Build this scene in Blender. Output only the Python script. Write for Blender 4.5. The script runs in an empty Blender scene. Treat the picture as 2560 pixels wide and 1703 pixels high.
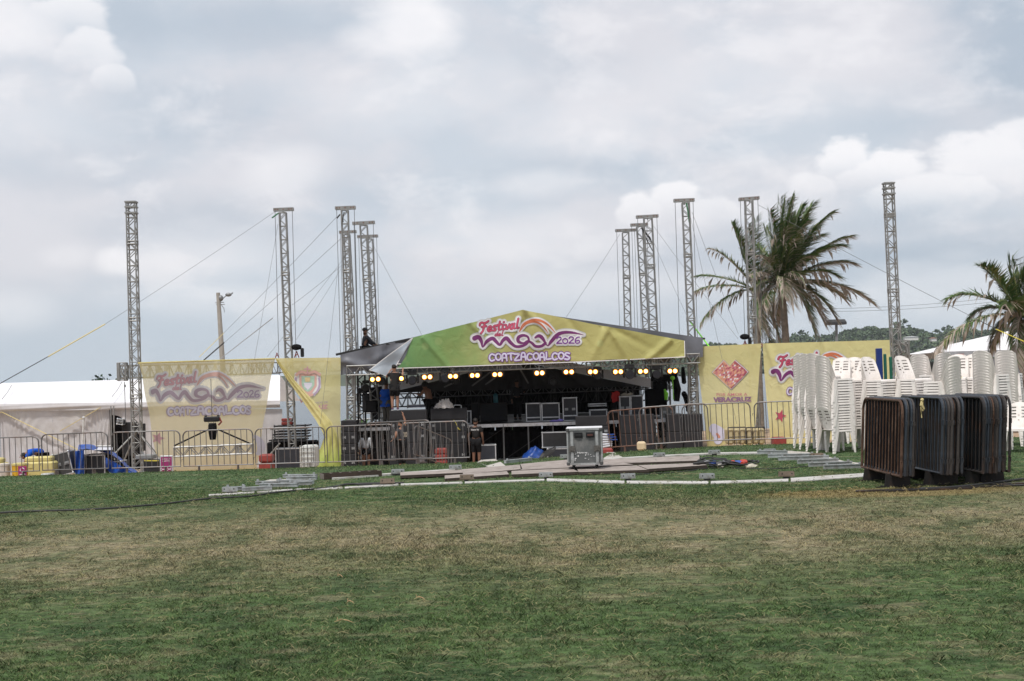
import bpy, bmesh, math, random
import numpy as np
from mathutils import Vector, Matrix, noise as mnoise
from math import sin, cos, pi, radians as rad, sqrt, atan, atan2, tan, exp

random.seed(7)
S = bpy.context.scene
COL = S.collection
# ------------------------------------------------------------------ camera
FPX = 3556.0                      # 50 mm on 36 mm, photograph 2560 px wide
ROLL = rad(1.7); PITCH = atan(88.5/FPX)
EYE = Vector((0, 0, 1.6))
_X = Vector((1, 0, 0)); _F = Vector((0, cos(PITCH), sin(PITCH))); _U0 = Vector((0, -sin(PITCH), cos(PITCH)))
_R = _X*cos(ROLL) - _U0*sin(ROLL); _U = _X*sin(ROLL) + _U0*cos(ROLL)
cam_data = bpy.data.cameras.new('camera'); cam = bpy.data.objects.new('camera', cam_data); COL.objects.link(cam)
cam_data.sensor_width = 36.0; cam_data.lens = 50.0; cam_data.clip_end = 20000; cam_data.clip_start = 0.1
M = Matrix((( _R.x, _U.x, -_F.x, EYE.x), (_R.y, _U.y, -_F.y, EYE.y), (_R.z, _U.z, -_F.z, EYE.z), (0, 0, 0, 1)))
cam.matrix_world = M
S.camera = cam
# ------------------------------------------------------------------ light
S.view_settings.view_transform = 'Standard'; S.view_settings.look = 'None'
S.view_settings.exposure = 0.25; S.view_settings.gamma = 1.0
SUN_EL, SUN_AZ = rad(62), rad(205)     # azimuth clockwise from +Y: high, behind the camera to the left
W = bpy.data.worlds.new('World'); S.world = W; W.use_nodes = True

def ray(px, py):
    return (_R*((px-1280.0)/FPX) + _U*((851.5-py)/FPX) + _F)
def at(px, py, Y):
    r = ray(px, py); return EYE + r*(Y/r.y)

def build_world():
    nt = W.node_tree; N = nt.nodes; L = nt.links; N.clear()
    out = N.new('ShaderNodeOutputWorld'); bg = N.new('ShaderNodeBackground'); bg.inputs['Strength'].default_value = 0.1
    L.new(bg.outputs[0], out.inputs[0])
    sky = N.new('ShaderNodeTexSky'); sky.sky_type = 'NISHITA'; sky.sun_disc = False
    sky.sun_elevation = SUN_EL; sky.sun_rotation = SUN_AZ; sky.air_density = 1.0; sky.dust_density = 2.0
    tc = N.new('ShaderNodeTexCoord'); D = tc.outputs['Generated']
    def math_(op, a, b=None, c=None, clamp=False):
        n = N.new('ShaderNodeMath'); n.operation = op; n.use_clamp = clamp
        for i, v in enumerate((a, b, c)):
            if v is None: continue
            if isinstance(v, (int, float)): n.inputs[i].default_value = v
            else: L.new(v, n.inputs[i])
        return n.outputs[0]
    def vm(op, a, b):
        n = N.new('ShaderNodeVectorMath'); n.operation = op
        for i, v in enumerate((a, b)):
            if isinstance(v, (tuple, Vector)): n.inputs[i].default_value = v
            else: L.new(v, n.inputs[i])
        return n
    def noise(vec, scale, detail, rough=0.55, dist=0.0):
        n = N.new('ShaderNodeTexNoise'); n.inputs['Scale'].default_value = scale; n.inputs['Detail'].default_value = detail
        n.inputs['Roughness'].default_value = rough; n.inputs['Distortion'].default_value = dist
        L.new(vec, n.inputs['Vector']); return n.outputs['Fac']
    def mrange(v, a, b, c, d, smooth=True):
        n = N.new('ShaderNodeMapRange'); n.interpolation_type = 'SMOOTHSTEP' if smooth else 'LINEAR'
        L.new(v, n.inputs[0])
        for i, x in enumerate((a, b, c, d)): n.inputs[i+1].default_value = x
        return n.outputs[0]
    st = vm('MULTIPLY', D, (1.0, 1.0, 1.9)).outputs[0]
    big = noise(st, 5.0, 9, 0.56, 0.3)
    det = noise(st, 14.0, 8, 0.6, 0.2)
    vlow = noise(st, 2.6, 3, 0.5)
    cov = math_('ADD', math_('MULTIPLY', big, 0.62), math_('MULTIPLY', det, 0.2))
    cov = math_('ADD', cov, math_('MULTIPLY', vlow, 0.25))
    cloud = mrange(cov, 0.42, 0.60, 0.0, 1.0)
    # individual clouds: (centre px, py, radius deg-ish, gain); soft where the texture says so
    wob = noise(st, 17.0, 9, 0.60)
    wobv = math_('MULTIPLY', math_('SUBTRACT', wob, 0.5), 1.0)
    puff = None; under = None
    wlow = math_('MULTIPLY', math_('SUBTRACT', noise(st, 9.0, 4, 0.55), 0.5), 1.0)
    def local(px, py, rx, ry):
        c = ray(px, py).normalized()
        d = vm('SUBTRACT', D, (c.x, c.y, c.z)).outputs[0]
        d = vm('MULTIPLY', d, (FPX/rx, FPX/rx, FPX/ry)).outputs[0]
        ln = N.new('ShaderNodeVectorMath'); ln.operation = 'LENGTH'; L.new(d, ln.inputs[0])
        sx = N.new('ShaderNodeSeparateXYZ'); L.new(d, sx.inputs[0]); return ln.outputs['Value'], sx.outputs['Z']
    def cumulus(px, py, rx, ry, gain, soft=.16):
        """lit heap: ragged crisp top, melting away downwards"""
        ln, z = local(px, py, rx, ry)
        v = math_('ADD', math_('ADD', ln, math_('MULTIPLY', wobv, 1.6)), math_('MULTIPLY', wlow, 1.2))
        m = mrange(v, 1.0-soft, 1.0+soft, gain, 0.0)
        f = mrange(math_('ADD', z, math_('MULTIPLY', wlow, 1.5)), -.75, .75, 0.0, 1.0)
        return math_('MULTIPLY', m, f)
    def veil(px, py, rx, ry, gain, _=0):
        ln, z = local(px, py, rx, ry)
        v = math_('ADD', math_('ADD', ln, math_('MULTIPLY', wobv, 1.8)), math_('MULTIPLY', wlow, 1.6))
        return mrange(v, .25, 1.7, gain, 0.0)
    for a in ((2110, 420, 95, 75, 1.), (2210, 440, 130, 75, 1.), (2310, 490, 150, 80, .8), (2030, 480, 70, 60, .6), (2480, 430, 170, 110, .9), (2555, 390, 90, 80, .8), (1600, 530, 70, 60, .9), (1670, 515, 80, 55, .9), (1760, 545, 80, 45, .6),
              (150, 70, 110, 75, .8), (230, 150, 75, 80, .8), (285, 215, 50, 60, .6)):
        b = cumulus(*a)
        puff = b if puff is None else math_('MAXIMUM', puff, b)
    for a in ((20, 50, 130, 60, .7), (1040, 60, 100, 80, .85), (960, 100, 90, 40, .6), (290, 652, 40, 25, .7), (700, 430, 90, 50, .5), (520, 640, 160, 60, .35), (560, 750, 220, 40, .4), (30, 780, 90, 40, .5), (160, 640, 60, 25, .3),
              (1350, 455, 100, 30, .45), (1250, 600, 220, 50, .35), (1000, 240, 220, 70, .3), (1500, 300, 240, 70, .3), (1180, 200, 160, 70, .3), (1500, 720, 260, 40, .3), (2400, 640, 60, 20, .2), (2440, 720, 220, 60, .5), (60, 300, 200, 90, .3), (1900, 200, 300, 100, .25)):
        puff = math_('MAXIMUM', puff, veil(*a))
    for a in ((2350, 650, 360, 70, .95), (2250, 570, 240, 50, .5), (2420, 280, 300, 90, .35), (2560, 90, 170, 180, .95), (1850, 640, 260, 70, .6), (1450, 440, 220, 50, .4), (600, 60, 300, 70, .6), (340, 60, 120, 70, .6),
              (420, 300, 300, 80, .4), (160, 400, 220, 70, .4), (1500, 820, 900, 100, .5), (560, 560, 270, 60, .5), (110, 900, 400, 140, .6), (1330, 170, 240, 70, .3), (1650, 640, 220, 60, .4), (900, 480, 200, 60, .35)):
        b = veil(*a)
        under = b if under is None else math_('MAXIMUM', under, b)
    # colours are radiance x10 (strength .1)
    def rgb(c):
        n = N.new('ShaderNodeRGB'); n.outputs[0].default_value = (*[x*10 for x in c], 1); return n.outputs[0]
    def mix(f, a, b):
        n = N.new('ShaderNodeMix'); n.data_type = 'RGBA'; L.new(f, n.inputs['Factor']); L.new(a, n.inputs['A']); L.new(b, n.inputs['B']); return n.outputs['Result']
    gap = rgb((.535, .585, .65)); body = rgb((.645, .645, .685)); white = rgb((.87, .855, .868)); slate = rgb((.395, .46, .54))
    c = mix(cloud, gap, body)
    c = mix(math_('MULTIPLY', under, 0.95), c, slate)
    # fine light and dark structure inside the cloud layer
    c = mix(math_('MULTIPLY', mrange(det, .48, .70, 0, 1), .38), c, white)
    c = mix(math_('MULTIPLY', puff, .92), c, white)
    # brighter veil near the zenith side of the picture, pale blue-grey at the horizon
    sep = N.new('ShaderNodeSeparateXYZ'); L.new(D, sep.inputs[0])
    hz = mrange(sep.outputs['Z'], -0.01, 0.09, 0.75, 0.0)
    c = mix(hz, c, rgb((.50, .585, .66)))
    # the clear sky shows thinly between the clouds
    m = N.new('ShaderNodeMix'); m.data_type = 'RGBA'; m.inputs['Factor'].default_value = 0.06
    L.new(c, m.inputs['A']); L.new(sky.outputs[0], m.inputs['B'])
    L.new(m.outputs['Result'], bg.inputs['Color'])
build_world()
sun = bpy.data.lights.new('sun', 'SUN'); sun.energy = 2.7; sun.angle = rad(7); sun.color = (1.0, .96, .90)
so = bpy.data.objects.new('sun', sun); COL.objects.link(so)
sd = Vector((sin(SUN_AZ)*cos(SUN_EL), cos(SUN_AZ)*cos(SUN_EL), sin(SUN_EL)))
so.rotation_euler = sd.to_track_quat('Z', 'Y').to_euler()

# ------------------------------------------------------------------ materials
MATS = {}
def mat(name, col, rough=.6, metal=0.0, var=.18, scale=6.0, bump=0.0, alpha=None, transl=0.0, emit=None, spec=.4, dirt=None, dirt_amt=.35):
    if name in MATS: return MATS[name]
    m = bpy.data.materials.new(name); m.use_nodes = True; nt = m.node_tree; N = nt.nodes; L = nt.links
    b = N['Principled BSDF']; b.inputs['Roughness'].default_value = rough; b.inputs['Metallic'].default_value = metal
    b.inputs['Specular IOR Level'].default_value = spec
    tc = N.new('ShaderNodeTexCoord'); nz = N.new('ShaderNodeTexNoise'); nz.inputs['Scale'].default_value = scale
    nz.inputs['Detail'].default_value = 6; nz.inputs['Roughness'].default_value = .65
    L.new(tc.outputs['Object'], nz.inputs['Vector'])
    r = N.new('ShaderNodeValToRGB'); r.color_ramp.elements[0].position = .3; r.color_ramp.elements[1].position = .7
    r.color_ramp.elements[0].color = (*[max(0, c*(1-var)) for c in col], 1); r.color_ramp.elements[1].color = (*[min(1, c*(1+var)) for c in col], 1)
    L.new(nz.outputs['Fac'], r.inputs[0]); colout = r.outputs[0]
    if dirt:
        n2 = N.new('ShaderNodeTexNoise'); n2.inputs['Scale'].default_value = scale*.6; n2.inputs['Detail'].default_value = 8; n2.inputs['Roughness'].default_value = .7
        mp = N.new('ShaderNodeMapping'); mp.inputs['Location'].default_value = (3.1, 7.7, 1.3); L.new(tc.outputs['Object'], mp.inputs[0]); L.new(mp.outputs[0], n2.inputs['Vector'])
        r2 = N.new('ShaderNodeValToRGB'); r2.color_ramp.elements[0].position = .5; r2.color_ramp.elements[1].position = .68
        r2.color_ramp.elements[0].color = (0, 0, 0, 1); r2.color_ramp.elements[1].color = (dirt_amt*2, dirt_amt*2, dirt_amt*2, 1)
        L.new(n2.outputs['Fac'], r2.inputs[0])
        mx = N.new('ShaderNodeMix'); mx.data_type = 'RGBA'; L.new(r2.outputs[0], mx.inputs['Factor']); L.new(colout, mx.inputs['A']); mx.inputs['B'].default_value = (*dirt, 1)
        colout = mx.outputs['Result']
    L.new(colout, b.inputs['Base Color'])
    if bump:
        bp = N.new('ShaderNodeBump'); bp.inputs['Strength'].default_value = bump; bp.inputs['Distance'].default_value = .02
        L.new(nz.outputs['Fac'], bp.inputs['Height']); L.new(bp.outputs[0], b.inputs['Normal'])
    if emit:
        b.inputs['Emission Color'].default_value = (*emit[:3], 1); b.inputs['Emission Strength'].default_value = emit[3]
    sh = b.outputs[0]; o = N['Material Output']
    if transl:
        t = N.new('ShaderNodeBsdfTranslucent'); L.new(colout, t.inputs[0]); ms = N.new('ShaderNodeMixShader'); ms.inputs[0].default_value = transl
        L.new(sh, ms.inputs[1]); L.new(t.outputs[0], ms.inputs[2]); sh = ms.outputs[0]
    if alpha is not None:
        t = N.new('ShaderNodeBsdfTransparent'); ms = N.new('ShaderNodeMixShader'); ms.inputs[0].default_value = alpha
        L.new(t.outputs[0], ms.inputs[1]); L.new(sh, ms.inputs[2]); sh = ms.outputs[0]
    L.new(sh, o.inputs[0])
    MATS[name] = m; return m

alu = mat('aluminium', (.27, .27, .265), .5, .4, .2, 4, dirt=(.2, .19, .17), dirt_amt=.3)
alu_d = mat('aluminium_far', (.20, .205, .21), .5, .5, .2, 4)
galv = mat('galvanised', (.40, .42, .43), .5, .5, .2, 9, dirt=(.16, .13, .1))
fsteel = mat('fence_steel', (.13, .13, .132), .5, .5, .25, 5, dirt=(.16, .08, .05))
frust = mat('fence_rust', (.13, .07, .05), .7, .2, .3, 5)
st_rust = mat('stack_rust', (.060, .030, .018), .75, .2, .45, 7, .2, dirt=(.16, .10, .07), dirt_amt=.4)
st_blue = mat('stack_blue', (.050, .062, .078), .45, .55, .3, 6, dirt=(.06, .035, .025))
st_grey = mat('stack_grey', (.070, .062, .058), .5, .5, .3, 6, dirt=(.05, .035, .03), dirt_amt=.4)
st_dark = mat('stack_dark', (.026, .024, .024), .55, .4, .3, 6, dirt=(.1, .05, .03))
black = mat('black_paint', (.018, .018, .019), .55, 0, .3, 5)
blackm = mat('black_metal', (.02, .02, .022), .4, .4, .2, 5)
blackf = mat('black_cloth', (.010, .010, .011), .95, 0, .3, 3, spec=.1)
cab = mat('cabinet_paint', (.030, .030, .033), .75, 0, .15, 3, spec=.25)
cabl = mat('cabinet_hardware', (.28, .29, .30), .5, .4, .2, 9)
case_b = mat('case_panel', (.022, .024, .032), .5, 0, .2, 4)
case_g = mat('case_grey_panel', (.095, .10, .10), .55, 0, .12, 5, dirt=(.25, .24, .23), dirt_amt=.25)
case_e = mat('case_edge', (.55, .57, .60), .4, .6, .15, 8, dirt=(.25, .24, .22))
rubber = mat('rubber', (.02, .02, .02), .8, 0, .2, 5)
wire = mat('steel_wire', (.12, .12, .12), .5, .5, .1, 3)
cable_m = mat('black_cable', (.03, .03, .03), .6, 0, .2, 5)
yel_strap = mat('yellow_strap', (.62, .52, .06), .7, 0, .2, 5)
green_strap = mat('green_strap', (.25, .75, .05), .6, 0, .15, 5)
white_pl = mat('white_plastic', (.80, .75, .715), .42, 0, .07, 3, dirt=(.42, .37, .31), dirt_amt=.16, spec=.4)
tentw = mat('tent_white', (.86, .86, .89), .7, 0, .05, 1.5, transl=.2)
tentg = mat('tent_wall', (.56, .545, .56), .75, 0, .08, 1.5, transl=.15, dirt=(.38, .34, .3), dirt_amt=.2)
tent_s = mat('tent_strap', (.62, .52, .25), .8, 0, .1, 4)
grey_tarp = mat('grey_tarp', (.12, .125, .145), .5, 0, .12, 3, bump=.1)
dark_tarp = mat('dark_tarp', (.05, .049, .050), .8, 0, .15, 3)
tarp_back = mat('tarp_back', (.42, .48, .55), .6, 0, .08, 3, transl=.2)
blue_tarp = mat('blue_tarp', (.010, .055, .27), .4, 0, .5, 7, .3)
skin_m = mat('skin', (.28, .15, .10), .6, 0, .1, 9)
skin_d = mat('skin_dark', (.16, .08, .05), .6, 0, .1, 9)
hair_m = mat('hair', (.012, .010, .009), .7, 0, .2, 30)
wood_d = mat('dark_wood', (.045, .03, .022), .8, 0, .4, 14, .2)
ply = mat('plywood', (.29, .25, .225), .8, 0, .22, 7, .1, dirt=(.10, .075, .06), dirt_amt=.4)
plank_e = mat('plank_edge', (.05, .037, .03), .85, 0, .3, 9)
wboard = mat('white_board', (.46, .45, .43), .75, 0, .12, 6, .1, dirt=(.22, .19, .15), dirt_amt=.35)
redm = mat('red_plastic', (.22, .035, .028), .6, 0, .2, 5)
ylw_pl = mat('yellow_plastic', (.62, .56, .20), .6, 0, .1, 4, dirt=(.4, .36, .2))
ylw_bin = mat('yellow_bin', (.62, .36, .02), .5, 0, .12, 4, dirt=(.3, .2, .05))
magenta = mat('magenta_print', (.25, .02, .12), .5, 0, .08, 6)
whitep = mat('white_print', (.68, .68, .68), .6, 0, .06, 6)
cream = mat('cream_block', (.58, .46, .30), .8, 0, .12, 6)
tank_m = mat('tank_plastic', (.58, .60, .58), .5, 0, .08, 4)

# ------------------------------------------------------------------ mesh builder
class MB:
    def __init__(s): s.v = []; s.f = []; s.m = []; s.k = 0
    def mat(s, k): s.k = k; return s
    def add(s, vs, fs):
        o = len(s.v); s.v.extend([tuple(v) for v in vs])
        for f in fs: s.f.append([i+o for i in f]); s.m.append(s.k)
    def box(s, c, size, rot=None, taper=1.0):
        x, y, z = size[0]/2, size[1]/2, size[2]/2; c = Vector(c)
        vs = []
        for dz in (-1, 1):
            t = taper if dz > 0 else 1
            for dx, dy in ((-1, -1), (1, -1), (1, 1), (-1, 1)):
                v = Vector((dx*x*t, dy*y*t, dz*z))
                if rot is not None: v = rot @ v
                vs.append(c+v)
        s.add(vs, [(3, 2, 1, 0), (4, 5, 6, 7), (0, 1, 5, 4), (1, 2, 6, 5), (2, 3, 7, 6), (3, 0, 4, 7)])
    def bbox(s, c, size, b=.01, rot=None):           # box with chamfered vertical and horizontal edges
        c = Vector(c); x, y, z = size[0]/2, size[1]/2, size[2]/2
        bm = bmesh.new(); bmesh.ops.create_cube(bm, size=1)
        for v in bm.verts: v.co = Vector((v.co.x*2*x, v.co.y*2*y, v.co.z*2*z))
        bmesh.ops.bevel(bm, geom=bm.edges[:], offset=b, segments=1, affect='EDGES', profile=.5)
        bm.verts.index_update()
        vs = [(rot @ v.co if rot is not None else v.co)+c for v in bm.verts]
        s.add(vs, [[v.index for v in f.verts] for f in bm.faces]); bm.free()
    def beam(s, p, q, w, h=None, up=(0, 0, 1)):
        p = Vector(p); q = Vector(q); h = h or w; d = (q-p)
        if d.length < 1e-6: return
        d.normalize(); up = Vector(up)
        if abs(d.dot(up)) > .97: up = Vector((0, 1, 0))
        a = d.cross(up).normalized()*(w/2); b = d.cross(a).normalized()*(h/2)
        vs = [p-a-b, p+a-b, p+a+b, p-a+b, q-a-b, q+a-b, q+a+b, q-a+b]
        s.add(vs, [(3, 2, 1, 0), (4, 5, 6, 7), (0, 1, 5, 4), (1, 2, 6, 5), (2, 3, 7, 6), (3, 0, 4, 7)])
    def tube(s, pts, r, n=6, cap=True, closed=False):
        pts = [Vector(p) for p in pts]; m = len(pts); vs = []; prev = None
        for i, p in enumerate(pts):
            if closed: d = pts[(i+1) % m]-pts[i-1]
            else: d = pts[min(i+1, m-1)]-pts[max(i-1, 0)]
            d.normalize()
            if prev is None:
                a = d.cross(Vector((0, 0, 1)) if abs(d.z) < .9 else Vector((0, 1, 0))).normalized()
            else:
                a = (prev-d*prev.dot(d)).normalized()
            prev = a; b = d.cross(a); rr = r[i] if isinstance(r, (list, tuple)) else r
            for k in range(n):
                t = 2*pi*k/n; vs.append(p+a*cos(t)*rr+b*sin(t)*rr)
        fs = []
        for i in range(m if closed else m-1):
            j = (i+1) % m
            for k in range(n):
                fs.append((i*n+k, i*n+(k+1) % n, j*n+(k+1) % n, j*n+k))
        if cap and not closed: fs.append(tuple(range(n))[::-1]); fs.append(tuple((m-1)*n+k for k in range(n)))
        s.add(vs, fs)
    def disc(s, c, r, nrm=(0, -1, 0), n=14, depth=0.0):
        nrm = Vector(nrm).normalized(); a = nrm.cross(Vector((0, 0, 1)) if abs(nrm.z) < .9 else Vector((1, 0, 0))).normalized(); b = nrm.cross(a); c = Vector(c)
        s.add([c+a*cos(2*pi*k/n)*r+b*sin(2*pi*k/n)*r for k in range(n)], [tuple(range(n))])
    def ball(s, c, r, n=10, m=7, jit=0.0, seed=0):
        c = Vector(c); r = r if isinstance(r, (tuple, list)) else (r, r, r); vs = []; rnd = random.Random(seed)
        for j in range(m+1):
            t = pi*j/m
            for k in range(n):
                p = 2*pi*k/n; q = 1+rnd.uniform(-jit, jit)
                vs.append(c+Vector((r[0]*sin(t)*cos(p)*q, r[1]*sin(t)*sin(p)*q, r[2]*cos(t)*q)))
        s.add(vs, [(j*n+k, (j+1)*n+k, (j+1)*n+(k+1) % n, j*n+(k+1) % n) for j in range(m) for k in range(n)])
    def grid(s, fn, nu, nv, keep=None):
        vs = [fn(i/nu, j/nv) for j in range(nv+1) for i in range(nu+1)]
        fs = [(j*(nu+1)+i, j*(nu+1)+i+1, (j+1)*(nu+1)+i+1, (j+1)*(nu+1)+i) for j in range(nv) for i in range(nu) if keep is None or keep(i, j)]
        s.add(vs, fs)
    def prism(s, poly, vec):
        vec = Vector(vec); n = len(poly); vs = [Vector(p) for p in poly]+[Vector(p)+vec for p in poly]
        s.add(vs, [tuple(range(n))[::-1], tuple(range(n, 2*n))]+[(i, (i+1) % n, (i+1) % n+n, i+n) for i in range(n)])
    def mesh(s, name, mats, smooth=False):
        me = bpy.data.meshes.new(name); me.from_pydata(s.v, [], s.f)
        for m in (mats if isinstance(mats, (list, tuple)) else [mats]): me.materials.append(m)
        if any(s.m): me.polygons.foreach_set('material_index', s.m)
        if smooth: me.polygons.foreach_set('use_smooth', [True]*len(me.polygons))
        me.update(); return me
    def build(s, name, mats, parent=None, world=True, smooth=False):
        """world=True: the vertices are world coordinates, made local to the parent's place"""
        if parent is not None and world:
            o = parent_loc(parent); s.v = [(v[0]-o.x, v[1]-o.y, v[2]-o.z) for v in s.v]
        ob = bpy.data.objects.new(name, s.mesh(name, mats, smooth)); COL.objects.link(ob)
        if parent is not None: ob.parent = parent
        return ob
def parent_loc(o):
    v = Vector((0, 0, 0))
    while o is not None: v += o.location; o = o.parent
    return v
USED = {}
def tag(o, label, cat, group=None, kind=None):
    if label: o['label'] = label
    if cat: o['category'] = cat
    if group: o['group'] = group
    if kind: o['kind'] = kind
    return o
def thing(name, label, cat, loc=(0, 0, 0), rz=0.0, group=None):
    o = bpy.data.objects.new(name, None); COL.objects.link(o); o.location = loc; o.rotation_euler = (0, 0, rz); o.empty_display_size = .1
    return tag(o, label, cat, group)
def solo(mb, name, mats, label, cat, group=None, smooth=False, base=None):
    """a thing that is one mesh: origin at its own base"""
    b = Vector(base) if base is not None else Vector((sum(v[0] for v in mb.v)/len(mb.v), sum(v[1] for v in mb.v)/len(mb.v), min(v[2] for v in mb.v)))
    mb.v = [(v[0]-b.x, v[1]-b.y, v[2]-b.z) for v in mb.v]
    o = bpy.data.objects.new(name, mb.mesh(name, mats, smooth)); COL.objects.link(o); o.location = b
    return tag(o, label, cat, group)
def copy_tree(o, parent=None):
    c = o.copy(); COL.objects.link(c)
    if parent is not None: c.parent = parent
    for ch in o.children: copy_tree(ch, c)
    return c
def place(o, loc, rz, label, group=None):
    o.location = loc; o.rotation_euler = (0, 0, rz); o['label'] = label
    if group: o['group'] = group
    return o
def catmull(pts, n=6):
    """pts: tuples of any length; smooth curve through them"""
    out = []; m = len(pts)
    for i in range(m-1):
        p0, p1, p2, p3 = pts[max(i-1, 0)], pts[i], pts[i+1], pts[min(i+2, m-1)]
        for k in range(n):
            t = k/n
            out.append(tuple(.5*((2*b)+(-a+c)*t+(2*a-5*b+4*c-d)*t*t+(-a+3*b-3*c+d)*t**3) for a, b, c, d in zip(p0, p1, p2, p3)))
    out.append(tuple(pts[-1])); return out
def sag(p, q, s, n=10):
    p = Vector(p); q = Vector(q); return [p.lerp(q, i/n)-Vector((0, 0, s*4*(i/n)*(1-i/n))) for i in range(n+1)]
def lattice(mb, p, q, w, bay=.55, r=.022, rd=.012, h=None, joints=2.6, n=5):
    """box truss from p to q: four chords, rungs and zigzag bracing on each face"""
    p = Vector(p); q = Vector(q); d = q-p; Lg = d.length; d.normalize(); h = h or w
    a = d.cross(Vector((0, 1, 0)) if abs(d.z) > .7 else Vector((0, 0, 1))).normalized(); b = d.cross(a).normalized()
    C = [(-1, -1), (1, -1), (1, 1), (-1, 1)]
    pt = lambda k, t: p+d*t+a*(C[k][0]*w/2)+b*(C[k][1]*h/2)
    for k in range(4): mb.tube([pt(k, 0), pt(k, Lg)], r, n)
    nb = max(1, round(Lg/bay)); bl = Lg/nb
    for i in range(nb+1):
        for k in range(4): mb.tube([pt(k, i*bl), pt((k+1) % 4, i*bl)], rd, 4, False)
    for i in range(nb):
        for k, k2 in ((0, 1), (3, 2), (1, 2), (0, 3)):
            mb.tube([pt(k, i*bl), pt(k2, (i+.5)*bl)], rd, 4, False); mb.tube([pt(k2, (i+.5)*bl), pt(k, (i+1)*bl)], rd, 4, False)
    t = joints
    while joints and t < Lg-.3:
        for k in range(4):
            mb.tube([pt(k, t), pt((k+1) % 4, t)], .02, 5, False); mb.tube([pt(k, t+.1), pt((k+1) % 4, t+.1)], .02, 5, False)
            mb.tube([pt(k, t-.03), pt(k, t+.13)], .034, 6)
        t += joints

# ------------------------------------------------------------------ ground
def sm(a, b, x):
    t = min(1, max(0, (x-a)/(b-a))); return t*t*(3-2*t)
def gz(x, y):
    yc = 26.6+3.2*sm(-.05, .16, x/max(y, 5.0)); k = 1.60/yc+.0035
    d = y-yc+1.2
    z = -k*(d*d/4.8 if 0 < d < 2.4 else (d-1.2 if d >= 2.4 else 0))
    if y > 57: z = max(z, -k*(57-yc))-.0*(y-57)
    if y > 75: z -= .055*(y-75)
    z = max(z, -9)
    return z+.012*mnoise.noise(Vector((x*.35, y*.35, 0)))*(1 if y < 80 else 0)
def gp(px, py):
    r = ray(px, py); t = 3.0
    while t < 400:
        p = EYE+r*t
        if p.z < gz(p.x, p.y):
            a, b = t-.25, t
            for _ in range(18):
                c = (a+b)/2; p = EYE+r*c
                if p.z < gz(p.x, p.y): b = c
                else: a = c
            return EYE+r*b
        t += .25
    return EYE+r*60
def on(px, Y, dz=0.0):
    """ground point in the picture column px at depth Y"""
    p = at(px, 1130, Y); z = gz(p.x, Y)
    # column shifts a little with height because the camera is rolled
    for _ in range(3):
        py = 940-.0297*(px-1280)+(1.6-z)*FPX/Y; p = at(px, py, Y); z = gz(p.x, Y)
    return Vector((p.x, Y, z+dz))

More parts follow.
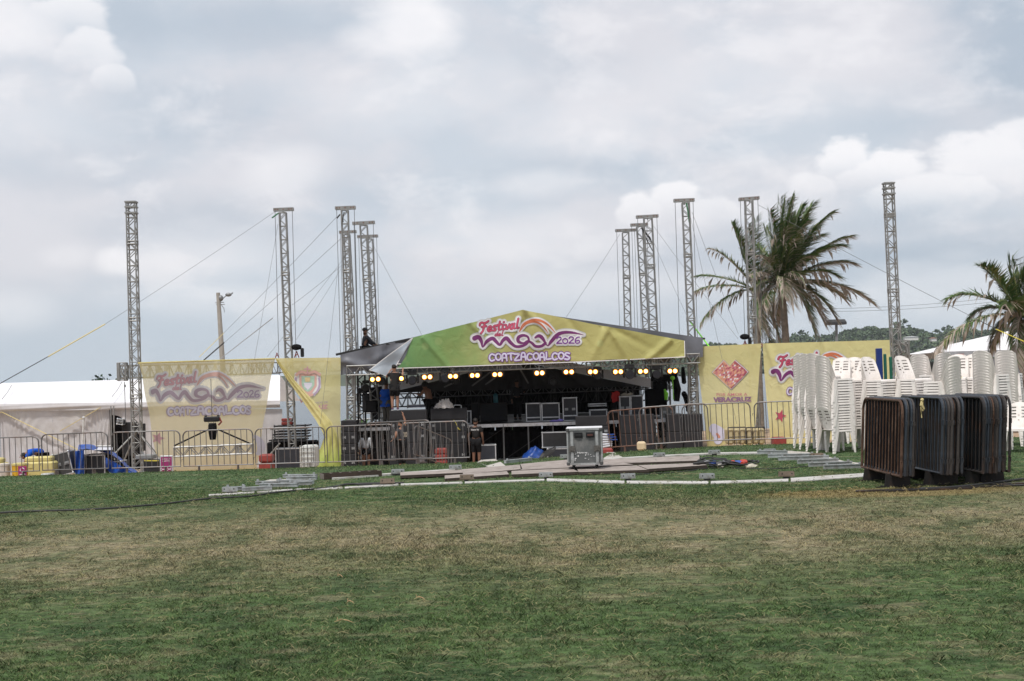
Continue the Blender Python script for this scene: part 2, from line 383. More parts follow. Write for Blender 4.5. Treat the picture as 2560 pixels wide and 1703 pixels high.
def turf_group():
    g = bpy.data.node_groups.new('turf_colour', 'ShaderNodeTree')
    g.interface.new_socket('Color', in_out='OUTPUT', socket_type='NodeSocketColor'); g.interface.new_socket('Dry', in_out='OUTPUT', socket_type='NodeSocketFloat')
    N = g.nodes; L = g.links; out = N.new('NodeGroupOutput'); geo = N.new('ShaderNodeNewGeometry')
    def nz(scale, loc, det=5, rough=.6, st=(1, 1, 0)):
        mp = N.new('ShaderNodeMapping'); mp.inputs['Scale'].default_value = st; mp.inputs['Location'].default_value = loc; L.new(geo.outputs['Position'], mp.inputs[0])
        n = N.new('ShaderNodeTexNoise'); n.inputs['Scale'].default_value = scale; n.inputs['Detail'].default_value = det; n.inputs['Roughness'].default_value = rough
        L.new(mp.outputs[0], n.inputs['Vector']); return n.outputs['Fac']
    def mth(op, a, b):
        n = N.new('ShaderNodeMath'); n.operation = op
        for i, v in enumerate((a, b)):
            if isinstance(v, (int, float)): n.inputs[i].default_value = v
            else: L.new(v, n.inputs[i])
        return n.outputs[0]
    def mr(v, a, b, c, d):
        n = N.new('ShaderNodeMapRange'); n.interpolation_type = 'SMOOTHSTEP'; L.new(v, n.inputs[0])
        for i, x in enumerate((a, b, c, d)): n.inputs[i+1].default_value = x
        return n.outputs[0]
    def mx(f, a, b):
        n = N.new('ShaderNodeMix'); n.data_type = 'RGBA'; L.new(f, n.inputs['Factor'])
        for s_, v in (('A', a), ('B', b)):
            if isinstance(v, tuple): n.inputs[s_].default_value = (*v, 1)
            else: L.new(v, n.inputs[s_])
        return n.outputs['Result']
    sp = N.new('ShaderNodeSeparateXYZ'); L.new(geo.outputs['Position'], sp.inputs[0]); Y = sp.outputs['Y']; X = sp.outputs['X']
    big = nz(.28, (4, 1, 0), 4, .55); mid = nz(1.3, (0, 9, 0), 5, .65, (1, .8, 0)); fine = nz(26, (0, 0, 0), 3); mid2 = nz(2.6, (3, 5, 0), 6, .68, (.55, 1, 0)); mid3 = nz(3.8, (8, 2, 0), 5, .7, (.8, 1, 0))
    Yw = mth('ADD', Y, mth('MULTIPLY', mth('SUBTRACT', big, .5), 5.0))
    # worn dry band across the lawn and a worn patch by the barrier stacks
    band = mth('MULTIPLY', mr(Yw, 10.0, 13.6, 0, 1), mr(Yw, 14.5, 20.0, 1, 0))
    dx = mth('DIVIDE', mth('SUBTRACT', X, 4.7), 2.0); dy = mth('DIVIDE', mth('SUBTRACT', Y, 17.9), .8)
    dd = mth('ADD', mth('MULTIPLY', dx, dx), mth('MULTIPLY', dy, dy)); patch = mr(mth('ADD', dd, mth('MULTIPLY', mid, 1.2)), .9, 1.7, 1, 0)
    dry = mth('ADD', mth('MULTIPLY', band, mr(mid, .36, .60, .30, 1.0)), mth('MULTIPLY', mr(mid2, .50, .66, 0, 1), .55))
    n = N.new('ShaderNodeMath'); n.operation = 'MULTIPLY'; n.use_clamp = True; L.new(dry, n.inputs[0]); n.inputs[1].default_value = .9; dry = n.outputs[0]
    deep = mr(mid, .36, .56, 0, 1)
    clump = nz(11, (2, 7, 0), 4, .65, (.8, 1, 0))
    gr = mx(deep, (.025, .056, .018), (.060, .102, .034))
    gr = mx(mr(mid3, .54, .68, 0, .75), gr, (.014, .032, .014))
    gr = mx(mr(fine, .35, .7, 0, .8), gr, (.076, .104, .050))
    far = mr(Y, 20, 25, 0, .55)
    gr = mx(far, gr, (.072, .120, .055))
    c = mx(dry, gr, (.21, .182, .115))
    c = mx(mth('MULTIPLY', patch, .6), c, (.25, .18, .085))
    mot = N.new('ShaderNodeVectorMath'); mot.operation = 'SCALE'; L.new(c, mot.inputs[0]); L.new(mr(clump, .30, .70, .55, 1.45), mot.inputs['Scale']); c = mot.outputs[0]
    L.new(c, out.inputs[0]); L.new(dry, out.inputs[1]); return g
TURF = turf_group()
def ground_material():
    m = bpy.data.materials.new('lawn_and_sand'); m.use_nodes = True; N = m.node_tree.nodes; L = m.node_tree.links; b = N['Principled BSDF']
    b.inputs['Roughness'].default_value = .95; b.inputs['Specular IOR Level'].default_value = .1
    g = N.new('ShaderNodeGroup'); g.node_tree = TURF; geo = N.new('ShaderNodeNewGeometry'); sp = N.new('ShaderNodeSeparateXYZ'); L.new(geo.outputs['Position'], sp.inputs[0])
    at_ = N.new('ShaderNodeAttribute'); at_.attribute_name = 'sand'
    nz = N.new('ShaderNodeTexNoise'); nz.inputs['Scale'].default_value = 1.5; nz.inputs['Detail'].default_value = 8; L.new(geo.outputs['Position'], nz.inputs['Vector'])
    r = N.new('ShaderNodeValToRGB'); r.color_ramp.elements[0].color = (.30, .20, .135, 1); r.color_ramp.elements[1].color = (.46, .36, .25, 1); r.color_ramp.elements[0].position = .35; r.color_ramp.elements[1].position = .65
    L.new(nz.outputs['Fac'], r.inputs[0])
    mx = N.new('ShaderNodeMix'); mx.data_type = 'RGBA'; L.new(at_.outputs['Fac'], mx.inputs['Factor']); L.new(g.outputs[0], mx.inputs['A']); L.new(r.outputs[0], mx.inputs['B'])
    L.new(mx.outputs['Result'], b.inputs['Base Color'])
    n2 = N.new('ShaderNodeTexNoise'); n2.inputs['Scale'].default_value = 40; n2.inputs['Detail'].default_value = 6; L.new(geo.outputs['Position'], n2.inputs['Vector'])
    bp = N.new('ShaderNodeBump'); bp.inputs['Strength'].default_value = .8; bp.inputs['Distance'].default_value = .03; L.new(n2.outputs['Fac'], bp.inputs['Height']); L.new(bp.outputs[0], b.inputs['Normal'])
    return m
def crest(x, y): return 26.6+3.2*sm(-.05, .16, x/max(y, 5.0))
def build_ground():
    xs = list(np.concatenate([[-4500, -900, -250, -120, -70, -45], np.arange(-32, 32.1, .5), [45, 70, 120, 250, 900, 4500]]))
    ys = list(np.concatenate([[-40, -10, 0], np.arange(2, 62, .4), np.arange(62, 80, 2), [85, 95, 110, 140, 250, 900, 5000]]))
    vs = [(x, y, gz(x, y)) for y in ys for x in xs]; nx = len(xs)
    fs = [(j*nx+i, j*nx+i+1, (j+1)*nx+i+1, (j+1)*nx+i) for j in range(len(ys)-1) for i in range(nx-1)]
    me = bpy.data.meshes.new('lawn'); me.from_pydata(vs, [], fs); me.polygons.foreach_set('use_smooth', [True]*len(fs))
    a = me.attributes.new('sand', 'FLOAT', 'POINT')
    a.data.foreach_set('value', [sm(3.0, 5.5, y-crest(x, y)-1.5*mnoise.noise(Vector((x*.4, y*.2, 5)))) for (x, y, z) in vs])
    me.materials.append(ground_material()); o = bpy.data.objects.new('ground', me); COL.objects.link(o); o['kind'] = 'structure'
    # sea
    m = bpy.data.materials.new('sea_water'); m.use_nodes = True; N = m.node_tree.nodes; L = m.node_tree.links; b = N['Principled BSDF']
    b.inputs['Base Color'].default_value = (.10, .13, .15, 1); b.inputs['Roughness'].default_value = .25
    tc = N.new('ShaderNodeTexCoord'); mp = N.new('ShaderNodeMapping'); mp.inputs['Scale'].default_value = (.5, 1.6, 1); L.new(tc.outputs['Object'], mp.inputs[0])
    nz = N.new('ShaderNodeTexNoise'); nz.inputs['Scale'].default_value = .6; nz.inputs['Detail'].default_value = 8; nz.inputs['Roughness'].default_value = .7; L.new(mp.outputs[0], nz.inputs['Vector'])
    bp = N.new('ShaderNodeBump'); bp.inputs['Strength'].default_value = .7; bp.inputs['Distance'].default_value = .5; L.new(nz.outputs['Fac'], bp.inputs['Height']); L.new(bp.outputs[0], b.inputs['Normal'])
    mb = MB(); mb.add([(-4500, 85, -3.4), (4500, 85, -3.4), (4500, 5000, -3.4), (-4500, 5000, -3.4)], [(0, 1, 2, 3)])
    o = mb.build('sea', m); o['kind'] = 'structure'
build_ground()

def build_grass():
    rng = np.random.default_rng(3)
    NB = 900000
    # depth distribution: more blades where they show larger
    u = rng.random(NB); y0, y1 = 6.3, 33.0
    y = y0*(y1/y0)**(u**.95)
    x = (rng.random(NB)*2-1)*(y*.41+2.6)
    # clumping
    cl = np.sin(x*9.1+np.sin(y*7.3)*2)*np.sin(y*8.3+np.cos(x*6.1)*2)
    h = (.009+.014*rng.random(NB))*(1+.35*cl)*(1+.006*(y-7))
    longb = rng.random(NB) < .015; h = np.where(longb, h*2.2, h)
    w = .0012+.00017*y
    az = rng.random(NB)*2*np.pi; lean = h*(.35+1.25*rng.random(NB))
    zt = np.array([gz(a, b) for a, b in zip(x[::1], y[::1])]) if False else None
    # ground height vectorised
    t = np.clip((x/y+.05)/.21, 0, 1); yc = 26.6+3.2*(t*t*(3-2*t)); k = 1.6/yc+.0035; d = y-yc+1.2
    z = -k*np.where(d <= 0, 0, np.where(d < 2.4, d*d/4.8, d-1.2))-.006
    dx = np.cos(az)*lean; dy = np.sin(az)*lean
    ax = rng.random(NB)*np.pi; wx = np.cos(ax)*w; wy = np.sin(ax)*w*.4
    V = np.empty((NB, 4, 3), np.float32)
    V[:, 0] = np.stack([x-wx, y-wy, z], 1); V[:, 1] = np.stack([x+wx, y+wy, z], 1)
    V[:, 2] = np.stack([x+wx*.8+dx*.4, y+wy*.8+dy*.4, z+h*.6], 1); V[:, 3] = np.stack([x+dx, y+dy, z+h], 1)
    # long pale clippings lying on the turf: two joined quads each
    NL = 9000; ly = 6.3*(24/6.3)**rng.random(NL); lx = (rng.random(NL)*2-1)*(ly*.40+.9); la = rng.random(NL)*2*np.pi; ll = .03+.07*rng.random(NL)**2; lw = .0009+.00012*ly; lz = .012+.015*rng.random(NL); bend = (rng.random(NL)-.5)*1.6
    def pt(t, s_):
        cx = lx+np.cos(la+bend*t)*ll*t; cy = ly+np.sin(la+bend*t)*ll*t; cz = lz+.012*np.sin(np.pi*t)
        return np.stack([cx-np.sin(la)*lw*s_, cy+np.cos(la)*lw*s_*.4, cz+lw*s_*.9], 1)
    LV = np.concatenate([np.stack([pt(a, -1), pt(a, 1), pt(b, 1), pt(b, -1)], 1) for a, b in ((0, .5), (.5, 1.0))]).astype(np.float32)
    V = np.concatenate([V, LV]); NB0 = NB; NB = len(V)
    me = bpy.data.meshes.new('grass_blades'); me.vertices.add(NB*4); me.vertices.foreach_set('co', V.ravel())
    me.loops.add(NB*4); me.loops.foreach_set('vertex_index', np.arange(NB*4, dtype=np.int32))
    me.polygons.add(NB); me.polygons.foreach_set('loop_start', np.arange(NB, dtype=np.int32)*4)
    me.update(calc_edges=True)
    a = me.attributes.new('rnd', 'FLOAT', 'FACE'); rv = rng.random(NB).astype(np.float32); rv[NB0:] = .95+.05*rv[NB0:]; a.data.foreach_set('value', rv)
    m = bpy.data.materials.new('grass_blade'); m.use_nodes = True; N = m.node_tree.nodes; L = m.node_tree.links; b = N['Principled BSDF']; b.inputs['Roughness'].default_value = .75; b.inputs['Specular IOR Level'].default_value = .12
    g = N.new('ShaderNodeGroup'); g.node_tree = TURF; at_ = N.new('ShaderNodeAttribute'); at_.attribute_name = 'rnd'
    r = N.new('ShaderNodeValToRGB'); e = r.color_ramp.elements; e[0].color = (.45, .45, .45, 1); e[1].color = (3.2, 2.9, 2.6, 1); e[1].position = 1.0
    e2 = e.new(.6); e2.color = (1.1, 1.1, 1.05, 1); e3 = e.new(.85); e3.color = (1.9, 1.9, 1.75, 1); L.new(at_.outputs['Fac'], r.inputs[0])
    mx = N.new('ShaderNodeMix'); mx.data_type = 'RGBA'; mx.blend_type = 'MULTIPLY'; mx.inputs['Factor'].default_value = 1; L.new(g.outputs[0], mx.inputs['A']); L.new(r.outputs[0], mx.inputs['B'])
    # a few straw-coloured dead blades
    r2 = N.new('ShaderNodeValToRGB'); e = r2.color_ramp.elements; e[0].position = .90; e[0].color = (0, 0, 0, 1); e[1].position = .97; e[1].color = (.65, .65, .65, 1); L.new(at_.outputs['Fac'], r2.inputs[0])
    m2 = N.new('ShaderNodeMix'); m2.data_type = 'RGBA'; L.new(r2.outputs[0], m2.inputs['Factor']); L.new(mx.outputs['Result'], m2.inputs['A']); m2.inputs['B'].default_value = (.27, .23, .14, 1)
    L.new(m2.outputs['Result'], b.inputs['Base Color'])
    tl = N.new('ShaderNodeBsdfTranslucent'); L.new(m2.outputs['Result'], tl.inputs[0]); ms = N.new('ShaderNodeMixShader'); ms.inputs[0].default_value = .35; L.new(b.outputs[0], ms.inputs[1]); L.new(tl.outputs[0], ms.inputs[2]); L.new(ms.outputs[0], N['Material Output'].inputs[0])
    me.materials.append(m)
    o = bpy.data.objects.new('grass', me); COL.objects.link(o); tag(o, 'short mown grass covering the lawn, green with dry straw patches', 'grass', kind='stuff')
build_grass()

# ------------------------------------------------------------------ far shore
def hill_top(px):
    P = [(600, 936), (1000, 926), (1300, 912), (1500, 902), (1600, 890), (1740, 862), (1800, 866), (1900, 868), (1985, 862), (2060, 858), (2110, 862), (2140, 848), (2180, 838), (2250, 834), (2330, 838), (2360, 856), (2400, 842), (2480, 846), (2560, 838), (2900, 850), (3400, 880), (4200, 905)]
    for (a, b), (c, d) in zip(P, P[1:]):
        if a <= px <= c: return b+(d-b)*(px-a)/(c-a)-(8 if px > 1980 else 0)
    return 936
def build_far():
    Y = 1500.0
    pxs = list(range(600, 4201, 20)); vs = []; rows = 6
    for j in range(rows+1):
        for px in pxs:
            t = at(px, hill_top(px)+6, Y); f = j/rows
            vs.append((t.x, Y-140+230*f, -4+(t.z+4)*sin(f*pi/2)))
    n = len(pxs); fs = [(j*n+i, j*n+i+1, (j+1)*n+i+1, (j+1)*n+i) for j in range(rows) for i in range(n-1)]
    mb = MB(); mb.add(vs, fs)
    o = mb.build('hills', mat('hill_soil', (.05, .065, .04), .95, 0, .3, .02), smooth=True); o['kind'] = 'structure'
    # the wood on the hills: leaf clumps gathered into crowns
    rng = random.Random(11); V = []; Fc = []
    mb = MB()
    def crown(px, f, w, h):
        t = at(px, hill_top(px)+6, Y); bx, by, bz = t.x, Y-140+230*f, -4+(t.z+4)*sin(f*pi/2)
        k = int(34+w*1.6)
        for _ in range(k):
            th = rng.uniform(0, 2*pi); ph = rng.uniform(-.25, 1)*pi/2; r = rng.uniform(.7, 1.05)
            c = Vector((bx+w/2*cos(th)*cos(ph)*r, by-abs(w/2*sin(th)*cos(ph)*r), bz+h*.35+h*.6*sin(ph)*r)); s_ = rng.uniform(.7, 1.9)
            a = Vector((rng.uniform(-1, 1), rng.uniform(-.6, .6), rng.uniform(-1, 1))).normalized(); b_ = a.cross(Vector((rng.uniform(-1, 1), rng.uniform(-1, 1), rng.uniform(-1, 1)))).normalized()
            mb.k = rng.choice((0, 0, 1, 2)); mb.add([c-a*s_-b_*s_*.6, c+a*s_-b_*s_*.7, c+a*s_*.7+b_*s_, c-a*s_*.8+b_*s_*.7], [(0, 1, 2, 3)])
    px = 1480
    while px < 2700:
        for f in (.0, .22, .42, .62, .85, 1.0):
            if rng.random() < .9:
                big = 1.0 if px > 1950 else .75
                crown(px+rng.uniform(-9, 9), f, rng.uniform(8, 17)*big, rng.uniform(6, 12)*big)
        px += 11
    for (p, w, h) in ((2045, 22, 17), (2030, 14, 12), (1750, 18, 14), (2300, 16, 16), (2320, 16, 20), (2440, 12, 16), (2475, 14, 13), (2590, 16, 14)): crown(p, 1.0, w, h)
    mats = [mat('far_leaf', (.070, .110, .058), .9, 0, .2, .1), mat('far_leaf_dark', (.040, .068, .042), .9, 0, .2, .1), mat('far_leaf_pale', (.11, .15, .08), .9, 0, .2, .1)]
    o = mb.build('woodland', mats); tag(o, 'wooded hills rising across the water behind the stage on the right', 'woodland', kind='stuff')
    # pale houses among the trees
    for i, (p, py, w, h, lab) in enumerate(((2277, 846, 13, 3.2, 'long white house among the trees on the far hill'), (2333, 849, 5, 2.8, 'small orange roofed house on the far hill, right of the white one'), (2372, 856, 6, 4, 'pale two storey house on the far hill, nearest the palm'))):
        b = at(p, py+1, 1352); t = thing('house', lab, 'house', (b.x, b.y, b.z-h/2))
        m1 = MB(); m1.box((b.x, b.y, b.z), (w, 6, h)); m1.build('wall', mat('house_wall', (.6, .58, .54), .8), t)
        m1 = MB(); m1.prism([(b.x-w/2-.6, b.y-3.6, b.z+h/2), (b.x+w/2+.6, b.y-3.6, b.z+h/2), (b.x, b.y-3.6, b.z+h/2+.9)], (0, 7.2, 0)); m1.build('roof', mat('roof_%d' % (i == 1), (.35, .16, .10) if i == 1 else (.62, .62, .62), .8), t)
    for i, p in enumerate((2408, 2418, 2427)):
        b = at(p, 829, 2400); m1 = MB(); m1.box((b.x, b.y, b.z-10), (6, 6, 40)); m1.box((b.x, b.y, b.z+11), (4, 4, 3))
        solo(m1, 'water_tower', mat('far_tower', (.42, .42, .45), .9), ('leftmost', 'middle', 'rightmost')[i]+' of the three pale tower blocks on the skyline', 'tower', 'pale tower blocks on the skyline')
    # breakwater of rock across the water on the left
build_far()

def build_haze():
    mb = MB(); mb.box((0, 2300, 50), (9200, 5700, 130)); m = bpy.data.materials.new('sea_haze'); m.use_nodes = True; N = m.node_tree.nodes; L = m.node_tree.links; N.remove(N['Principled BSDF'])
    v = N.new('ShaderNodeVolumePrincipled'); v.inputs['Color'].default_value = (.86, .91, .97, 1); v.inputs['Density'].default_value = HAZE; v.inputs['Anisotropy'].default_value = 0.0; L.new(v.outputs[0], N['Material Output'].inputs['Volume'])
    o = mb.build('haze', m); tag(o, 'thin sea haze over the beach and the far hills', 'haze', kind='stuff')
HAZE = .00008
build_haze()
# ------------------------------------------------------------------ printed artwork as strokes
GLYPH = {
 'F': [[(-.06, .70), (-.02, .90), (.12, .97), (.32, .90), (.55, .93), (.72, 1.05)], [(.40, .90), (.34, .5), (.27, .12), (.12, -.12)], [(.14, .52), (.34, .56), (.56, .56)]],
 'e': [[(.08, .24), (.30, .28), (.38, .40), (.28, .52), (.12, .42), (.06, .18), (.18, .02), (.42, .10)]],
 's': [[(.38, .46), (.26, .54), (.12, .44), (.18, .30), (.32, .20), (.28, .04), (.04, .06)]],
 't': [[(.24, .88), (.18, .35), (.19, .08), (.36, .08)], [(.02, .56), (.42, .60)]],
 'i': [[(.16, .52), (.12, .18), (.18, .04), (.32, .10)], [(.20, .76), (.22, .80)]],
 'v': [[(.02, .50), (.14, .44), (.18, .05), (.36, .24), (.42, .52)]],
 'a': [[(.38, .46), (.22, .52), (.07, .32), (.10, .06), (.26, .06), (.38, .44)], [(.42, .54), (.36, .14), (.48, .04)]],
 'l': [[(.24, 1.0), (.16, .35), (.18, .06), (.34, .08)]],
 'd': [[(.36, .44), (.20, .50), (.06, .30), (.10, .05), (.26, .06), (.38, .40)], [(.46, 1.0), (.38, .20), (.46, .04)]],
 '2': [[(.05, .72), (.18, .92), (.40, .86), (.42, .62), (.20, .34), (.03, .08), (.2, .10), (.5, .08)]],
 '0': [[(.25, .72), (.05, .55), (.06, .2), (.25, .05), (.45, .2), (.45, .55), (.25, .72)]],
 '6': [[(.44, .88), (.20, .80), (.06, .45), (.10, .12), (.30, .05), (.46, .22), (.36, .44), (.12, .34)]],
 'C': [[(.46, .80), (.26, .92), (.08, .70), (.06, .30), (.22, .06), (.46, .18)]],
 'O': [[(.27, .92), (.07, .70), (.07, .28), (.27, .06), (.47, .28), (.47, .70), (.27, .92)]],
 'A': [[(.06, .04), (.08, .5), (.14, .90), (.36, .90), (.42, .5), (.46, .04)], [(.10, .42), (.42, .42)]],
 'T': [[(.0, .84), (.28, .90), (.56, .84)], [(.28, .86), (.26, .45), (.30, .06)]],
 'Z': [[(.05, .86), (.44, .86), (.24, .46), (.05, .08), (.46, .10)]],
 'L': [[(.08, .94), (.09, .5), (.08, .08), (.46, .12)]],
 'S': [[(.44, .84), (.20, .92), (.08, .70), (.26, .50), (.44, .30), (.32, .08), (.05, .14)]],
}
class Art:
    """draws flat strokes on a cloth; S(px,py,off) gives the cloth's surface"""
    def __init__(s, mb, S): s.mb = mb; s.S = S; s.n = 0
    def stroke(s, pts, w, k, layer, closed_caps=True, smooth=5):
        """pts (px,py) or (px,py,width)"""
        P = [tuple(p[:2])+((p[2] if len(p) > 2 else w),) for p in pts]
        if smooth: P = catmull(P, smooth)
        s.n += 1; off = .018+.006*layer+.00018*(s.n % 24)
        vs = []; m = len(P)
        for i, (x, y, ww) in enumerate(P):
            x0, y0 = P[max(i-1, 0)][:2]; x1, y1 = P[min(i+1, m-1)][:2]; dx, dy = x1-x0, y1-y0; l = sqrt(dx*dx+dy*dy) or 1
            nx, ny = -dy/l, dx/l
            if i == 0: K_ = max(1, int(max(q[2] for q in P)/2.2))
            vs += [(x+nx*ww*(.5-q/K_), y+ny*ww*(.5-q/K_)) for q in range(K_+1)]
        K1 = K_+1; fs = [(K1*i+q, K1*i+q+1, K1*(i+1)+q+1, K1*(i+1)+q) for i in range(m-1) for q in range(K_)]
        for end, i, sg in ((0, 0, -1), (1, m-1, 1)):
            x, y, ww = P[i]; x0, y0 = P[1][:2] if i == 0 else P[m-2][:2]; a0 = atan2(y-y0, x-x0)
            if ww < .05: continue
            K = 6; Rn = max(1, int(ww/4)); o = len(vs); vs.append((x, y))
            for rr in range(1, Rn+1):
                for q in range(K+1):
                    a = a0-pi/2+pi*q/K; vs.append((x+cos(a)*ww/2*rr/Rn, y+sin(a)*ww/2*rr/Rn))
            for q in range(K): fs.append((o, o+1+q, o+2+q))
            for rr in range(1, Rn):
                for q in range(K): b0 = o+1+(rr-1)*(K+1)+q; fs.append((b0, b0+K+1, b0+K+2, b0+1))
        s.mb.k = k; s.mb.add([s.S(x, y, off) for x, y in vs], fs)
    def poly(s, pts, k, layer):
        s.n += 1; s.mb.k = k; off = .018+.006*layer+.00018*(s.n % 24); c = (sum(p[0] for p in pts)/len(pts), sum(p[1] for p in pts)/len(pts)); T = []
        def div(a, b, d, lv):
            if lv > 5 or max((a[0]-b[0])**2+(a[1]-b[1])**2, (b[0]-d[0])**2+(b[1]-d[1])**2, (a[0]-d[0])**2+(a[1]-d[1])**2) < 12: T.append((a, b, d)); return
            h = lambda p, q: ((p[0]+q[0])/2, (p[1]+q[1])/2); x, y, z = h(a, b), h(b, d), h(d, a)
            for q in ((a, x, z), (x, b, y), (z, y, d), (x, y, z)): div(*q, lv+1)
        for i in range(len(pts)): div(c, pts[i], pts[(i+1) % len(pts)], 0)
        s.mb.add([s.S(x, y, off) for t in T for x, y in t], [(3*i, 3*i+1, 3*i+2) for i in range(len(T))])
    def word(s, txt, x0, y0, x1, y1, h, w, k, layer, shear=0.0, adv=None, wob=0.0, grow=0.0, caps=1.0):
        """word between two baseline points, letter height h px"""
        n = len(txt); dx, dy = (x1-x0), (y1-y0); l = sqrt(dx*dx+dy*dy); ux, uy = dx/l, dy/l
        advs = [(adv or {}).get(c, .54) for c in txt]; tot = sum(advs); sc = l/tot; c0 = 0
        for i, c in enumerate(txt):
            if c in GLYPH:
                bob = wob*(1 if i % 2 else -1)*h
                for st in GLYPH[c]:
                    P = []
                    for (a, b) in st:
                        aa = (a+shear*b)*sc+c0*sc; bb = b*h+bob; P.append((x0+ux*aa+uy*bb, y0+uy*aa-ux*bb))
                    if len(P) == 2: P = [P[0], ((P[0][0]+P[1][0])/2, (P[0][1]+P[1][1])/2), P[1]]
                    s.stroke(P, w+grow, k, layer, smooth=4)
            c0 += advs[i]
ADV = {'F': .66, 'e': .46, 's': .42, 't': .40, 'i': .32, 'v': .46, 'a': .50, 'l': .36, 'd': .5}
def text2d(body, bold=0.0):
    cu = bpy.data.curves.new('t', 'FONT'); cu.body = body; cu.offset = bold; cu.align_x = 'CENTER'; cu.align_y = 'CENTER'; cu.resolution_u = 3
    o = bpy.data.objects.new('t', cu); COL.objects.link(o); dg = bpy.context.evaluated_depsgraph_get(); me = bpy.data.meshes.new_from_object(o.evaluated_get(dg))
    vs = [(v.co.x, v.co.y) for v in me.vertices]; fs = [tuple(p.vertices) for p in me.polygons]
    bpy.data.objects.remove(o); bpy.data.curves.remove(cu); bpy.data.meshes.remove(me)
    xs = [v[0] for v in vs]; ys = [v[1] for v in vs]; return vs, fs, (min(xs), max(xs), min(ys), max(ys))
def text_on(mb, S, body, cx, cy, w, h, k, layer, slope=0.0, bold=.02):
    vs, fs, (a, b, c, d) = text2d(body, bold); mb.k = k
    mb.add([S(cx+(x-(a+b)/2)/(b-a)*w, cy-(y-(c+d)/2)/(d-c)*h+slope*((x-(a+b)/2)/(b-a)*w), .018+.006*layer) for x, y in vs], fs)
def festival_logo(mb, S, fx):
    """fx maps the gable picture's own crop coordinates onto this cloth; mats: 1 halo 2 white 3 red 4 plum 5 orange 6 purple 7 lilac"""
    A = Art(mb, S); sc = abs(fx(1000, 0)[0]-fx(0, 0)[0])/1000
    P = lambda pts: [(*fx(p[0], p[1]),)+((p[2]*sc,) if len(p) > 2 else ()) for p in pts]
    m1 = [(1700, 520, 58), (1750, 505, 50), (1785, 560, 40), (1800, 628, 14), (1850, 560, 40), (1920, 522, 46), (1965, 560, 42), (2010, 600, 30), (2050, 545, 40), (2095, 520, 48), (2140, 570, 42), (2200, 618, 34), (2270, 618, 34), (2335, 590, 30), (2365, 545, 26), (2350, 500, 26), (2295, 484, 34), (2240, 510, 42), (2240, 560, 40), (2300, 580, 22), (2350, 556, 26), (2400, 575, 30), (2450, 618, 34), (2520, 616, 34), (2570, 580, 34)]
    m2 = [(2445, 512, 22), (2490, 490, 40), (2535, 520, 42), (2595, 610, 12), (2640, 560, 40), (2720, 475, 44), (2810, 447, 36), (2920, 452, 26), (3040, 478, 2)]
    o1 = [(2250, 440, 8), (2300, 350, 22), (2400, 302, 30), (2500, 302, 30), (2600, 355, 22), (2690, 450, 6)]
    o2 = [(2260, 430, 6), (2330, 350, 12), (2420, 320, 18), (2500, 340, 22), (2560, 395, 16), (2600, 455, 4)]
    def word(g, k, lay):
        (x0, y0), (x1, y1) = fx(1765, 448), fx(2245, 400); A.word('Festival', x0, y0, x1, y1, 122*sc, 19*sc, k, lay, .16, ADV, grow=g*sc)
        (x0, y0), (x1, y1) = fx(1945, 495), fx(2050, 490); A.word('del', x0, y0, x1, y1, 56*sc, 9*sc, k, lay, .16, ADV, grow=g*sc*.7)
    def sw(g, k, lay):
        for q in (m1, m2): A.stroke(P([(a, b, c+g) for a, b, c in q]), 0, k, lay)
    def year(g, k, lay):
        (x0, y0), (x1, y1) = fx(2705, 590), fx(3005, 585); A.word('2026', x0, y0, x1, y1, 92*sc, 15*sc, k, lay, 0, {'2': .56, '0': .56, '6': .56}, grow=g*sc)
    for k, g, lay in ((1, 60, 1), (2, 34, 2)):
        word(g, k, lay); sw(g, k, lay); year(g*.8, k, lay)
        for q in (o1, o2): A.stroke(P([(a, b, c+g*.7) for a, b, c in q]), 0, k, lay)
    word(9, 4, 3); word(0, 3, 4); sw(7, 2, 3); sw(0, 4, 4); year(10, 2, 3); year(0, 6, 4)
    for q in (o1, o2): A.stroke(P(q), 0, 5, 4)
    (x0, y0), (x1, y1) = fx(1878, 800), fx(2880, 782)
    W_ = 'COATZACOALCOS'
    A.word(W_, x0, y0, x1, y1, 96*sc, 38*sc, 4+2, 2, 0, None, .04); A.word(W_, x0, y0, x1, y1, 96*sc, 21*sc, 7, 3, 0, None, .04)

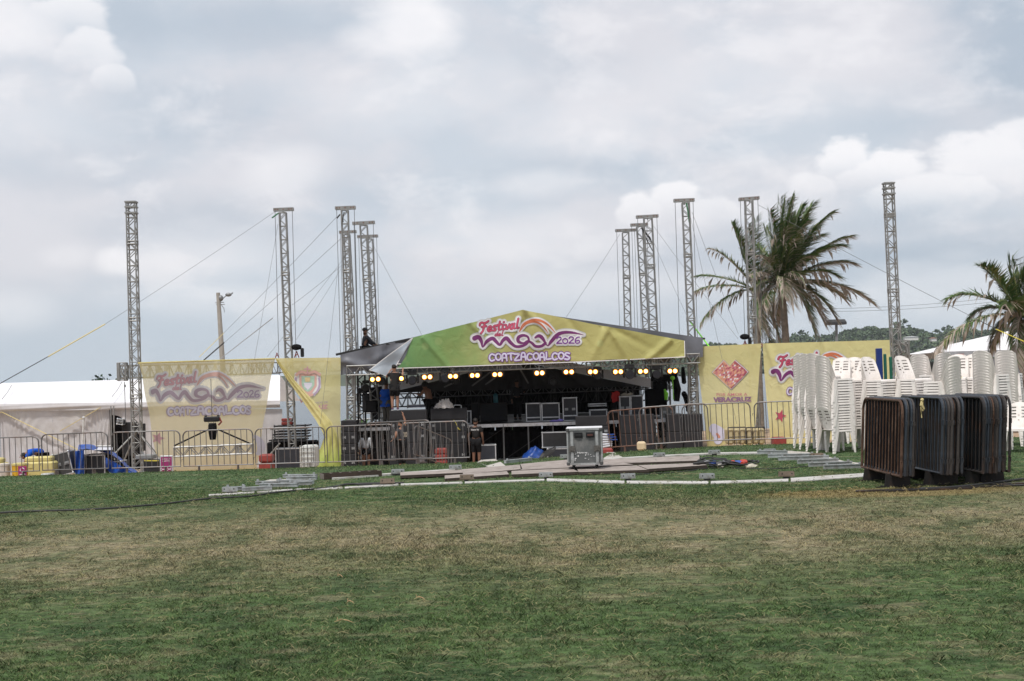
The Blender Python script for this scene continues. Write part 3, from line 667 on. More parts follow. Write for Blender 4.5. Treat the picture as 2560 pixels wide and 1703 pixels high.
def art_mats(pref, tr, al, pale=0.0):
    f = lambda n, c: mat(pref+n, tuple(q+(.72-q)*(.75 if pale and 'halo' in n else pale) for q in c), .65, 0, .05, 3, alpha=al)
    return [f('_halo', (.50, .51, .53)), f('_white', (.66, .64, .66)), f('_red', (.46, .07, .12)), f('_plum', (.15, .025, .13)), f('_orange', (.52, .15, .07)), f('_purple', (.16, .035, .24)), f('_lilac', (.55, .53, .68))]
def cloth_mat(name, cols, axis='X', a=0., b=1., transl=.25, alpha=None, spots=None):
    """printed cloth: colour runs along the object's own x from a to b"""
    m = bpy.data.materials.new(name); m.use_nodes = True; N = m.node_tree.nodes; L = m.node_tree.links; p = N['Principled BSDF']; p.inputs['Roughness'].default_value = .6; p.inputs['Specular IOR Level'].default_value = .3
    tc = N.new('ShaderNodeTexCoord'); sp = N.new('ShaderNodeSeparateXYZ'); L.new(tc.outputs['Object'], sp.inputs[0])
    nz = N.new('ShaderNodeTexNoise'); nz.inputs['Scale'].default_value = .9; nz.inputs['Detail'].default_value = 4; L.new(tc.outputs['Object'], nz.inputs['Vector'])
    mr = N.new('ShaderNodeMapRange'); L.new(sp.outputs[axis], mr.inputs[0]); mr.inputs[1].default_value = a; mr.inputs[2].default_value = b
    ad = N.new('ShaderNodeMath'); ad.operation = 'MULTIPLY_ADD'; L.new(nz.outputs['Fac'], ad.inputs[0]); ad.inputs[1].default_value = .22; L.new(mr.outputs[0], ad.inputs[2])
    r = N.new('ShaderNodeValToRGB'); e = r.color_ramp.elements; e[0].position = .11; e[0].color = (*cols[0], 1); e[1].position = 1; e[1].color = (*cols[-1][1], 1)
    for (pos, c) in cols[1:-1]: q = e.new(pos); q.color = (*c, 1)
    L.new(ad.outputs[0], r.inputs[0]); c = r.outputs[0]
    if spots:
        v = N.new('ShaderNodeTexVoronoi'); v.inputs['Scale'].default_value = 1.3; L.new(tc.outputs['Object'], v.inputs['Vector'])
        rr = N.new('ShaderNodeValToRGB'); rr.color_ramp.elements[0].position = .16; rr.color_ramp.elements[0].color = (.3, .3, .3, 1); rr.color_ramp.elements[1].position = .24; rr.color_ramp.elements[1].color = (0, 0, 0, 1); L.new(v.outputs['Distance'], rr.inputs[0])
        mx = N.new('ShaderNodeMix'); mx.data_type = 'RGBA'; L.new(rr.outputs[0], mx.inputs['Factor']); L.new(c, mx.inputs['A']); mx.inputs['B'].default_value = (*spots, 1); c = mx.outputs['Result']
    L.new(c, p.inputs['Base Color']); sh = p.outputs[0]
    nb = N.new('ShaderNodeTexNoise'); nb.inputs['Scale'].default_value = 2.2; nb.inputs['Detail'].default_value = 3; nb.inputs['Distortion'].default_value = 1.0; L.new(tc.outputs['Object'], nb.inputs['Vector'])
    bp = N.new('ShaderNodeBump'); bp.inputs['Strength'].default_value = .35; bp.inputs['Distance'].default_value = .12; L.new(nb.outputs['Fac'], bp.inputs['Height']); L.new(bp.outputs[0], p.inputs['Normal'])
    t = N.new('ShaderNodeBsdfTranslucent'); L.new(c, t.inputs[0]); ms = N.new('ShaderNodeMixShader'); ms.inputs[0].default_value = transl; L.new(sh, ms.inputs[1]); L.new(t.outputs[0], ms.inputs[2]); sh = ms.outputs[0]
    if alpha is not None:
        t = N.new('ShaderNodeBsdfTransparent'); ms = N.new('ShaderNodeMixShader'); ms.inputs[0].default_value = alpha; L.new(t.outputs[0], ms.inputs[1]); L.new(sh, ms.inputs[2]); sh = ms.outputs[0]
    L.new(sh, N['Material Output'].inputs[0]); return m

class Plane:
    """vertical cloth plane through two top corners (px,py,depth); rip(u,w) pushes it out; u metres along, w metres below the top left"""
    def __init__(s, p, q, rip):
        s.P = at(*p); s.Q = at(*q); d = Vector((s.Q.x-s.P.x, s.Q.y-s.P.y, 0)); s.L = d.length; s.d = d.normalized()
        s.n = Vector((s.d.y, -s.d.x, 0)); s.rip = rip
        if s.n.y > 0: s.n = -s.n
    def __call__(s, px, py, off=0.0):
        r = ray(px, py); t = (s.P-EYE).dot(s.n)/r.dot(s.n); w = EYE+r*t
        return w+s.n*(s.rip((w-s.P).dot(s.d), s.P.z-w.z)+off)

# ------------------------------------------------------------------ gable banner and roof
GD = 56.0
def fold(u, w, u0, w0, ang, wd, amp, ln=2.5):
    """one crease starting at (u0,w0), running in direction ang"""
    c, s_ = cos(ang), sin(ang); a = (u-u0)*c+(w-w0)*s_; b = -(u-u0)*s_+(w-w0)*c
    if a < -.3 or a > ln: return 0
    return amp*exp(-(b/wd)**2)*(1-max(0, a)/ln)
def gable_rip(u, w):
    v = .03*sin(u*1.7+w*2.1)+.02*sin(u*3.9-w*1.3)
    for (a, b, c, d, e, l) in ((0.6, .2, .9, .10, .10, 2.2), (4.4, -.9, 2.0, .12, .10, 1.4), (4.4, -.9, 1.35, .10, .09, 1.6), (4.5, -.9, .75, .10, .08, 1.8), (7.7, -.2, 1.05, .12, .13, 2.2), (7.7, -.2, 2.1, .12, .11, 1.8), (7.7, -.2, .5, .14, -.10, 2.5),
                               (9.9, .55, 2.45, .13, .12, 2.6), (10.4, 1.2, 2.6, .10, .10, 2.2), (2.4, -.4, .8, .10, .09, 2.4), (6.0, -.7, .9, .12, -.08, 2.0)):
        v += fold(u, w, a, b, c, d, e, l)
    return v*1.0
GP = Plane((1030, 845, GD-.35), (1712, 838, GD-.35), gable_rip)
def gable_top(px):
    P = [(1030, 845), (1132, 820), (1305, 775), (1482, 812), (1560, 826), (1612, 833), (1712, 852)]
    P = [(1030, 845), (1130, 819), (1215, 798), (1305, 775), (1380, 789), (1480, 810), (1560, 824), (1610, 833), (1712, 852)]
    for (a, b), (c, d) in zip(P, P[1:]):
        if a <= px <= c: return b+(d-b)*(px-a)/(c-a)
    return 850
def build_gable():
    t = thing('banner', 'long green and yellow festival banner draped over the gable of the stage roof', 'banner', GP(1305, 905))
    mb = MB()
    def fn(i, j):
        # left edge runs from (1030,845) down to (985,922)
        px0 = 1030+(985-1030)*j; px = px0+(1712-px0)*i; T = gable_top(max(px, 1030)); B = 922+(px-985)/(1712-985)*(893-922)+1.5*sin(i*40)
        if px < 1030: T = 845+(px-1030)*-1.7
        return GP(px, T+(B-T)*j, 0)
    mb.grid(fn, 200, 44)
    # white hem along the bottom and the left edge
    A = Art(mb, GP); A.stroke([(987, 921), (1150, 916), (1300, 910.5), (1500, 902.5), (1710, 892.5)], 2.2, 2, 2); A.stroke([(1031, 846), (1008, 884), (987, 920)], 2.2, 2, 2); A.stroke([(1711, 853), (1711, 892)], 1.6, 2, 2, smooth=0)
    festival_logo(mb, GP, lambda X, Y: (840+X/4.91, 740+Y/4.91))
    g = cloth_mat('gable_print', [(.13, .28, .11), (.30, (.22, .35, .12)), (.46, (.44, .42, .17)), (.62, (.49, .45, .18)), (1.0, (.43, .41, .15))], 'X', -5.0, 7.0, .18, spots=(.42, .50, .22))
    mb.build('cloth', [g]+art_mats('gable', 0, None), t, smooth=True)
    # the loose corner, folded back and pale
    mb = MB(); a, b, c, d = (1030, 846), (924, 925), (968, 941), (985, 922)
    S2 = Plane((924, 925, GD-.5), (1030, 846, GD-.45), lambda u, w: .05*sin(u*5+w*3)+.04*sin(w*7))
    def fn2(i, j):
        p = Vector(a).lerp(Vector(b), j); q = Vector(a).lerp(Vector(c), j) if j < .001 else Vector((1030+(985-1030)*min(j*1.1, 1), 846+(922-846)*min(j*1.1, 1))).lerp(Vector(c), max(0, j*1.0-.55)*1.2)
        if j > .98: q = Vector(c)
        r = p.lerp(q, i); return S2(r.x, r.y, .02)
    mb.grid(fn2, 12, 16)
    A = Art(mb, S2); A.stroke([(1030, 846), (975, 886), (924, 925)], 1.8, 1, 6, smooth=0); A.stroke([(924, 925), (968, 941)], 1.6, 1, 6, smooth=0)
    mb.build('loose_corner', [tarp_back, whitep], t, smooth=True)
build_gable()

def build_roof():
    t = thing('stage_roof', 'grey fabric ridge roof over the stage, lowered halfway down its towers', 'roof', at(1305, 890, 60))
    def tr(u, w): return .05*sin(u*2.3+w*1.9)+.03*sin(u*6-w*4)+fold(u, w, 3.9, -.9, 2.3, .10, .16, 3)+fold(u, w, 3.6, -.7, 2.75, .12, .15, 3.5)+fold(u, w, .3, .3, .3, .12, .12, 2)+fold(u, w, 3.0, -.4, 2.0, .1, .12, 2)+fold(u, w, 1.6, -.1, 1.9, .1, .10, 2)
    R = Plane((852, 887, GD), (1757, 845, GD), tr)
    mb = MB()
    def fn(i, j):
        px = 852+(1305-852)*i; T = 887+(778-887)*i; B = 938+(px-855)*(-.031)-(0 if i > .35 else 18*sin(i/.35*pi)*.6)
        return R(px, T+(B-T)*j)
    mb.grid(fn, 60, 14, keep=lambda i, j: True)
    def fn3(i, j):
        px = 1305+(1757-1305)*i; T = 778+(845-778)*i; B = 922+(px-985)/(1757-985)*(893-922); return R(px, T+(B-T)*j)
    mb.grid(fn3, 60, 12); mb.build('front_valance', grey_tarp, t, smooth=True)
    # dark stained end batten at the left eave
    e = at(852, 889, GD); f = at(1305, 781, GD); g = at(1757, 849, GD); mb = MB(); mb.beam(e+Vector((-.2, .05, .04)), e.lerp(f, .38)+Vector((0, .05, .0)), .07, .09); mb.build('gable_batten', black, t); mb = MB(); mb.beam(f.lerp(g, .9)+Vector((0, .05, .0)), g+Vector((.1, .05, .03)), .06, .07); mb.build('gable_batten', black, t)
    e = e-Vector((0, 0, .10)); f = f-Vector((0, 0, .14)); g = g-Vector((0, 0, .10))
    # two roof slopes, sinking towards the back
    Y2 = 71.0; dz = -.75; off = Vector((0, Y2-GD, dz)); nseg = 8
    mb = MB()
    for (a, b) in ((e, f), (f, g)):
        mb.grid(lambda i, j: a.lerp(b, i)+off*j+Vector((0, .1, -.06*sin(j*pi*nseg)**2+.02)), 10, 32)
    mb.build('roof_fabric', dark_tarp, t, smooth=True)
build_roof()

def build_inner_canopy():
    """the lower ridge canopy at the back of the stage: dark pleated end with pale slopes"""
    D0, D1 = 63.0, 70.5
    t = thing('canopy', 'low dark pleated canopy with pale roof edges at the back of the stage', 'canopy', at(1290, 975, D0))
    a0, p0, b0 = at(925, 985, D0), at(1290, 893, D0), at(1650, 966, D0)
    a1, b1 = at(1075, 981, D0), at(1510, 969, D0)
    mb = MB()
    def bottom(px): return 984-(px-925)*.0262
    def top(px): return 985+(893-985)*(px-925)/365 if px < 1290 else 893+(966-893)*(px-1290)/360
    def fn(i, j):
        px = 926+(1648-926)*i; T = min(top(px)+9, bottom(px)-1); B = bottom(px)
        p = at(px, T+(B-T)*j, D0)
        # pleats fan out from the ridge
        q = atan2(px-1290, (T+(B-T)*j)-850)
        return p+Vector((0, .22*abs(sin(q*16))+1.2*j*0, 0))
    mb.grid(fn, 150, 8); mb.build('end_wall', dark_tarp, t, smooth=True)
    mb = MB()
    for (A_, B_) in ((a0, p0), (p0, b0)):
        up = Vector((0, 0, .26)); off = Vector((0, D1-D0, -.3))
        mb.add([A_-up*.6, B_-up*.6, B_+up, A_+up], [(0, 1, 2, 3)]); mb.add([A_+up, B_+up, B_+up+off, A_+up+off], [(0, 1, 2, 3)])
    mb.build('roof_edge', tentw, t)
    for (x, y, x2, y2) in ((1180, 965, 1226, 931), (1213, 962, 1247, 938), (1301, 924, 1321, 959), (1110, 968, 1150, 950)):
        mb = MB(); mb.beam(at(x, y, D0-.25), at(x2, y2, D0-.25), .07, .07); mb.build('rafter', alu_d, t)
build_inner_canopy()

# ------------------------------------------------------------------ towers
def tower(lab, top, bot, Y, w, head=None, headh=.13, cable_bot=None, group='truss towers around the stage', outr=False, cables=True, baseY=None):
    T = at(top[0], top[1], Y); B = at(bot[0], bot[1], Y); zb = gz(B.x, Y)
    if zb < -2.6: zb = -2.6
    d = (T-B); B = T-d*((T.z-zb)/d.z)
    t = thing('truss_tower', lab, 'truss tower', B, 0, group)
    mb = MB(); lattice(mb, B, T-Vector((0, 0, .03)), w*.84, .55, .026, .014); mb.build('mast', alu, t)
    mb = MB(); mb.box(B+Vector((0, 0, .03)), (w+.25, w+.25, .06)); mb.build('base_plate', alu, t)
    if head:
        l, r = at(head[0], head[1], Y), at(head[2], head[3], Y); mid = (l+r)/2
        mb = MB(); hh = headh
        for s_ in (-1, 1): mb.beam(l+Vector((0, s_*.10, 0)), r+Vector((0, s_*.10, 0)), .03, hh)
        for q in (.08, .3, .7, .92): mb.beam(l.lerp(r, q)+Vector((0, -.1, 0)), l.lerp(r, q)+Vector((0, .1, 0)), .06, .06)
        mb.beam(mid+Vector((0, 0, -hh/2)), T+Vector((0, 0, -.02)), .2, .2)
        mb.build('head_block', alu, t)
        for q in (.1, .22, .5, .78, .9):
            mb = MB(); mb.disc(l.lerp(r, q)+Vector((0, -.117, 0)), .03, n=8); mb.build('bolt', mat('bolt_red', (.15, .07, .05), .6), t)
        if cables:
            for q, e in ((.07, l), (.93, r)):
                p = l.lerp(r, q); zb2 = cable_bot if cable_bot is not None else 1.9
                mb = MB(); mb.tube([p, (p.x+.0, p.y, zb2)], .011, 5); mb.build('hoist_cable', wire, t)
    else:
        mb = MB()
        for z in (-.05, -.22, -.42):
            for (a, b) in (((-1, -1), (1, -1)), ((1, -1), (1, 1)), ((1, 1), (-1, 1)), ((-1, 1), (-1, -1))):
                mb.beam(T+Vector((a[0]*w/2, a[1]*w/2, z)), T+Vector((b[0]*w/2, b[1]*w/2, z)), .045, .05)
        mb.build('top_frame', alu, t)
    if outr:
        for (dx, dy) in ((-1.35, -.6), (1.25, -.6), (.9, .9), (-.9, .9)):
            mb = MB(); q = B+Vector((dx, dy, .03)); mb.tube([B+Vector((0, 0, 1.5)), q], .03, 6); mb.box(q, (.16, .16, .04))
            mb.tube([B+Vector((dx*.12, dy*.12, .12)), q+Vector((0, 0, .03))], .02, 5); mb.build('outrigger', alu, t)
    return t
TW = [
 ('tall plain truss tower at the left, bare topped, on splayed outriggers', (328, 502), (345, 1188), 48.0, .34, None, True),
 ('truss tower standing at the join of the two left banners', (707, 530), (731, 1110), 56.6, .31, (684, 525, 734, 523), False),
 ('foremost of the four clustered towers at the left corner of the roof', (862, 524), (878, 1060), 56.3, .31, (838, 521, 889, 519), False),
 ('shortest looking tower of the left cluster, half hidden behind the corner tower', (867, 585), (884, 885), 67.0, .33, (848, 581, 891, 579), False),
 ('tower in the left cluster with its head beam second highest', (909, 562), (928, 870), 61.0, .36, (881, 559, 937, 556), False),
 ('tower at the right of the left cluster, just right of the rooftop worker', (924, 596), (938, 870), 68.5, .33, (893, 592, 945, 590), False),
 ('leftmost tower of the group behind the right half of the gable', (1564, 580), (1570, 830), 68.0, .36, (1538, 577, 1590, 575), False),
 ('truss tower in front of its taller twin behind the right of the gable', (1599, 565), (1616, 835), 67.0, .33, (1576, 563, 1620, 561), False),
 ('taller twin tower with the widest head beam behind the right of the gable', (1620, 544), (1634, 838), 62.0, .42, (1590, 543, 1646, 540), False),
 ('tower at the right corner of the stage roof with a green strap at its head', (1714, 505), (1730, 855), 57.5, .33, (1684, 502, 1736, 500), False),
 ('truss tower against the left palm crown, above the heart banner', (1872, 500), (1882, 860), 57.5, .35, (1847, 499, 1898, 495), False),
 ('tall plain truss tower at the far right end of the banners', (2221, 455), (2240, 875), 49.0, .34, None, False)]
for lab, a, b, Y, w, h, o in TW: tower(lab, a, b, Y, w, h, outr=o)
# ------------------------------------------------------------------ banners
ripL = lambda u, w: .05*sin(u*1.3+.6)*min(1, w/1.5)+.03*sin(u*3.1+w*.8)+.02*sin(w*4+u)+fold(u, w, 4.6, .1, 1.9, .15, .08, 3)+fold(u, w, .1, .1, 1.2, .15, .08, 3)
B1 = Plane((343, 908, 47.4), (686, 896, 55.3), ripL)
def quad_cloth(S, tl, tr, br, bl, nu=40, nv=30, scallop=0.0):
    def fn(i, j):
        t = Vector(tl).lerp(Vector(tr), i); b = Vector(bl).lerp(Vector(br), i); p = t.lerp(b, j)
        p.y += scallop*sin(i*pi*3)**2*(1-j) + (4*sin(i*9)*j*j)
        # the side edges pull in
        return S(p.x, p.y)
    return fn
def starfish(A, cx, cy, r, k, lay, rot=.3):
    P = []
    for i in range(10):
        a = rot+i*pi/5; q = r if i % 2 == 0 else r*.42; P.append((cx+q*sin(a), cy-q*cos(a)))
    for i in range(5): A.poly([(cx, cy), P[(2*i-1) % 10], P[2*i], P[(2*i+1) % 10]], k, lay)
def build_banners():
    yel = [(.70, .60, .28), (.30, (.77, .71, .37)), (.55, (.73, .68, .35)), (.8, (.68, .64, .31)), (1.0, (.70, .60, .28))]
    # far left banner
    t = thing('banner', 'see-through yellow festival banner hung between the two left towers', 'banner', B1(515, 1180))
    mb = MB(); mb.grid(quad_cloth(B1, (343, 908), (685, 897), (643, 1172), (399, 1188), scallop=1.5), 90, 60)
    Lg = lambda X, Y: (370.3+((840+X/4.91)-1180)*1.035, 942+((740+Y/4.91)-808)*1.017)
    festival_logo(mb, B1, Lg); A = Art(mb, B1)
    starfish(A, 393, 1096, 17, 3, 1)
    A.stroke([(640, 1092, 10), (648, 1102, 16), (652, 1120, 20), (644, 1134, 10)], 0, 7, 1)
    mb.build('cloth', [cloth_mat('banner_left', [(.78, .63, .32), (.30, (.86, .78, .48)), (.55, (.84, .77, .47)), (.8, (.80, .74, .42)), (1.0, (.76, .62, .30))], 'Z', 0, 5.0, .45, .76)]+art_mats('bl', 0, None, .42), t, smooth=True)
    mb = MB(); mb.tube([B1(343+342*i/20, 908-11*i/20, -.02) for i in range(21)], .03, 5); mb.build('top_hem', mat('hem_yellow', (.6, .52, .2), .7), t)
    # torn shield banner
    rip2 = lambda u, w: .04*sin(u*3+w)+.02*sin(w*5)
    B2 = Plane((686, 896, 55.2), (851, 893, 55.9), rip2)
    t = thing('banner', 'torn yellow banner with the state shield, its left half twisted down to the grass', 'banner', B2(830, 1150))
    mb = MB()
    # the hanging sheet; its left edge is the diagonal fold
    def edgeL(py):
        P = [(896, 688), (940, 712), (980, 742), (1020, 772), (1060, 800), (1100, 812), (1130, 808), (1168, 784)]
        for (a, b), (c, d) in zip(P, P[1:]):
            if a <= py <= c: return b+(d-b)*(py-a)/(c-a)
        return 784
    def edgeR(py):
        P = [(893, 851), (1050, 851), (1100, 854), (1140, 864), (1168, 874)]
        for (a, b), (c, d) in zip(P, P[1:]):
            if a <= py <= c: return b+(d-b)*(py-a)/(c-a)
        return 874
    def fn(i, j):
        py = 894+(1166-894)*j; l, r = edgeL(max(py, 896)), edgeR(py); px = l+(r-l)*i
        g = .16*sin(i*pi*5)*max(0, j-.62)*2
        return B2(px, py+2*(1-i)*(1-j), g)
    mb.grid(fn, 50, 70)
    # state shield, simple forms
    A = Art(mb, B2)
    fx = lambda X, Y: (640+X/3.564, 800+Y/3.564)
    P = lambda pts: [fx(*p) for p in pts]
    A.poly(P([(345, 470), (575, 470), (580, 600), (520, 680), (400, 680), (330, 590)]), 1, 1)
    A.stroke(P([(355, 520), (352, 580), (372, 640), (410, 675)]), 5, 6, 2); A.stroke(P([(562, 520), (566, 575), (548, 630), (515, 665)]), 5, 6, 2)
    A.poly(P([(385, 480), (540, 480), (540, 590), (500, 650), (460, 672), (420, 648), (388, 590)]), 5, 2)
    A.poly(P([(404, 500), (522, 500), (520, 582), (490, 626), (460, 642), (432, 624), (408, 582)]), 8, 3)
    A.poly(P([(425, 560), (500, 560), (496, 590), (462, 625), (434, 596)]), 7, 4); A.poly(P([(435, 512), (485, 512), (480, 550), (440, 552)]), 9, 4)
    A.stroke(P([(360, 490), (400, 462), (460, 476), (520, 462), (566, 488)]), 7, 5, 5); A.stroke(P([(430, 438), (484, 442)]), 3.2, 3, 6, smooth=0); A.stroke(P([(457, 420), (457, 475)]), 3.6, 3, 6, smooth=0)
    A.stroke(P([(430, 665), (460, 680), (500, 665)]), 6, 5, 5)
    text_on(mb, B2, 'EL ESTADO DE', *fx(548, 738), 50, 4.6, 4, 2, -.07, .01)
    text_on(mb, B2, 'CRUZ', *fx(562, 778), 43, 10.5, 3, 2, -.09, .05)
    text_on(mb, B2, '030', *fx(552, 824), 24, 8, 4, 2, -.08, .03)
    text_on(mb, B2, 'V', *fx(405, 724), 11, 10, 3, 2, 0, .05)
    mb.build('cloth', [cloth_mat('banner_torn', yel, 'Z', 0, 5.0, .4, .9)]+art_mats('bt', 0, None, .40)+[mat('bt_green', (.36, .52, .42), .7), mat('bt_gold', (.62, .50, .28), .7)], t, smooth=True)
    mb = MB()
    def fl(i, j):   # rolled edge: the cloth turned back on itself along the diagonal, ending in a lime bundle on the grass
        P1 = [(688, 896), (714, 945), (750, 995), (788, 1050), (810, 1090), (800, 1120), (770, 1170)]; P2 = [(691, 897), (736, 950), (784, 1003), (828, 1055), (848, 1100), (856, 1135), (872, 1168)]
        q = j*(len(P1)-1); k = min(int(q), len(P1)-2); f = q-k
        a = Vector(P1[k]).lerp(Vector(P1[k+1]), f); b = Vector(P2[k]).lerp(Vector(P2[k+1]), f); p = a.lerp(b, i)
        return B2(p.x, p.y, .10+.08*sin(i*pi)+.03*sin(i*17+j*3))
    mb.grid(fl, 14, 40); mb.build('turned_edge', cloth_mat('banner_turned', [(.50, .62, .16), (.25, (.66, .68, .24)), (.5, (.80, .74, .36)), (.8, (.80, .74, .38)), (1.0, (.80, .74, .38))], 'Z', 0, 3.6, .35), t, smooth=True)
    # heart banner
    rip3 = lambda u, w: .04*sin(u*2.1)+.03*sin(u*4+w)+fold(u, w, 2.6, .0, 1.8, .12, .07, 3)
    B3 = Plane((1742, 866, 56.4), (1905, 859, 54.3), rip3)
    t = thing('banner', 'yellow banner printed with a faceted red heart, right of the stage', 'banner', B3(1830, 1110))
    mb = MB(); mb.grid(quad_cloth(B3, (1742, 867), (1903, 859), (1886, 1108), (1768, 1116)), 60, 60)
    A = Art(mb, B3); fx = lambda X, Y: (1720+X/4.356, 800+Y/4.356)
    P = lambda pts: [fx(*p) for p in pts]
    H = [(262, 572), (390, 432), (462, 500), (520, 432), (664, 566), (480, 764)]
    A.poly(P([(262, 572), (390, 432), (462, 500), (480, 764)]), 4, 0); A.poly(P([(462, 500), (520, 432), (664, 566), (480, 764)]), 4, 0)
    sc = lambda pts, q: [((x-466)*q+466, (y-585)*q+585) for x, y in pts]
    A.poly(P(sc([(262, 572), (390, 432), (462, 500), (480, 764)], .97)), 2, 2); A.poly(P(sc([(462, 500), (520, 432), (664, 566), (480, 764)], .97)), 2, 2); A.poly(P(sc([(262, 572), (390, 432), (462, 500), (480, 764)], .93)), 10, 3); A.poly(P(sc([(462, 500), (520, 432), (664, 566), (480, 764)], .93)), 11, 3)
    # facets
    base = [((262, 572), 0), ((390, 432), 0)]
    rnd = random.Random(5); HQ = sc(H, .93)
    def inside(x, y):
        r = False
        for (xa, ya), (xb, yb) in zip(HQ, HQ[1:]+HQ[:1]):
            if (ya > y) != (yb > y) and x < (xb-xa)*(y-ya)/(yb-ya)+xa: r = not r
        return r
    s_ = 24
    for gi in range(-1, 18):
        for gj in range(-1, 15):
            x, y = 270+gi*s_+0, 440+gj*s_
            for tri in (((x, y), (x+s_, y), (x, y+s_)), ((x+s_, y+s_), (x, y+s_), (x+s_, y))):
                if all(inside(*v) for v in tri): A.poly(P(tri), rnd.choice((3, 3, 5, 10, 11, 10, 2, 11, 3)), 4)
    text_on(mb, B3, 'POR AMOR A', *fx(480, 812), 74, 7.5, 3, 2, -.01, .004)
    text_on(mb, B3, 'VERACRUZ', *fx(486, 866), 94, 12.5, 4, 2, -.015, .06)
    A.stroke([(1787, 1072, 26), (1800, 1085, 34), (1798, 1100, 22)], 0, 7, 1); A.stroke([(1796, 1085, 6), (1801, 1092, 7)], 0, 5, 2)
    mb.build('cloth', [cloth_mat('banner_heart', yel, 'Z', 0, 5.0, .35, .93)]+art_mats('bh', 0, None, .16)+[mat('bh_x', (.3, .3, .3)), mat('bh_y', (.3, .3, .3)), mat('bh_tan', (.60, .34, .22), .7), mat('bh_wine', (.34, .09, .11), .7)], t, smooth=True)
    # right festival banner
    rip4 = lambda u, w: .03*sin(u*1.7)+.03*sin(u*3.7+w)+fold(u, w, .3, .0, 1.2, .15, .08, 3)+fold(u, w, 3, 0, 1.4, .15, .06, 2)
    B4 = Plane((1906, 859, 54.2), (2227, 850, 49.3), rip4)
    t = thing('banner', 'yellow festival banner behind the chair stacks on the right', 'banner', B4(2060, 1105))
    mb = MB(); mb.grid(quad_cloth(B4, (1907, 859), (2227, 850), (2229, 1098), (1926, 1108)), 90, 50)
    festival_logo(mb, B4, lambda X, Y: (1930+((840+X/4.91)-1180)*.96, 892+((740+Y/4.91)-808)*1.0)); A = Art(mb, B4); starfish(A, 1953, 1040, 17, 3, 1)
    mb.build('cloth', [cloth_mat('banner_right', yel, 'Z', 0, 5.0, .3, .96)]+art_mats('br', 0, None), t, smooth=True)
build_banners()
# trusses that carry the banners
def beam_truss(lab, p, q, w, h, group=None, m=alu):
    t = thing('truss_beam', lab, 'truss', (Vector(p)+Vector(q))/2, 0, group); mb = MB(); lattice(mb, p, q, w, .55, .026, .014, h, joints=2.0); mb.build('lattice', m, t); return t
t = beam_truss('banner truss behind the left see-through banner', at(310, 930, 48.2), at(690, 920, 56.9), .38, .42)
beam_truss('banner truss behind the torn shield banner', at(694, 919, 57.0), at(852, 914, 57.3), .36, .40)
beam_truss('banner truss behind the heart banner', at(1748, 888, 57.4), at(1888, 882, 55.2), .36, .36)
beam_truss('banner truss behind the right festival banner', at(1892, 881, 55.2), at(2262, 874, 49.6), .36, .40)
# end blocks of the banner truss
mb = MB(); c = at(321, 929, 47.9); lattice(mb, c+Vector((-.2, 0, -.3)), c+Vector((-.2, 0, .3)), .26, .3, .03, .014, joints=0); mb.box(c+Vector((-.3, -.14, 0)), (.07, .02, .6)); mb.tube([c+Vector((-.12, -.2, .22)), c+Vector((-.2, -.2, .0)), c+Vector((-.1, -.2, -.22))], .02, 5)
solo(mb, 'sleeve_block', alu, 'grey sleeve block where the banner truss meets the left plain tower', 'sleeve block')
mb = MB(); c = at(2249, 875, 49.0); lattice(mb, c+Vector((.1, 0, -.32)), c+Vector((.1, 0, .32)), .36, .32, .03, .012, joints=0); mb.tube([c+Vector((-.12, -.25, .3)), c+Vector((0, -.27, -.05)), c+Vector((.2, -.25, -.2)), c+Vector((.18, -.25, .1)), c+Vector((-.05, -.25, .28))], .03, 6)
solo(mb, 'sleeve_block', alu, 'grey sleeve block on the right plain tower, wound with dark webbing', 'sleeve block')
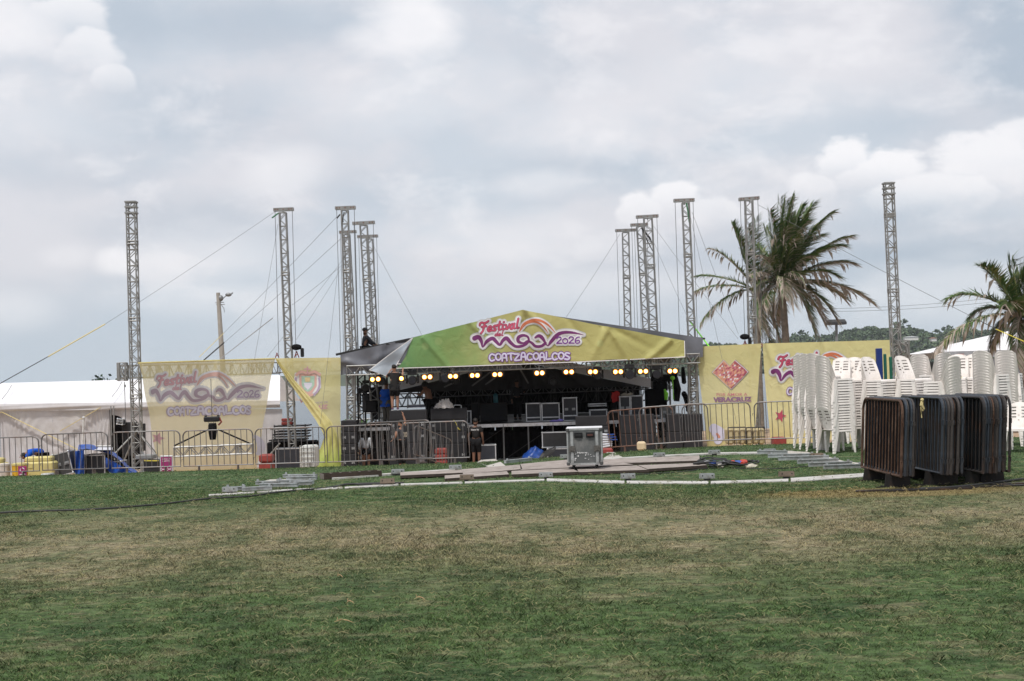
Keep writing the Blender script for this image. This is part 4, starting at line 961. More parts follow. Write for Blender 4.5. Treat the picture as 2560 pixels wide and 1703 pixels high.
# ------------------------------------------------------------------ stage
ZG = -1.95      # beach level under the stage
def rect(x0, y0, x1, y1, Y):
    """front face of an upright box from a picture rectangle at depth Y -> centre x, z range, width"""
    a = at(x0, (y0+y1)/2, Y); b = at(x1, (y0+y1)/2, Y); c0 = at((x0+x1)/2, y0, Y); c1 = at((x0+x1)/2, y1, Y)
    return (a.x+b.x)/2, c1.z, c0.z, b.x-a.x
def flight_case(lab, x0, y0, x1, y1, Y, dep=.6, panel=None, handles=True, open_=False, group=None, wheels=False, rz=0, tilt=0, zmin=None, latches=False, wh=0.0):
    cx, z0, z1, w = rect(x0, y0, x1, y1, Y)
    if zmin is not None: z0 = zmin
    h = z1-z0-wh
    t = thing('flight_case', lab, 'flight case', (cx, Y+dep/2, z0), rz, group)
    if tilt: t.rotation_euler = (0, tilt, rz)
    B = lambda mb, n, m, **k: mb.build(n, m, t, world=False, **k)
    o = wh
    mb = MB(); mb.box((0, 0, o+h/2), (w-.02, dep-.02, h-.02)); B(mb, 'panel', panel or case_b)
    mb = MB(); e = .035
    for sx in (-1, 1):
        for sy in (-1, 1):
            mb.box((sx*(w/2-e/2), sy*(dep/2-e/2), o+h/2), (e, e, h-2*e))
            for z in (o+e/2, o+h-e/2): pass
    for z in (o+e/2, o+h-e/2):
        for s_ in (-1, 1): mb.box((0, s_*(dep/2-e/2), z), (w, e, e)); mb.box((s_*(w/2-e/2), 0, z), (e, dep-2*e, e))
    if latches: mb.box((0, -dep/2-.002, o+h*.22), (w-.07, .012, .045))
    B(mb, 'edge_trim', case_e)
    mb = MB()
    for sx in (-1, 1):
        for z in (o, o+h): mb.ball((sx*(w/2-.015), -dep/2+.015, z+(.015 if z == o else -.015)), .038, 8, 6)
    B(mb, 'corner', case_e, smooth=True)
    if handles:
        for sx in (-1, 1):
            mb = MB(); mb.box((sx*w*.25, -dep/2-.004, o+h*.5), (.14, .012, .10)); mb.beam((sx*w*.25-.05, -dep/2-.03, o+h*.5), (sx*w*.25+.05, -dep/2-.03, o+h*.5), .02); B(mb, 'handle', cabl)
    if wheels:
        for sx in (-1, 1):
            for sy in (-1, 1):
                mb = MB(); mb.tube([(sx*(w/2-.08)-.015, sy*(dep/2-.08), wh*.42), (sx*(w/2-.08)+.015, sy*(dep/2-.08), wh*.42)], wh*.42, 12); mb.box((sx*(w/2-.08), sy*(dep/2-.08), wh*.85), (.06, .07, wh*.3)); B(mb, 'castor', rubber)
    return t
def cabinet(lab, x0, y0, x1, y1, Y, dep=.6, marks=(-1, 1), group=None, rows=1, mm=None, z0=None):
    cx, zb, z1, w = rect(x0, y0, x1, y1, Y)
    if z0 is not None: zb = z0
    h = z1-zb; t = thing('speaker', lab, 'speaker', (cx, Y+dep/2, zb), 0, group)
    mb = MB(); mb.bbox((0, 0, h/2), (w-.015, dep, h-.015), .012); mb.build('cabinet', mm or cab, t, world=False)
    mb = MB(); mb.box((0, -dep/2-.004, h/2), (w-.09, .012, h-.09)); mb.build('grille', mat('grille', (.024, .024, .027), .8, 0, .15, 3, spec=.2), t, world=False)
    for s_ in marks:
        mb = MB(); x = s_*(w/2-.14)
        for q in (-.035, .035): mb.box((x+q, -dep/2-.015, h*.55), (.045, .015, .10))
        mb.box((x, -dep/2-.016, h*.55), (.03, .018, .03)); mb.build('rigging_plate', cabl, t, world=False)
    return t
def build_deck():
    t = thing('stage', 'raised black stage deck with a pale aluminium front edge', 'stage', at(1330, 1120, 57.4))
    zt = at(1330, 1058, 57.2).z; x0, x1 = at(885, 1050, 57.2).x, at(1755, 1050, 57.2).x
    mb = MB(); mb.box(((x0+x1)/2, 64, zt-.06), (x1-x0, 13.4, .10)); mb.build('deck', blackm, t)
    n = 7
    for i in range(n):
        a = x0+(x1-x0)*i/n; b = x0+(x1-x0)*(i+1)/n; mb = MB(); mb.box(((a+b)/2, 57.26, zt-.055), (b-a-.02, .07, .13)); mb.build('edge_beam', case_e, t)
    for i in range(n*2+1):
        for y in (57.4, 60.5, 64, 68):
            if i % 2 and y != 57.4: continue
            x = x0+(x1-x0)*i/(2*n); mb = MB(); mb.tube([(x, y, ZG-.05), (x, y, zt-.11)], .028, 6); mb.build('leg', alu_d if y < 58 else black, t)
    for i in range(n):
        a = x0+(x1-x0)*i/n; b = x0+(x1-x0)*(i+1)/n; mb = MB(); mb.tube([(a, 58.0, ZG+.15), (b, 58.0, zt-.2)], .02, 5); mb.build('brace', black, t)
    return zt, x0, x1
ZT, SX0, SX1 = build_deck()
def dark_sheets():
    # added black sheet, keeps the back of the stage dark against the sky
    a, b = at(1070, 1000, 70.2).x, at(1600, 1000, 70.2).x
    mb = MB(); z1 = at(1290, 958, 70).z; mb.grid(lambda i, j: (a+(b-a)*i, 70.2+.08*sin(i*150), ZT+.0+(z1-ZT)*j), 240, 4)
    solo(mb, 'rear_dark_sheet', blackf, 'added black sheet across the back of the stage, keeping it dark', 'rear_dark_sheet')
    # added sheet blocking light below the deck, gapped where daylight comes through
    mb = MB(); x = SX0; rnd = random.Random(4)
    while x < SX1:
        w = rnd.uniform(.5, 1.6); mb.grid(lambda i, j: (x+w*i, 69.4+.05*sin(i*25), ZG-.4+(ZT-.12-ZG+.4)*j), 10, 2); x += w+rnd.choice((.0, .02, .05, .05))
    solo(mb, 'understage_dark_sheet', blackf, 'added black sheet darkening the space under the stage, with slits of daylight', 'skirt')
    mb = MB()  # added black sheets stand for the dark between the stage legs
    for y, xa, xb in ((59.5, 1175, 1440), (62.5, 1080, 1560)):
        a, b = at(xa, 1100, y).x, at(xb, 1100, y).x
        mb.grid(lambda i, j: (a+(b-a)*i, y+.05*sin(i*90), ZG-.1+(ZT-.16-(ZG-.1))*(.0+.82*j)), 90, 2)
    solo(mb, 'front_dark_sheet', blackf, 'added black sheets darkening the space under the stage behind its front legs', 'front_dark_sheet')
dark_sheets()
# trusses of the stage
ft = beam_truss('long front truss under the gable banner, carrying the stage lamps', at(868, 927, 56.0), at(1748, 896, 56.0), .36, .36, 'stage trusses')
beam_truss('front corner leg truss at the left of the stage', at(877, 1062, 56.3)+Vector((0, 0, -1.0)), at(877, 936, 56.3), .31, .31, 'stage trusses')
beam_truss('front corner leg truss at the right of the stage', at(1731, 1040, 56.4)+Vector((0, 0, -1.0)), at(1731, 905, 56.4), .31, .31, 'stage trusses')
beam_truss('rear truss low across the back of the stage', at(960, 1002, 67), at(1645, 984, 67), .5, .6, 'stage trusses', blackm)
beam_truss('rear truss just under the dark canopy edge', at(935, 990, 64.0), at(1690, 962, 64.0), .3, .3, 'stage trusses', alu_d)
beam_truss('side leg truss behind the left corner of the stage', at(905, 1060, 63)+Vector((0, 0, -.5)), at(903, 935, 63), .32, .32, 'stage trusses', blackm)
beam_truss('side leg truss behind the right corner of the stage', at(1668, 1060, 63)+Vector((0, 0, -.5)), at(1664, 905, 63), .32, .32, 'stage trusses', alu_d)
# speaker stacks
def stack(x0, x1, ys, Y, who, grp, dep=.7, marks=(-1, 1), last=None):
    names = ['topmost', 'second from the top', 'third from the top', 'fourth from the top', 'lowest']
    n = len(ys)-1
    for i in range(n):
        nm = 'topmost' if i == 0 else ('lowest' if i == n-1 else names[i].replace(' from the top', ''))
        cabinet('black speaker cabinet, %s of %s' % (nm, who), x0, ys[i], x1, ys[i+1], Y, dep, marks if i else (), grp, z0=(ZG-.05 if i == n-1 else None))
stack(973, 1066, (1025, 1051, 1077, 1108, 1160), 54.7, 'the stack the man in black stands on', 'stacked speakers left of the stage')
stack(1076, 1167, (1021, 1050, 1080, 1110, 1150), 56.4, 'the stack with crumpled white sheets on top', 'stacked speakers left of the stage')
stack(852, 892, (1051, 1080, 1110, 1135, 1165), 55.6, 'the far left stack beside the torn banner', 'stacked speakers left of the stage')
stack(896, 968, (1058, 1088, 1120, 1160), 58.2, 'the stack in shade behind the woman in white', 'stacked speakers left of the stage')
stack(1440, 1524, (1040, 1066, 1094, 1130), 55.2, 'the stack behind the grey flight case', 'stacked speakers right of the stage')
stack(1551, 1637, (1037, 1085, 1135), 55.6, 'the stack behind the rusty barrier', 'stacked speakers right of the stage', marks=())
stack(1668, 1708, (1035, 1080, 1130), 55.4, 'the left half of the stack under the right corner leg', 'stacked speakers right of the stage', marks=())
stack(1710, 1757, (1035, 1080, 1130), 55.5, 'the right half of the stack under the right corner leg', 'stacked speakers right of the stage', marks=())
cabinet('wide dark brown cabinet standing on the middle of the stage', 1200, 1008, 1269, 1058, 60.5, .8, (), mm=mat('cab_brown', (.022, .016, .015), .8), z0=ZT)
cabinet('small dark cabinet left of the wide one on the stage', 1178, 1008, 1198, 1058, 61, .8, (), mm=mat('cab_brown2', (.018, .014, .013), .8), z0=ZT)
# flight cases on and around the stage
G1 = 'flight cases on the stage'
flight_case('left of the twin open-edged flight cases on the stage', 1315, 1008, 1352, 1047, 59.0, .6, None, False, group=G1, latches=True, zmin=ZT)
flight_case('right of the twin open-edged flight cases on the stage', 1354, 1007.5, 1399, 1048, 58.8, .6, None, False, group=G1, latches=True, zmin=ZT)
flight_case('tall flight case with two handles and a pink sticker on the stage', 1407, 994, 1443, 1047, 58.6, .5, None, True, group=G1, latches=True, zmin=ZT)
flight_case('low flight case under the silver-edged lid, right of the tall case', 1474, 1024, 1518, 1042, 58.5, .5, None, False, group=G1, zmin=ZT)
flight_case('shallow silver-edged lid lying above the low case', 1471, 1009, 1516, 1016, 59.4, .5, None, False, group=G1)
flight_case('narrow dark flight case with handles beside the pale cloth', 1549, 991, 1576, 1034, 58.4, .5, None, True, group=G1, zmin=ZT)
flight_case('broad dark flight case right of the narrow one', 1577, 989, 1608, 1034, 58.5, .6, None, False, group=G1, zmin=ZT)
flight_case('low blue case on the stage behind the man in black', 1018, 1012, 1066, 1019, 60.5, .5, mat('case_blue', (.03, .05, .20), .5), False, group=G1)
flight_case('grey open case with straps beside the right ramp', 1652, 1014, 1690, 1036, 57.8, .5, case_g, True, group=G1, zmin=ZT)
flight_case('small flight case edge behind the guard, with a lime glove on it', 1167, 1027, 1178, 1052, 58.6, .4, None, False, group=G1, zmin=ZT)
flight_case('black flight case on the ground in front of the stage, beside the guard', 1198, 1112, 1240, 1146, 55.0, .6, None, False, group='flight cases on the ground', zmin=-2.0)
flight_case('long low dark case on the ground under the stage, left of the grey case', 1368, 1121, 1432, 1136, 55.6, .6, None, False, group='flight cases on the ground', zmin=-2.0)
flight_case('open dark case tipped against the stage front, above the long low case', 1355, 1080, 1424, 1119, 56.4, .3, black, False, group='flight cases on the ground')
# line of the twin lamps
lamp_core = mat('lamp_glow', (1, .75, .3), .5, emit=(1.0, .72, .33, 8.0))
lamp_rim = mat('lamp_reflector', (.9, .35, .05), .4, emit=(1.0, .36, .04, 2.2))
lamp_box = mat('lamp_housing', (.035, .018, .012), .6)
LAMPS = [(931, 949, 945.4, 948, 'far left under the loose banner corner'), (1003.6, 946.5, 989, 947, 'beside the man on the speakers'), (1061, 943, 1075, 942.5, 'right of the first big moving head'), (1125.7, 941, 1139, 941, 'left of the gable lettering'), (1180.5, 939, 1193.6, 938.6, 'below the left end of the gable lettering'),
 (1236.8, 936.6, 1250, 936.2, 'below the first letters of the gable'), (1342, 933, 1355.5, 932.6, 'under the middle of the gable lettering'), (1415, 930.3, 1429, 930, 'below the last letters of the gable'), (1475.7, 930, 1488.6, 929.6, 'above the pale sloping canopy edge'), (1538.6, 930, 1552, 929.5, 'fourth from the right corner leg'), (1601, 928.8, 1614.6, 928.4, 'before the right moving heads'), (1675, 928, 1688, 927.6, 'nearest the right corner leg')]
for i, (x0, y0, x1, y1, w) in enumerate(LAMPS):
    a, b = at(x0, y0, 55.7), at(x1, y1, 55.7); c = (a+b)/2
    t = thing('twin_lamp', 'lit twin amber lamp on the front truss, '+w, 'stage lamp', c+Vector((0, 0, -.12)), 0, 'lit twin lamps on the front truss')
    mb = MB(); mb.bbox(c+Vector((0, .10, .0)), (.42, .16, .24), .02); mb.box(c+Vector((-.24, .08, .04)), (.03, .06, .2)); mb.box(c+Vector((.24, .08, .04)), (.03, .06, .2)); mb.build('housing', lamp_box, t)
    mb = MB(); mb.tube([c+Vector((0, .08, .12)), c+Vector((0, .12, .30))], .02, 5); mb.box(c+Vector((0, .1, .3)), (.05, .08, .06)); mb.build('clamp', alu, t)
    for p in (a, b):
        mb = MB(); mb.disc(p, .088, (0, -1, -.05), 16); mb.build('reflector', lamp_rim, t)
        mb = MB(); mb.ball(p+Vector((0, -.008, 0)), (.056, .03, .060), 12, 8); mb.build('bulb', lamp_core, t, smooth=True)
def moving_head(lab, px, py, Y, s=1.0, yaw=0.0, gr='moving heads on the front truss'):
    c = at(px, py, Y); t = thing('moving_head', lab, 'stage light', c+Vector((0, 0, -.2*s)), 0, gr)
    mb = MB(); mb.bbox(c+Vector((0, 0, .26*s)), (.34*s, .3*s, .16*s), .02); mb.build('base', blackm, t)
    for q in (-1, 1): mb = MB(); mb.bbox(c+Vector((q*.21*s, 0, .04*s)), (.07*s, .16*s, .34*s), .015); mb.build('yoke_arm', blackm, t)
    mb = MB(); mb.tube([c+Vector((0, .18*s, 0)), c+Vector((0, .05*s, 0)), c+Vector((0, -.16*s, -.02*s)), c+Vector((0, -.18*s, -.02*s))], [.12*s, .17*s, .17*s, .155*s], 14); mb.build('head', blackm, t, smooth=False)
    mb = MB(); mb.disc(c+Vector((0, -.183*s, -.02*s)), .135*s, (0, -1, 0), 16); mb.build('lens', mat('lens', (.010, .010, .014), .35, spec=.35), t)
    return t
moving_head('big moving head on the truss right of the man in black', 1031, 950, 55.9, 1.05)
moving_head('moving head on the truss between the third and fourth twin lamps', 1114, 944, 55.9, 1.05)
moving_head('moving head tucked under the first twin lamp at the left', 955, 952, 56.3, .95)
moving_head('moving head behind the fifth twin lamp from the right', 1494, 938, 56.2, .95)
moving_head('moving head between the second and third twin lamps from the right, hanging low', 1574, 935, 55.9, 1.1)
moving_head('moving head between the last two twin lamps on the right', 1641, 935, 56.0, 1.0)
moving_head('dim moving head under the canopy, above the shirtless worker', 1141, 953, 58.5, .8)
moving_head('dim moving head hanging at the middle of the stage', 1383, 955, 60, .8)
moving_head('moving head in the dark frame at the left side of the stage', 915, 968, 60, .85)
# fabric tube and side fill at the right
mb = MB(); p = at(1707, 918, 57.2); mb.tube([p, p+Vector((.01, 0, -.3)), p+Vector((.03, 0, -.62)), p+Vector((.03, 0, -.68))], [.06, .09, .095, .05], 10); solo(mb, 'cable_sock', blackf, 'long black cable bag hanging inside the right corner leg', 'cable bag', smooth=True)
mb = MB(); p = at(1660, 945, 60); mb.bbox(p, (1.1, .4, .28), .05); mb.bbox(p+Vector((.45, 0, .1)), (.2, .4, .3), .05)
for i in range(6): mb.box(p+Vector((-.45+.16*i, 0, -.2)), (.05, .3, .12))
mb.tube([p+Vector((.45, 0, 0)), p+Vector((.55, 0, -.5)), p+Vector((.5, 0, -1.0))], [.14, .16, .12], 8); solo(mb, 'motor_frame', blackf, 'black rigging frame with bundled cloth hanging right of the stage', 'rigging frame')
mb = MB(); p = at(1640, 1005, 61); mb.bbox(p, (.9, .6, 1.1), .05); mb.bbox(p+Vector((.2, .1, .7)), (.6, .5, .5), .05); solo(mb, 'covered_rack', blackf, 'black covered rack behind the broad case on the right of the stage', 'rack')
mb = MB(); p = at(1720, 985, 57.9)
for i in range(9):
    a = pi*i/8; mb.ball(p+Vector((-.16+.02*i, 0, .12*sin(a)-.08*i)), (.11, .1, .12), 8, 6)
solo(mb, 'cloth_bundle', blackf, 'black cloth thrown over the rail of the right stage steps', 'cloth', smooth=True)
# dark frames and crates at the left side of the stage
for (x0, y0, x1, y1, Y, lab) in ((905, 985, 925, 1030, 61, 'dark upright rack deep in the left wing of the stage'), (928, 975, 948, 1050, 62, 'black covered rack behind the man in blue'), (915, 1002, 942, 1032, 59.5, 'hanging black drape bag in the left wing')):
    cabinet(lab, x0, y0, x1, y1, Y, .6, (), mm=blackf)
mb = MB(); a, b = at(893, 978, 62), at(955, 972, 62); mb.beam(a, b, .1, .22)
for i in range(9): mb.beam(a.lerp(b, i/8)+Vector((0, 0, -.1)), a.lerp(b, i/8)+Vector((0, 0, -.6)), .06)
solo(mb, 'light_bar', blackf, 'black light bar hanging in the left wing of the stage', 'light bar')
# railings behind the left corner
mb = MB()
for (x, y, x2, y2) in ((885, 1050, 960, 1045), (885, 1035, 960, 1031), (900, 1015, 955, 1012), (907, 960, 909, 1060), (925, 958, 927, 1060), (890, 985, 950, 982)): mb.tube([at(x, y, 65), at(x2, y2, 65)], .03, 5)
solo(mb, 'scaffold_rail', alu_d, 'scaffold rails behind the left corner of the stage', 'railing')
# beach plants seen through the left wing
def shrub(lab, px, Y, h, w, n, seed, col='leafy'):
    b = on(px, Y); rnd = random.Random(seed); t = thing('shrub', lab, 'shrub', b, 0, 'shrubs behind the stage'); mb = MB()
    for i in range(n):
        c = b+Vector((rnd.gauss(0, w/3), rnd.gauss(0, w/3), rnd.uniform(.1, 1)*h)); a = Vector((rnd.uniform(-1, 1), rnd.uniform(-1, 1), rnd.uniform(-.3, 1))).normalized(); s_ = rnd.uniform(.08, .16); q = a.cross(Vector((rnd.uniform(-1, 1), rnd.uniform(-1, 1), .2))).normalized()
        mb.add([c, c+a*s_+q*s_*.35, c+a*s_*2.2, c+a*s_-q*s_*.35], [(0, 1, 2, 3)])
    mb.build('foliage', mat('shrub_leaf', (.07, .16, .03), .7, 0, .3, 3), t)
    mb = MB()
    for i in range(4): mb.tube([b, b+Vector((rnd.gauss(0, w/4), rnd.gauss(0, w/4), h*.7))], .015, 4)
    mb.build('stem', wood_d, t)
for i, (px, Y, h, w) in enumerate(((872, 78, 1.5, .9), (893, 80, 1.6, 1.0), (858, 84, 1.3, .9), (935, 82, 1.5, 1.0), (1273, 74, 1.9, .8))): shrub(('green shrub seen through the left corner leg', 'green shrub behind the rails, right of the corner leg', 'green shrub on the beach beside the torn banner', 'green shrub behind the man in blue', 'lime green shrub lit behind the middle of the stage')[i], px, Y, h, w, 120, i)
# things lying on the stage and stacks
mb = MB(); c = at(1110, 1021, 56.6)
def crumple(i, j):
    a = i*2*pi; rr = sin((1-j)*pi/2); n = mnoise.noise(Vector((cos(a)*3, sin(a)*3, j*6)))+.5*mnoise.noise(Vector((cos(a)*8, sin(a)*8, j*15)))
    return c+Vector((cos(a)*.38*rr*(1+.25*n)+.05*j, sin(a)*.25*rr*(1+.25*n), max(0, .27*(1-rr**3)*(1+.55*n)+.03*sin(a*9+j*8))))
mb.grid(crumple, 44, 20); mb.bbox(c+Vector((.15, .05, .24)), (.3, .2, .05), .02, Matrix.Rotation(.25, 3, 'Y'))
solo(mb, 'folded_sheets', mat('sheet_white', (.45, .43, .42), .8, 0, .12, 4), 'crumpled pale sheets heaped on the right-hand speaker stack', 'sheets')
mb = MB(); mb.tube([at(1134, 1016, 56.6), at(1137, 1013, 56.6), at(1150, 1013, 56.6), at(1153, 1014, 56.6), at(1153, 1022, 56.6)], .02, 6); solo(mb, 'handle_bar', case_e, 'pale bent metal bar beside the sheets', 'bar')
mb = MB(); c = at(1239.5, 1007, 59.8); mb.tube([c, c+Vector((0, 0, .34)), c+Vector((0, 0, .37)), c+Vector((0, 0, .40))], [.10, .10, .05, .03], 12); solo(mb, 'water_bottle', mat('bottle_blue', (.05, .17, .22), .2, transl=.3), 'big blue water bottle standing on the wide brown cabinet', 'bottle', smooth=True)
mb = MB(); c = at(1539, 1000, 58.7)
mb.grid(lambda i, j: c+Vector(((i-.5)*.32+.02*sin(j*9), -.03*sin(i*12), .34-.42*j-.03*sin(i*7))), 12, 8); solo(mb, 'red_cloth', mat('cloth_red', (.42, .02, .02), .7), 'red cloth hung on the left side of the narrow case', 'cloth', smooth=True)
mb = MB(); c = at(1565, 987, 58.6)
for i in range(5): mb.ball(c+Vector((-.12+.07*i, 0, .03*sin(i*2))), (.10, .09, .05), 8, 6, .15, i)
solo(mb, 'towel', mat('towel', (.38, .35, .30), .9), 'pale towel bundled on top of the narrow case', 'towel', smooth=True)
mb = MB(); c = at(1386, 1053, 58); mb.ball(c, (.22, .1, .05), 10, 6, .1); mb.ball(c+Vector((.25, 0, .02)), (.14, .1, .06), 10, 6, .1, 2); solo(mb, 'violet_cloth', mat('cloth_violet', (.18, .15, .48), .8), 'violet cloth on the deck edge below the twin cases', 'cloth', smooth=True)
mb = MB(); c = at(1665, 1000, 59.0); mb.tube([c, c+Vector((.02, 0, .25)), c+Vector((-.05, 0, .45))], [.06, .09, .03], 6); mb.ball(c+Vector((.3, 0, .9)), (.10, .08, .09), 8, 6); mb.tube([c+Vector((.3, 0, .85)), c+Vector((.31, 0, .0))], .02, 5); solo(mb, 'green_strap', green_strap, 'bright green ratchet strap hanging on the pole right of the stage', 'strap')
mb = MB(); c = at(1135, 1062, 55.7); pts = [at(1134, 1050, 55.6), at(1140, 1058, 55.6), at(1143, 1067, 55.6), at(1150, 1075, 55.6)]
mb.beam(pts[0], pts[1], .05, .012); mb.beam(pts[1], pts[2], .05, .012); mb.beam(pts[2], pts[3], .05, .012); mb.beam(pts[2]+Vector((-.02, -.02, .08)), pts[3]+Vector((-.06, -.02, .02)), .05, .012); solo(mb, 'yellow_tape', yel_strap, 'yellow strap stuck across the right-hand left speaker stack', 'strap')
# blue tarpaulin heap and cable rolls in front of the stage
def heap(lab, name, cat, m, c, r, seed, sq=1.0, nn=26):
    mb = MB(); c = Vector(c); rnd = random.Random(seed)
    def fn(i, j):
        a = i*2*pi; q = 1-j; d = Vector((cos(a)*r[0]*(1-.15*j)*sqrt(max(0, 1-(q)**3*.9))*1.0, sin(a)*r[1], 0)); 
        rr = sin(min(1, (1-j))*pi/2); n = mnoise.noise(Vector((cos(a)*2+seed, sin(a)*2, j*4)))
        return c+Vector((cos(a)*r[0]*rr*(1+.3*n), sin(a)*r[1]*rr*(1+.3*n), r[2]*(1-rr**2.2)*(1+.25*n)))
    mb.grid(fn, nn, 12); return solo(mb, name, m, lab, cat, smooth=True, base=c)
p = on(1340, 55.0); heap('blue tarpaulin heap on the ground in front of the stage', 'tarpaulin', 'tarpaulin', mat('blue_tarp_shade', (.008, .045, .22), .4, 0, .5, 6), (p.x-.05, 55, p.z), (.50, .40, .52), 3)  # tarpaulin blue darkened for the shade the heap lies in
p = on(1366, 54.6); mb = MB()
for i in range(9): mb.tube([(p.x+.2*cos(a)*(.6+.05*i)+.04*i-.15, 54.6+.1*sin(a), p.z+.18+.02*i+.16*sin(a*1.0+1)) for a in [k*2*pi/14 for k in range(14)]], .02, 5, closed=True)
solo(mb, 'cable_coil', cable_m, 'roll of black cable leaning beside the blue heap', 'cable coil')
mb = MB(); c = at(1516, 1098, 54.8)
for i in range(6): mb.bbox(c+Vector((-.1+.02*i, 0, -.28+.09*i)), (.62-.03*i, .4, .07), .02, Matrix.Rotation(.05*(i-3), 3, 'Y'))
solo(mb, 'rolled_awning', [mat('awning', (.55, .57, .62), .7, 0, .15, 5)], 'folded white and blue awning piled beside the stage', 'awning')
mb = MB(); c = at(1531, 1094, 54.6)
for i in range(3): mb.bbox(c+Vector((.04*i-.05, -.03, .12-.1*i)), (.3, .3, .035), .01)
solo(mb, 'blue_strip', blue_tarp, 'blue strips on the folded awning', 'strip')
# crates behind the barriers
def block(lab, name, cat, x0, y0, x1, y1, Y, m, dep=.5, rows=1, group=None, zmin=None, b=.03):
    cx, z0, z1, w = rect(x0, y0, x1, y1, Y); z0 = zmin if zmin is not None else z0; mb = MB(); h = (z1-z0)/rows
    for i in range(rows): mb.bbox((cx, Y+dep/2, z0+h*(i+.5)), (w*(1-.03*(i % 2)), dep, h-.012), b)
    return solo(mb, name, m, lab, cat, group)
block('brick red plastic road block at the foot of the left see-through banner', 'road_block', 'road block', 646, 1136, 681, 1172, 45.5, redm, .5, 2, 'red road blocks', gz(at(663, 1150, 45.5).x, 45.5), .05)
block('brick red plastic road block beside the low barrier, left of the guard', 'road_block', 'road block', 1087, 1121, 1117, 1152, 52.5, redm, .5, 3, 'red road blocks', gz(at(1100, 1150, 52.5).x, 52.5), .04)
block('brick red road block right of the grey flight case', 'road_block', 'road block', 1500, 1121, 1533, 1133, 46, redm, .5, 1, 'red road blocks', gz(at(1516, 1150, 46).x, 46), .04)
block('brick red road block behind the chairs at the right banner', 'road_block', 'road block', 1935, 1093, 1967, 1109, 41, redm, .5, 1, 'red road blocks', gz(at(1950, 1100, 41).x, 41), .04)
block('cream stone block on the grass in front of the rusty barrier', 'stone_block', 'block', 1594, 1104, 1616, 1128, 33.5, cream, .25, 1, None, None, .04)
mb = MB(); c = at(1605, 1128, 33.5)
# water tanks
for (x0, y0, x1, y1, Y, lab) in ((750, 1115, 788, 1171, 50, 'white ribbed water tank left of the torn banner'),):
    cx, z0, z1, w = rect(x0, y0, x1, y1, Y); t = thing('water_tank', lab, 'tank', (cx, Y+.5, z0)); mb = MB(); mb.bbox((cx, Y+.5, (z0+z1)/2), (w, 1, z1-z0), .06); mb.build('body', tank_m, t)
    mb = MB()
    for i in range(5): mb.tube([(cx-w/2+w*i/4, Y-.03, z0), (cx-w/2+w*i/4, Y-.03, z1)], .014, 5)
    for i in range(5): mb.tube([(cx-w/2, Y-.035, z0+(z1-z0)*i/4), (cx+w/2, Y-.035, z0+(z1-z0)*i/4)], .014, 5)
    mb.build('cage', alu, t)
for (x0, x1, lab) in ((1820, 1864, 'left of the two yellowed water tanks seen through the heart banner'), (1866, 1912, 'right of the two yellowed water tanks, partly clear of the heart banner')):
    Y = 46; cx, z0, z1, w = rect(x0, 1071, x1, 1112, Y); t = thing('water_tank', lab, 'tank', (cx, Y+.4, z0)); mb = MB()
    for i in range(3): mb.bbox((cx-w/2+w*(i+.5)/3, Y+.4, (z0+z1)/2), (w/3+.01, .8, z1-z0-.04*(i % 2)), .06)
    mb.build('body', mat('tank_old', (.55, .47, .28), .6, 0, .15, 3, transl=.2, dirt=(.35, .25, .1)), t)
    mb = MB(); mb.tube([(cx-w/2, Y-.05, z1+.03), (cx+w/2, Y-.05, z1+.03)], .02, 5); mb.tube([(cx-w/2, Y-.05, z0+.25), (cx+w/2, Y-.05, z0+.25)], .014, 5)
    for i in range(4): mb.tube([(cx-w/2+w*i/3, Y-.04, z0), (cx-w/2+w*i/3, Y-.04, z1+.04)], .012, 5)
    mb.build('cage', blackm, t)
# stacked gear left of the torn banner (dark decks on trestles)
def deck_pile(lab, x0, y0, x1, y1, Y, n, m=alu_d):
    cx, z0, z1, w = rect(x0, y0, x1, y1, Y); t = thing('deck_pile', lab, 'stacked decks', (cx, Y+.6, z0)); h = (z1-z0)/n; rnd = random.Random(int(x0))
    for i in range(n):
        mb = MB(); mb.box((cx+rnd.uniform(-.1, .1), Y+.6, z0+h*(i+.5)), (w*rnd.uniform(.85, 1), 1.2, h*.45)); mb.build('deck_panel', (black, m, blackm)[i % 3], t)
    mb = MB()
    for q in (.08, .5, .92): mb.box((cx-w/2+w*q, Y+.3, (z0+z1)/2), (.06, .06, z1-z0))
    mb.build('stacking_frame', m, t)
deck_pile('pile of black stage decks and trays left of the torn banner', 676, 1062, 768, 1104, 57.5, 6)
block('pile of dark covered gear behind the left towers', 'covered_gear', 'gear', 665, 1104, 790, 1165, 58.5, blackf, 1.2, 2, None, -2.1, .06)
flight_case('wide black case under the pile of decks', 688, 1121, 752, 1160, 55.0, .7, None, False, group='flight cases on the ground', zmin=-2.0)
block('red and white crates on top of the stage deck pile', 'crate', 'crate', 703, 1046, 730, 1063, 58, redm, .4, 2, None, None, .02)
mb = MB(); a = on(690, 53); mb.tube([at(672, 1140, 54), at(700, 1108, 54)], .03, 5); solo(mb, 'prop_pole', alu, 'slanting pole propped beside the deck pile', 'pole')
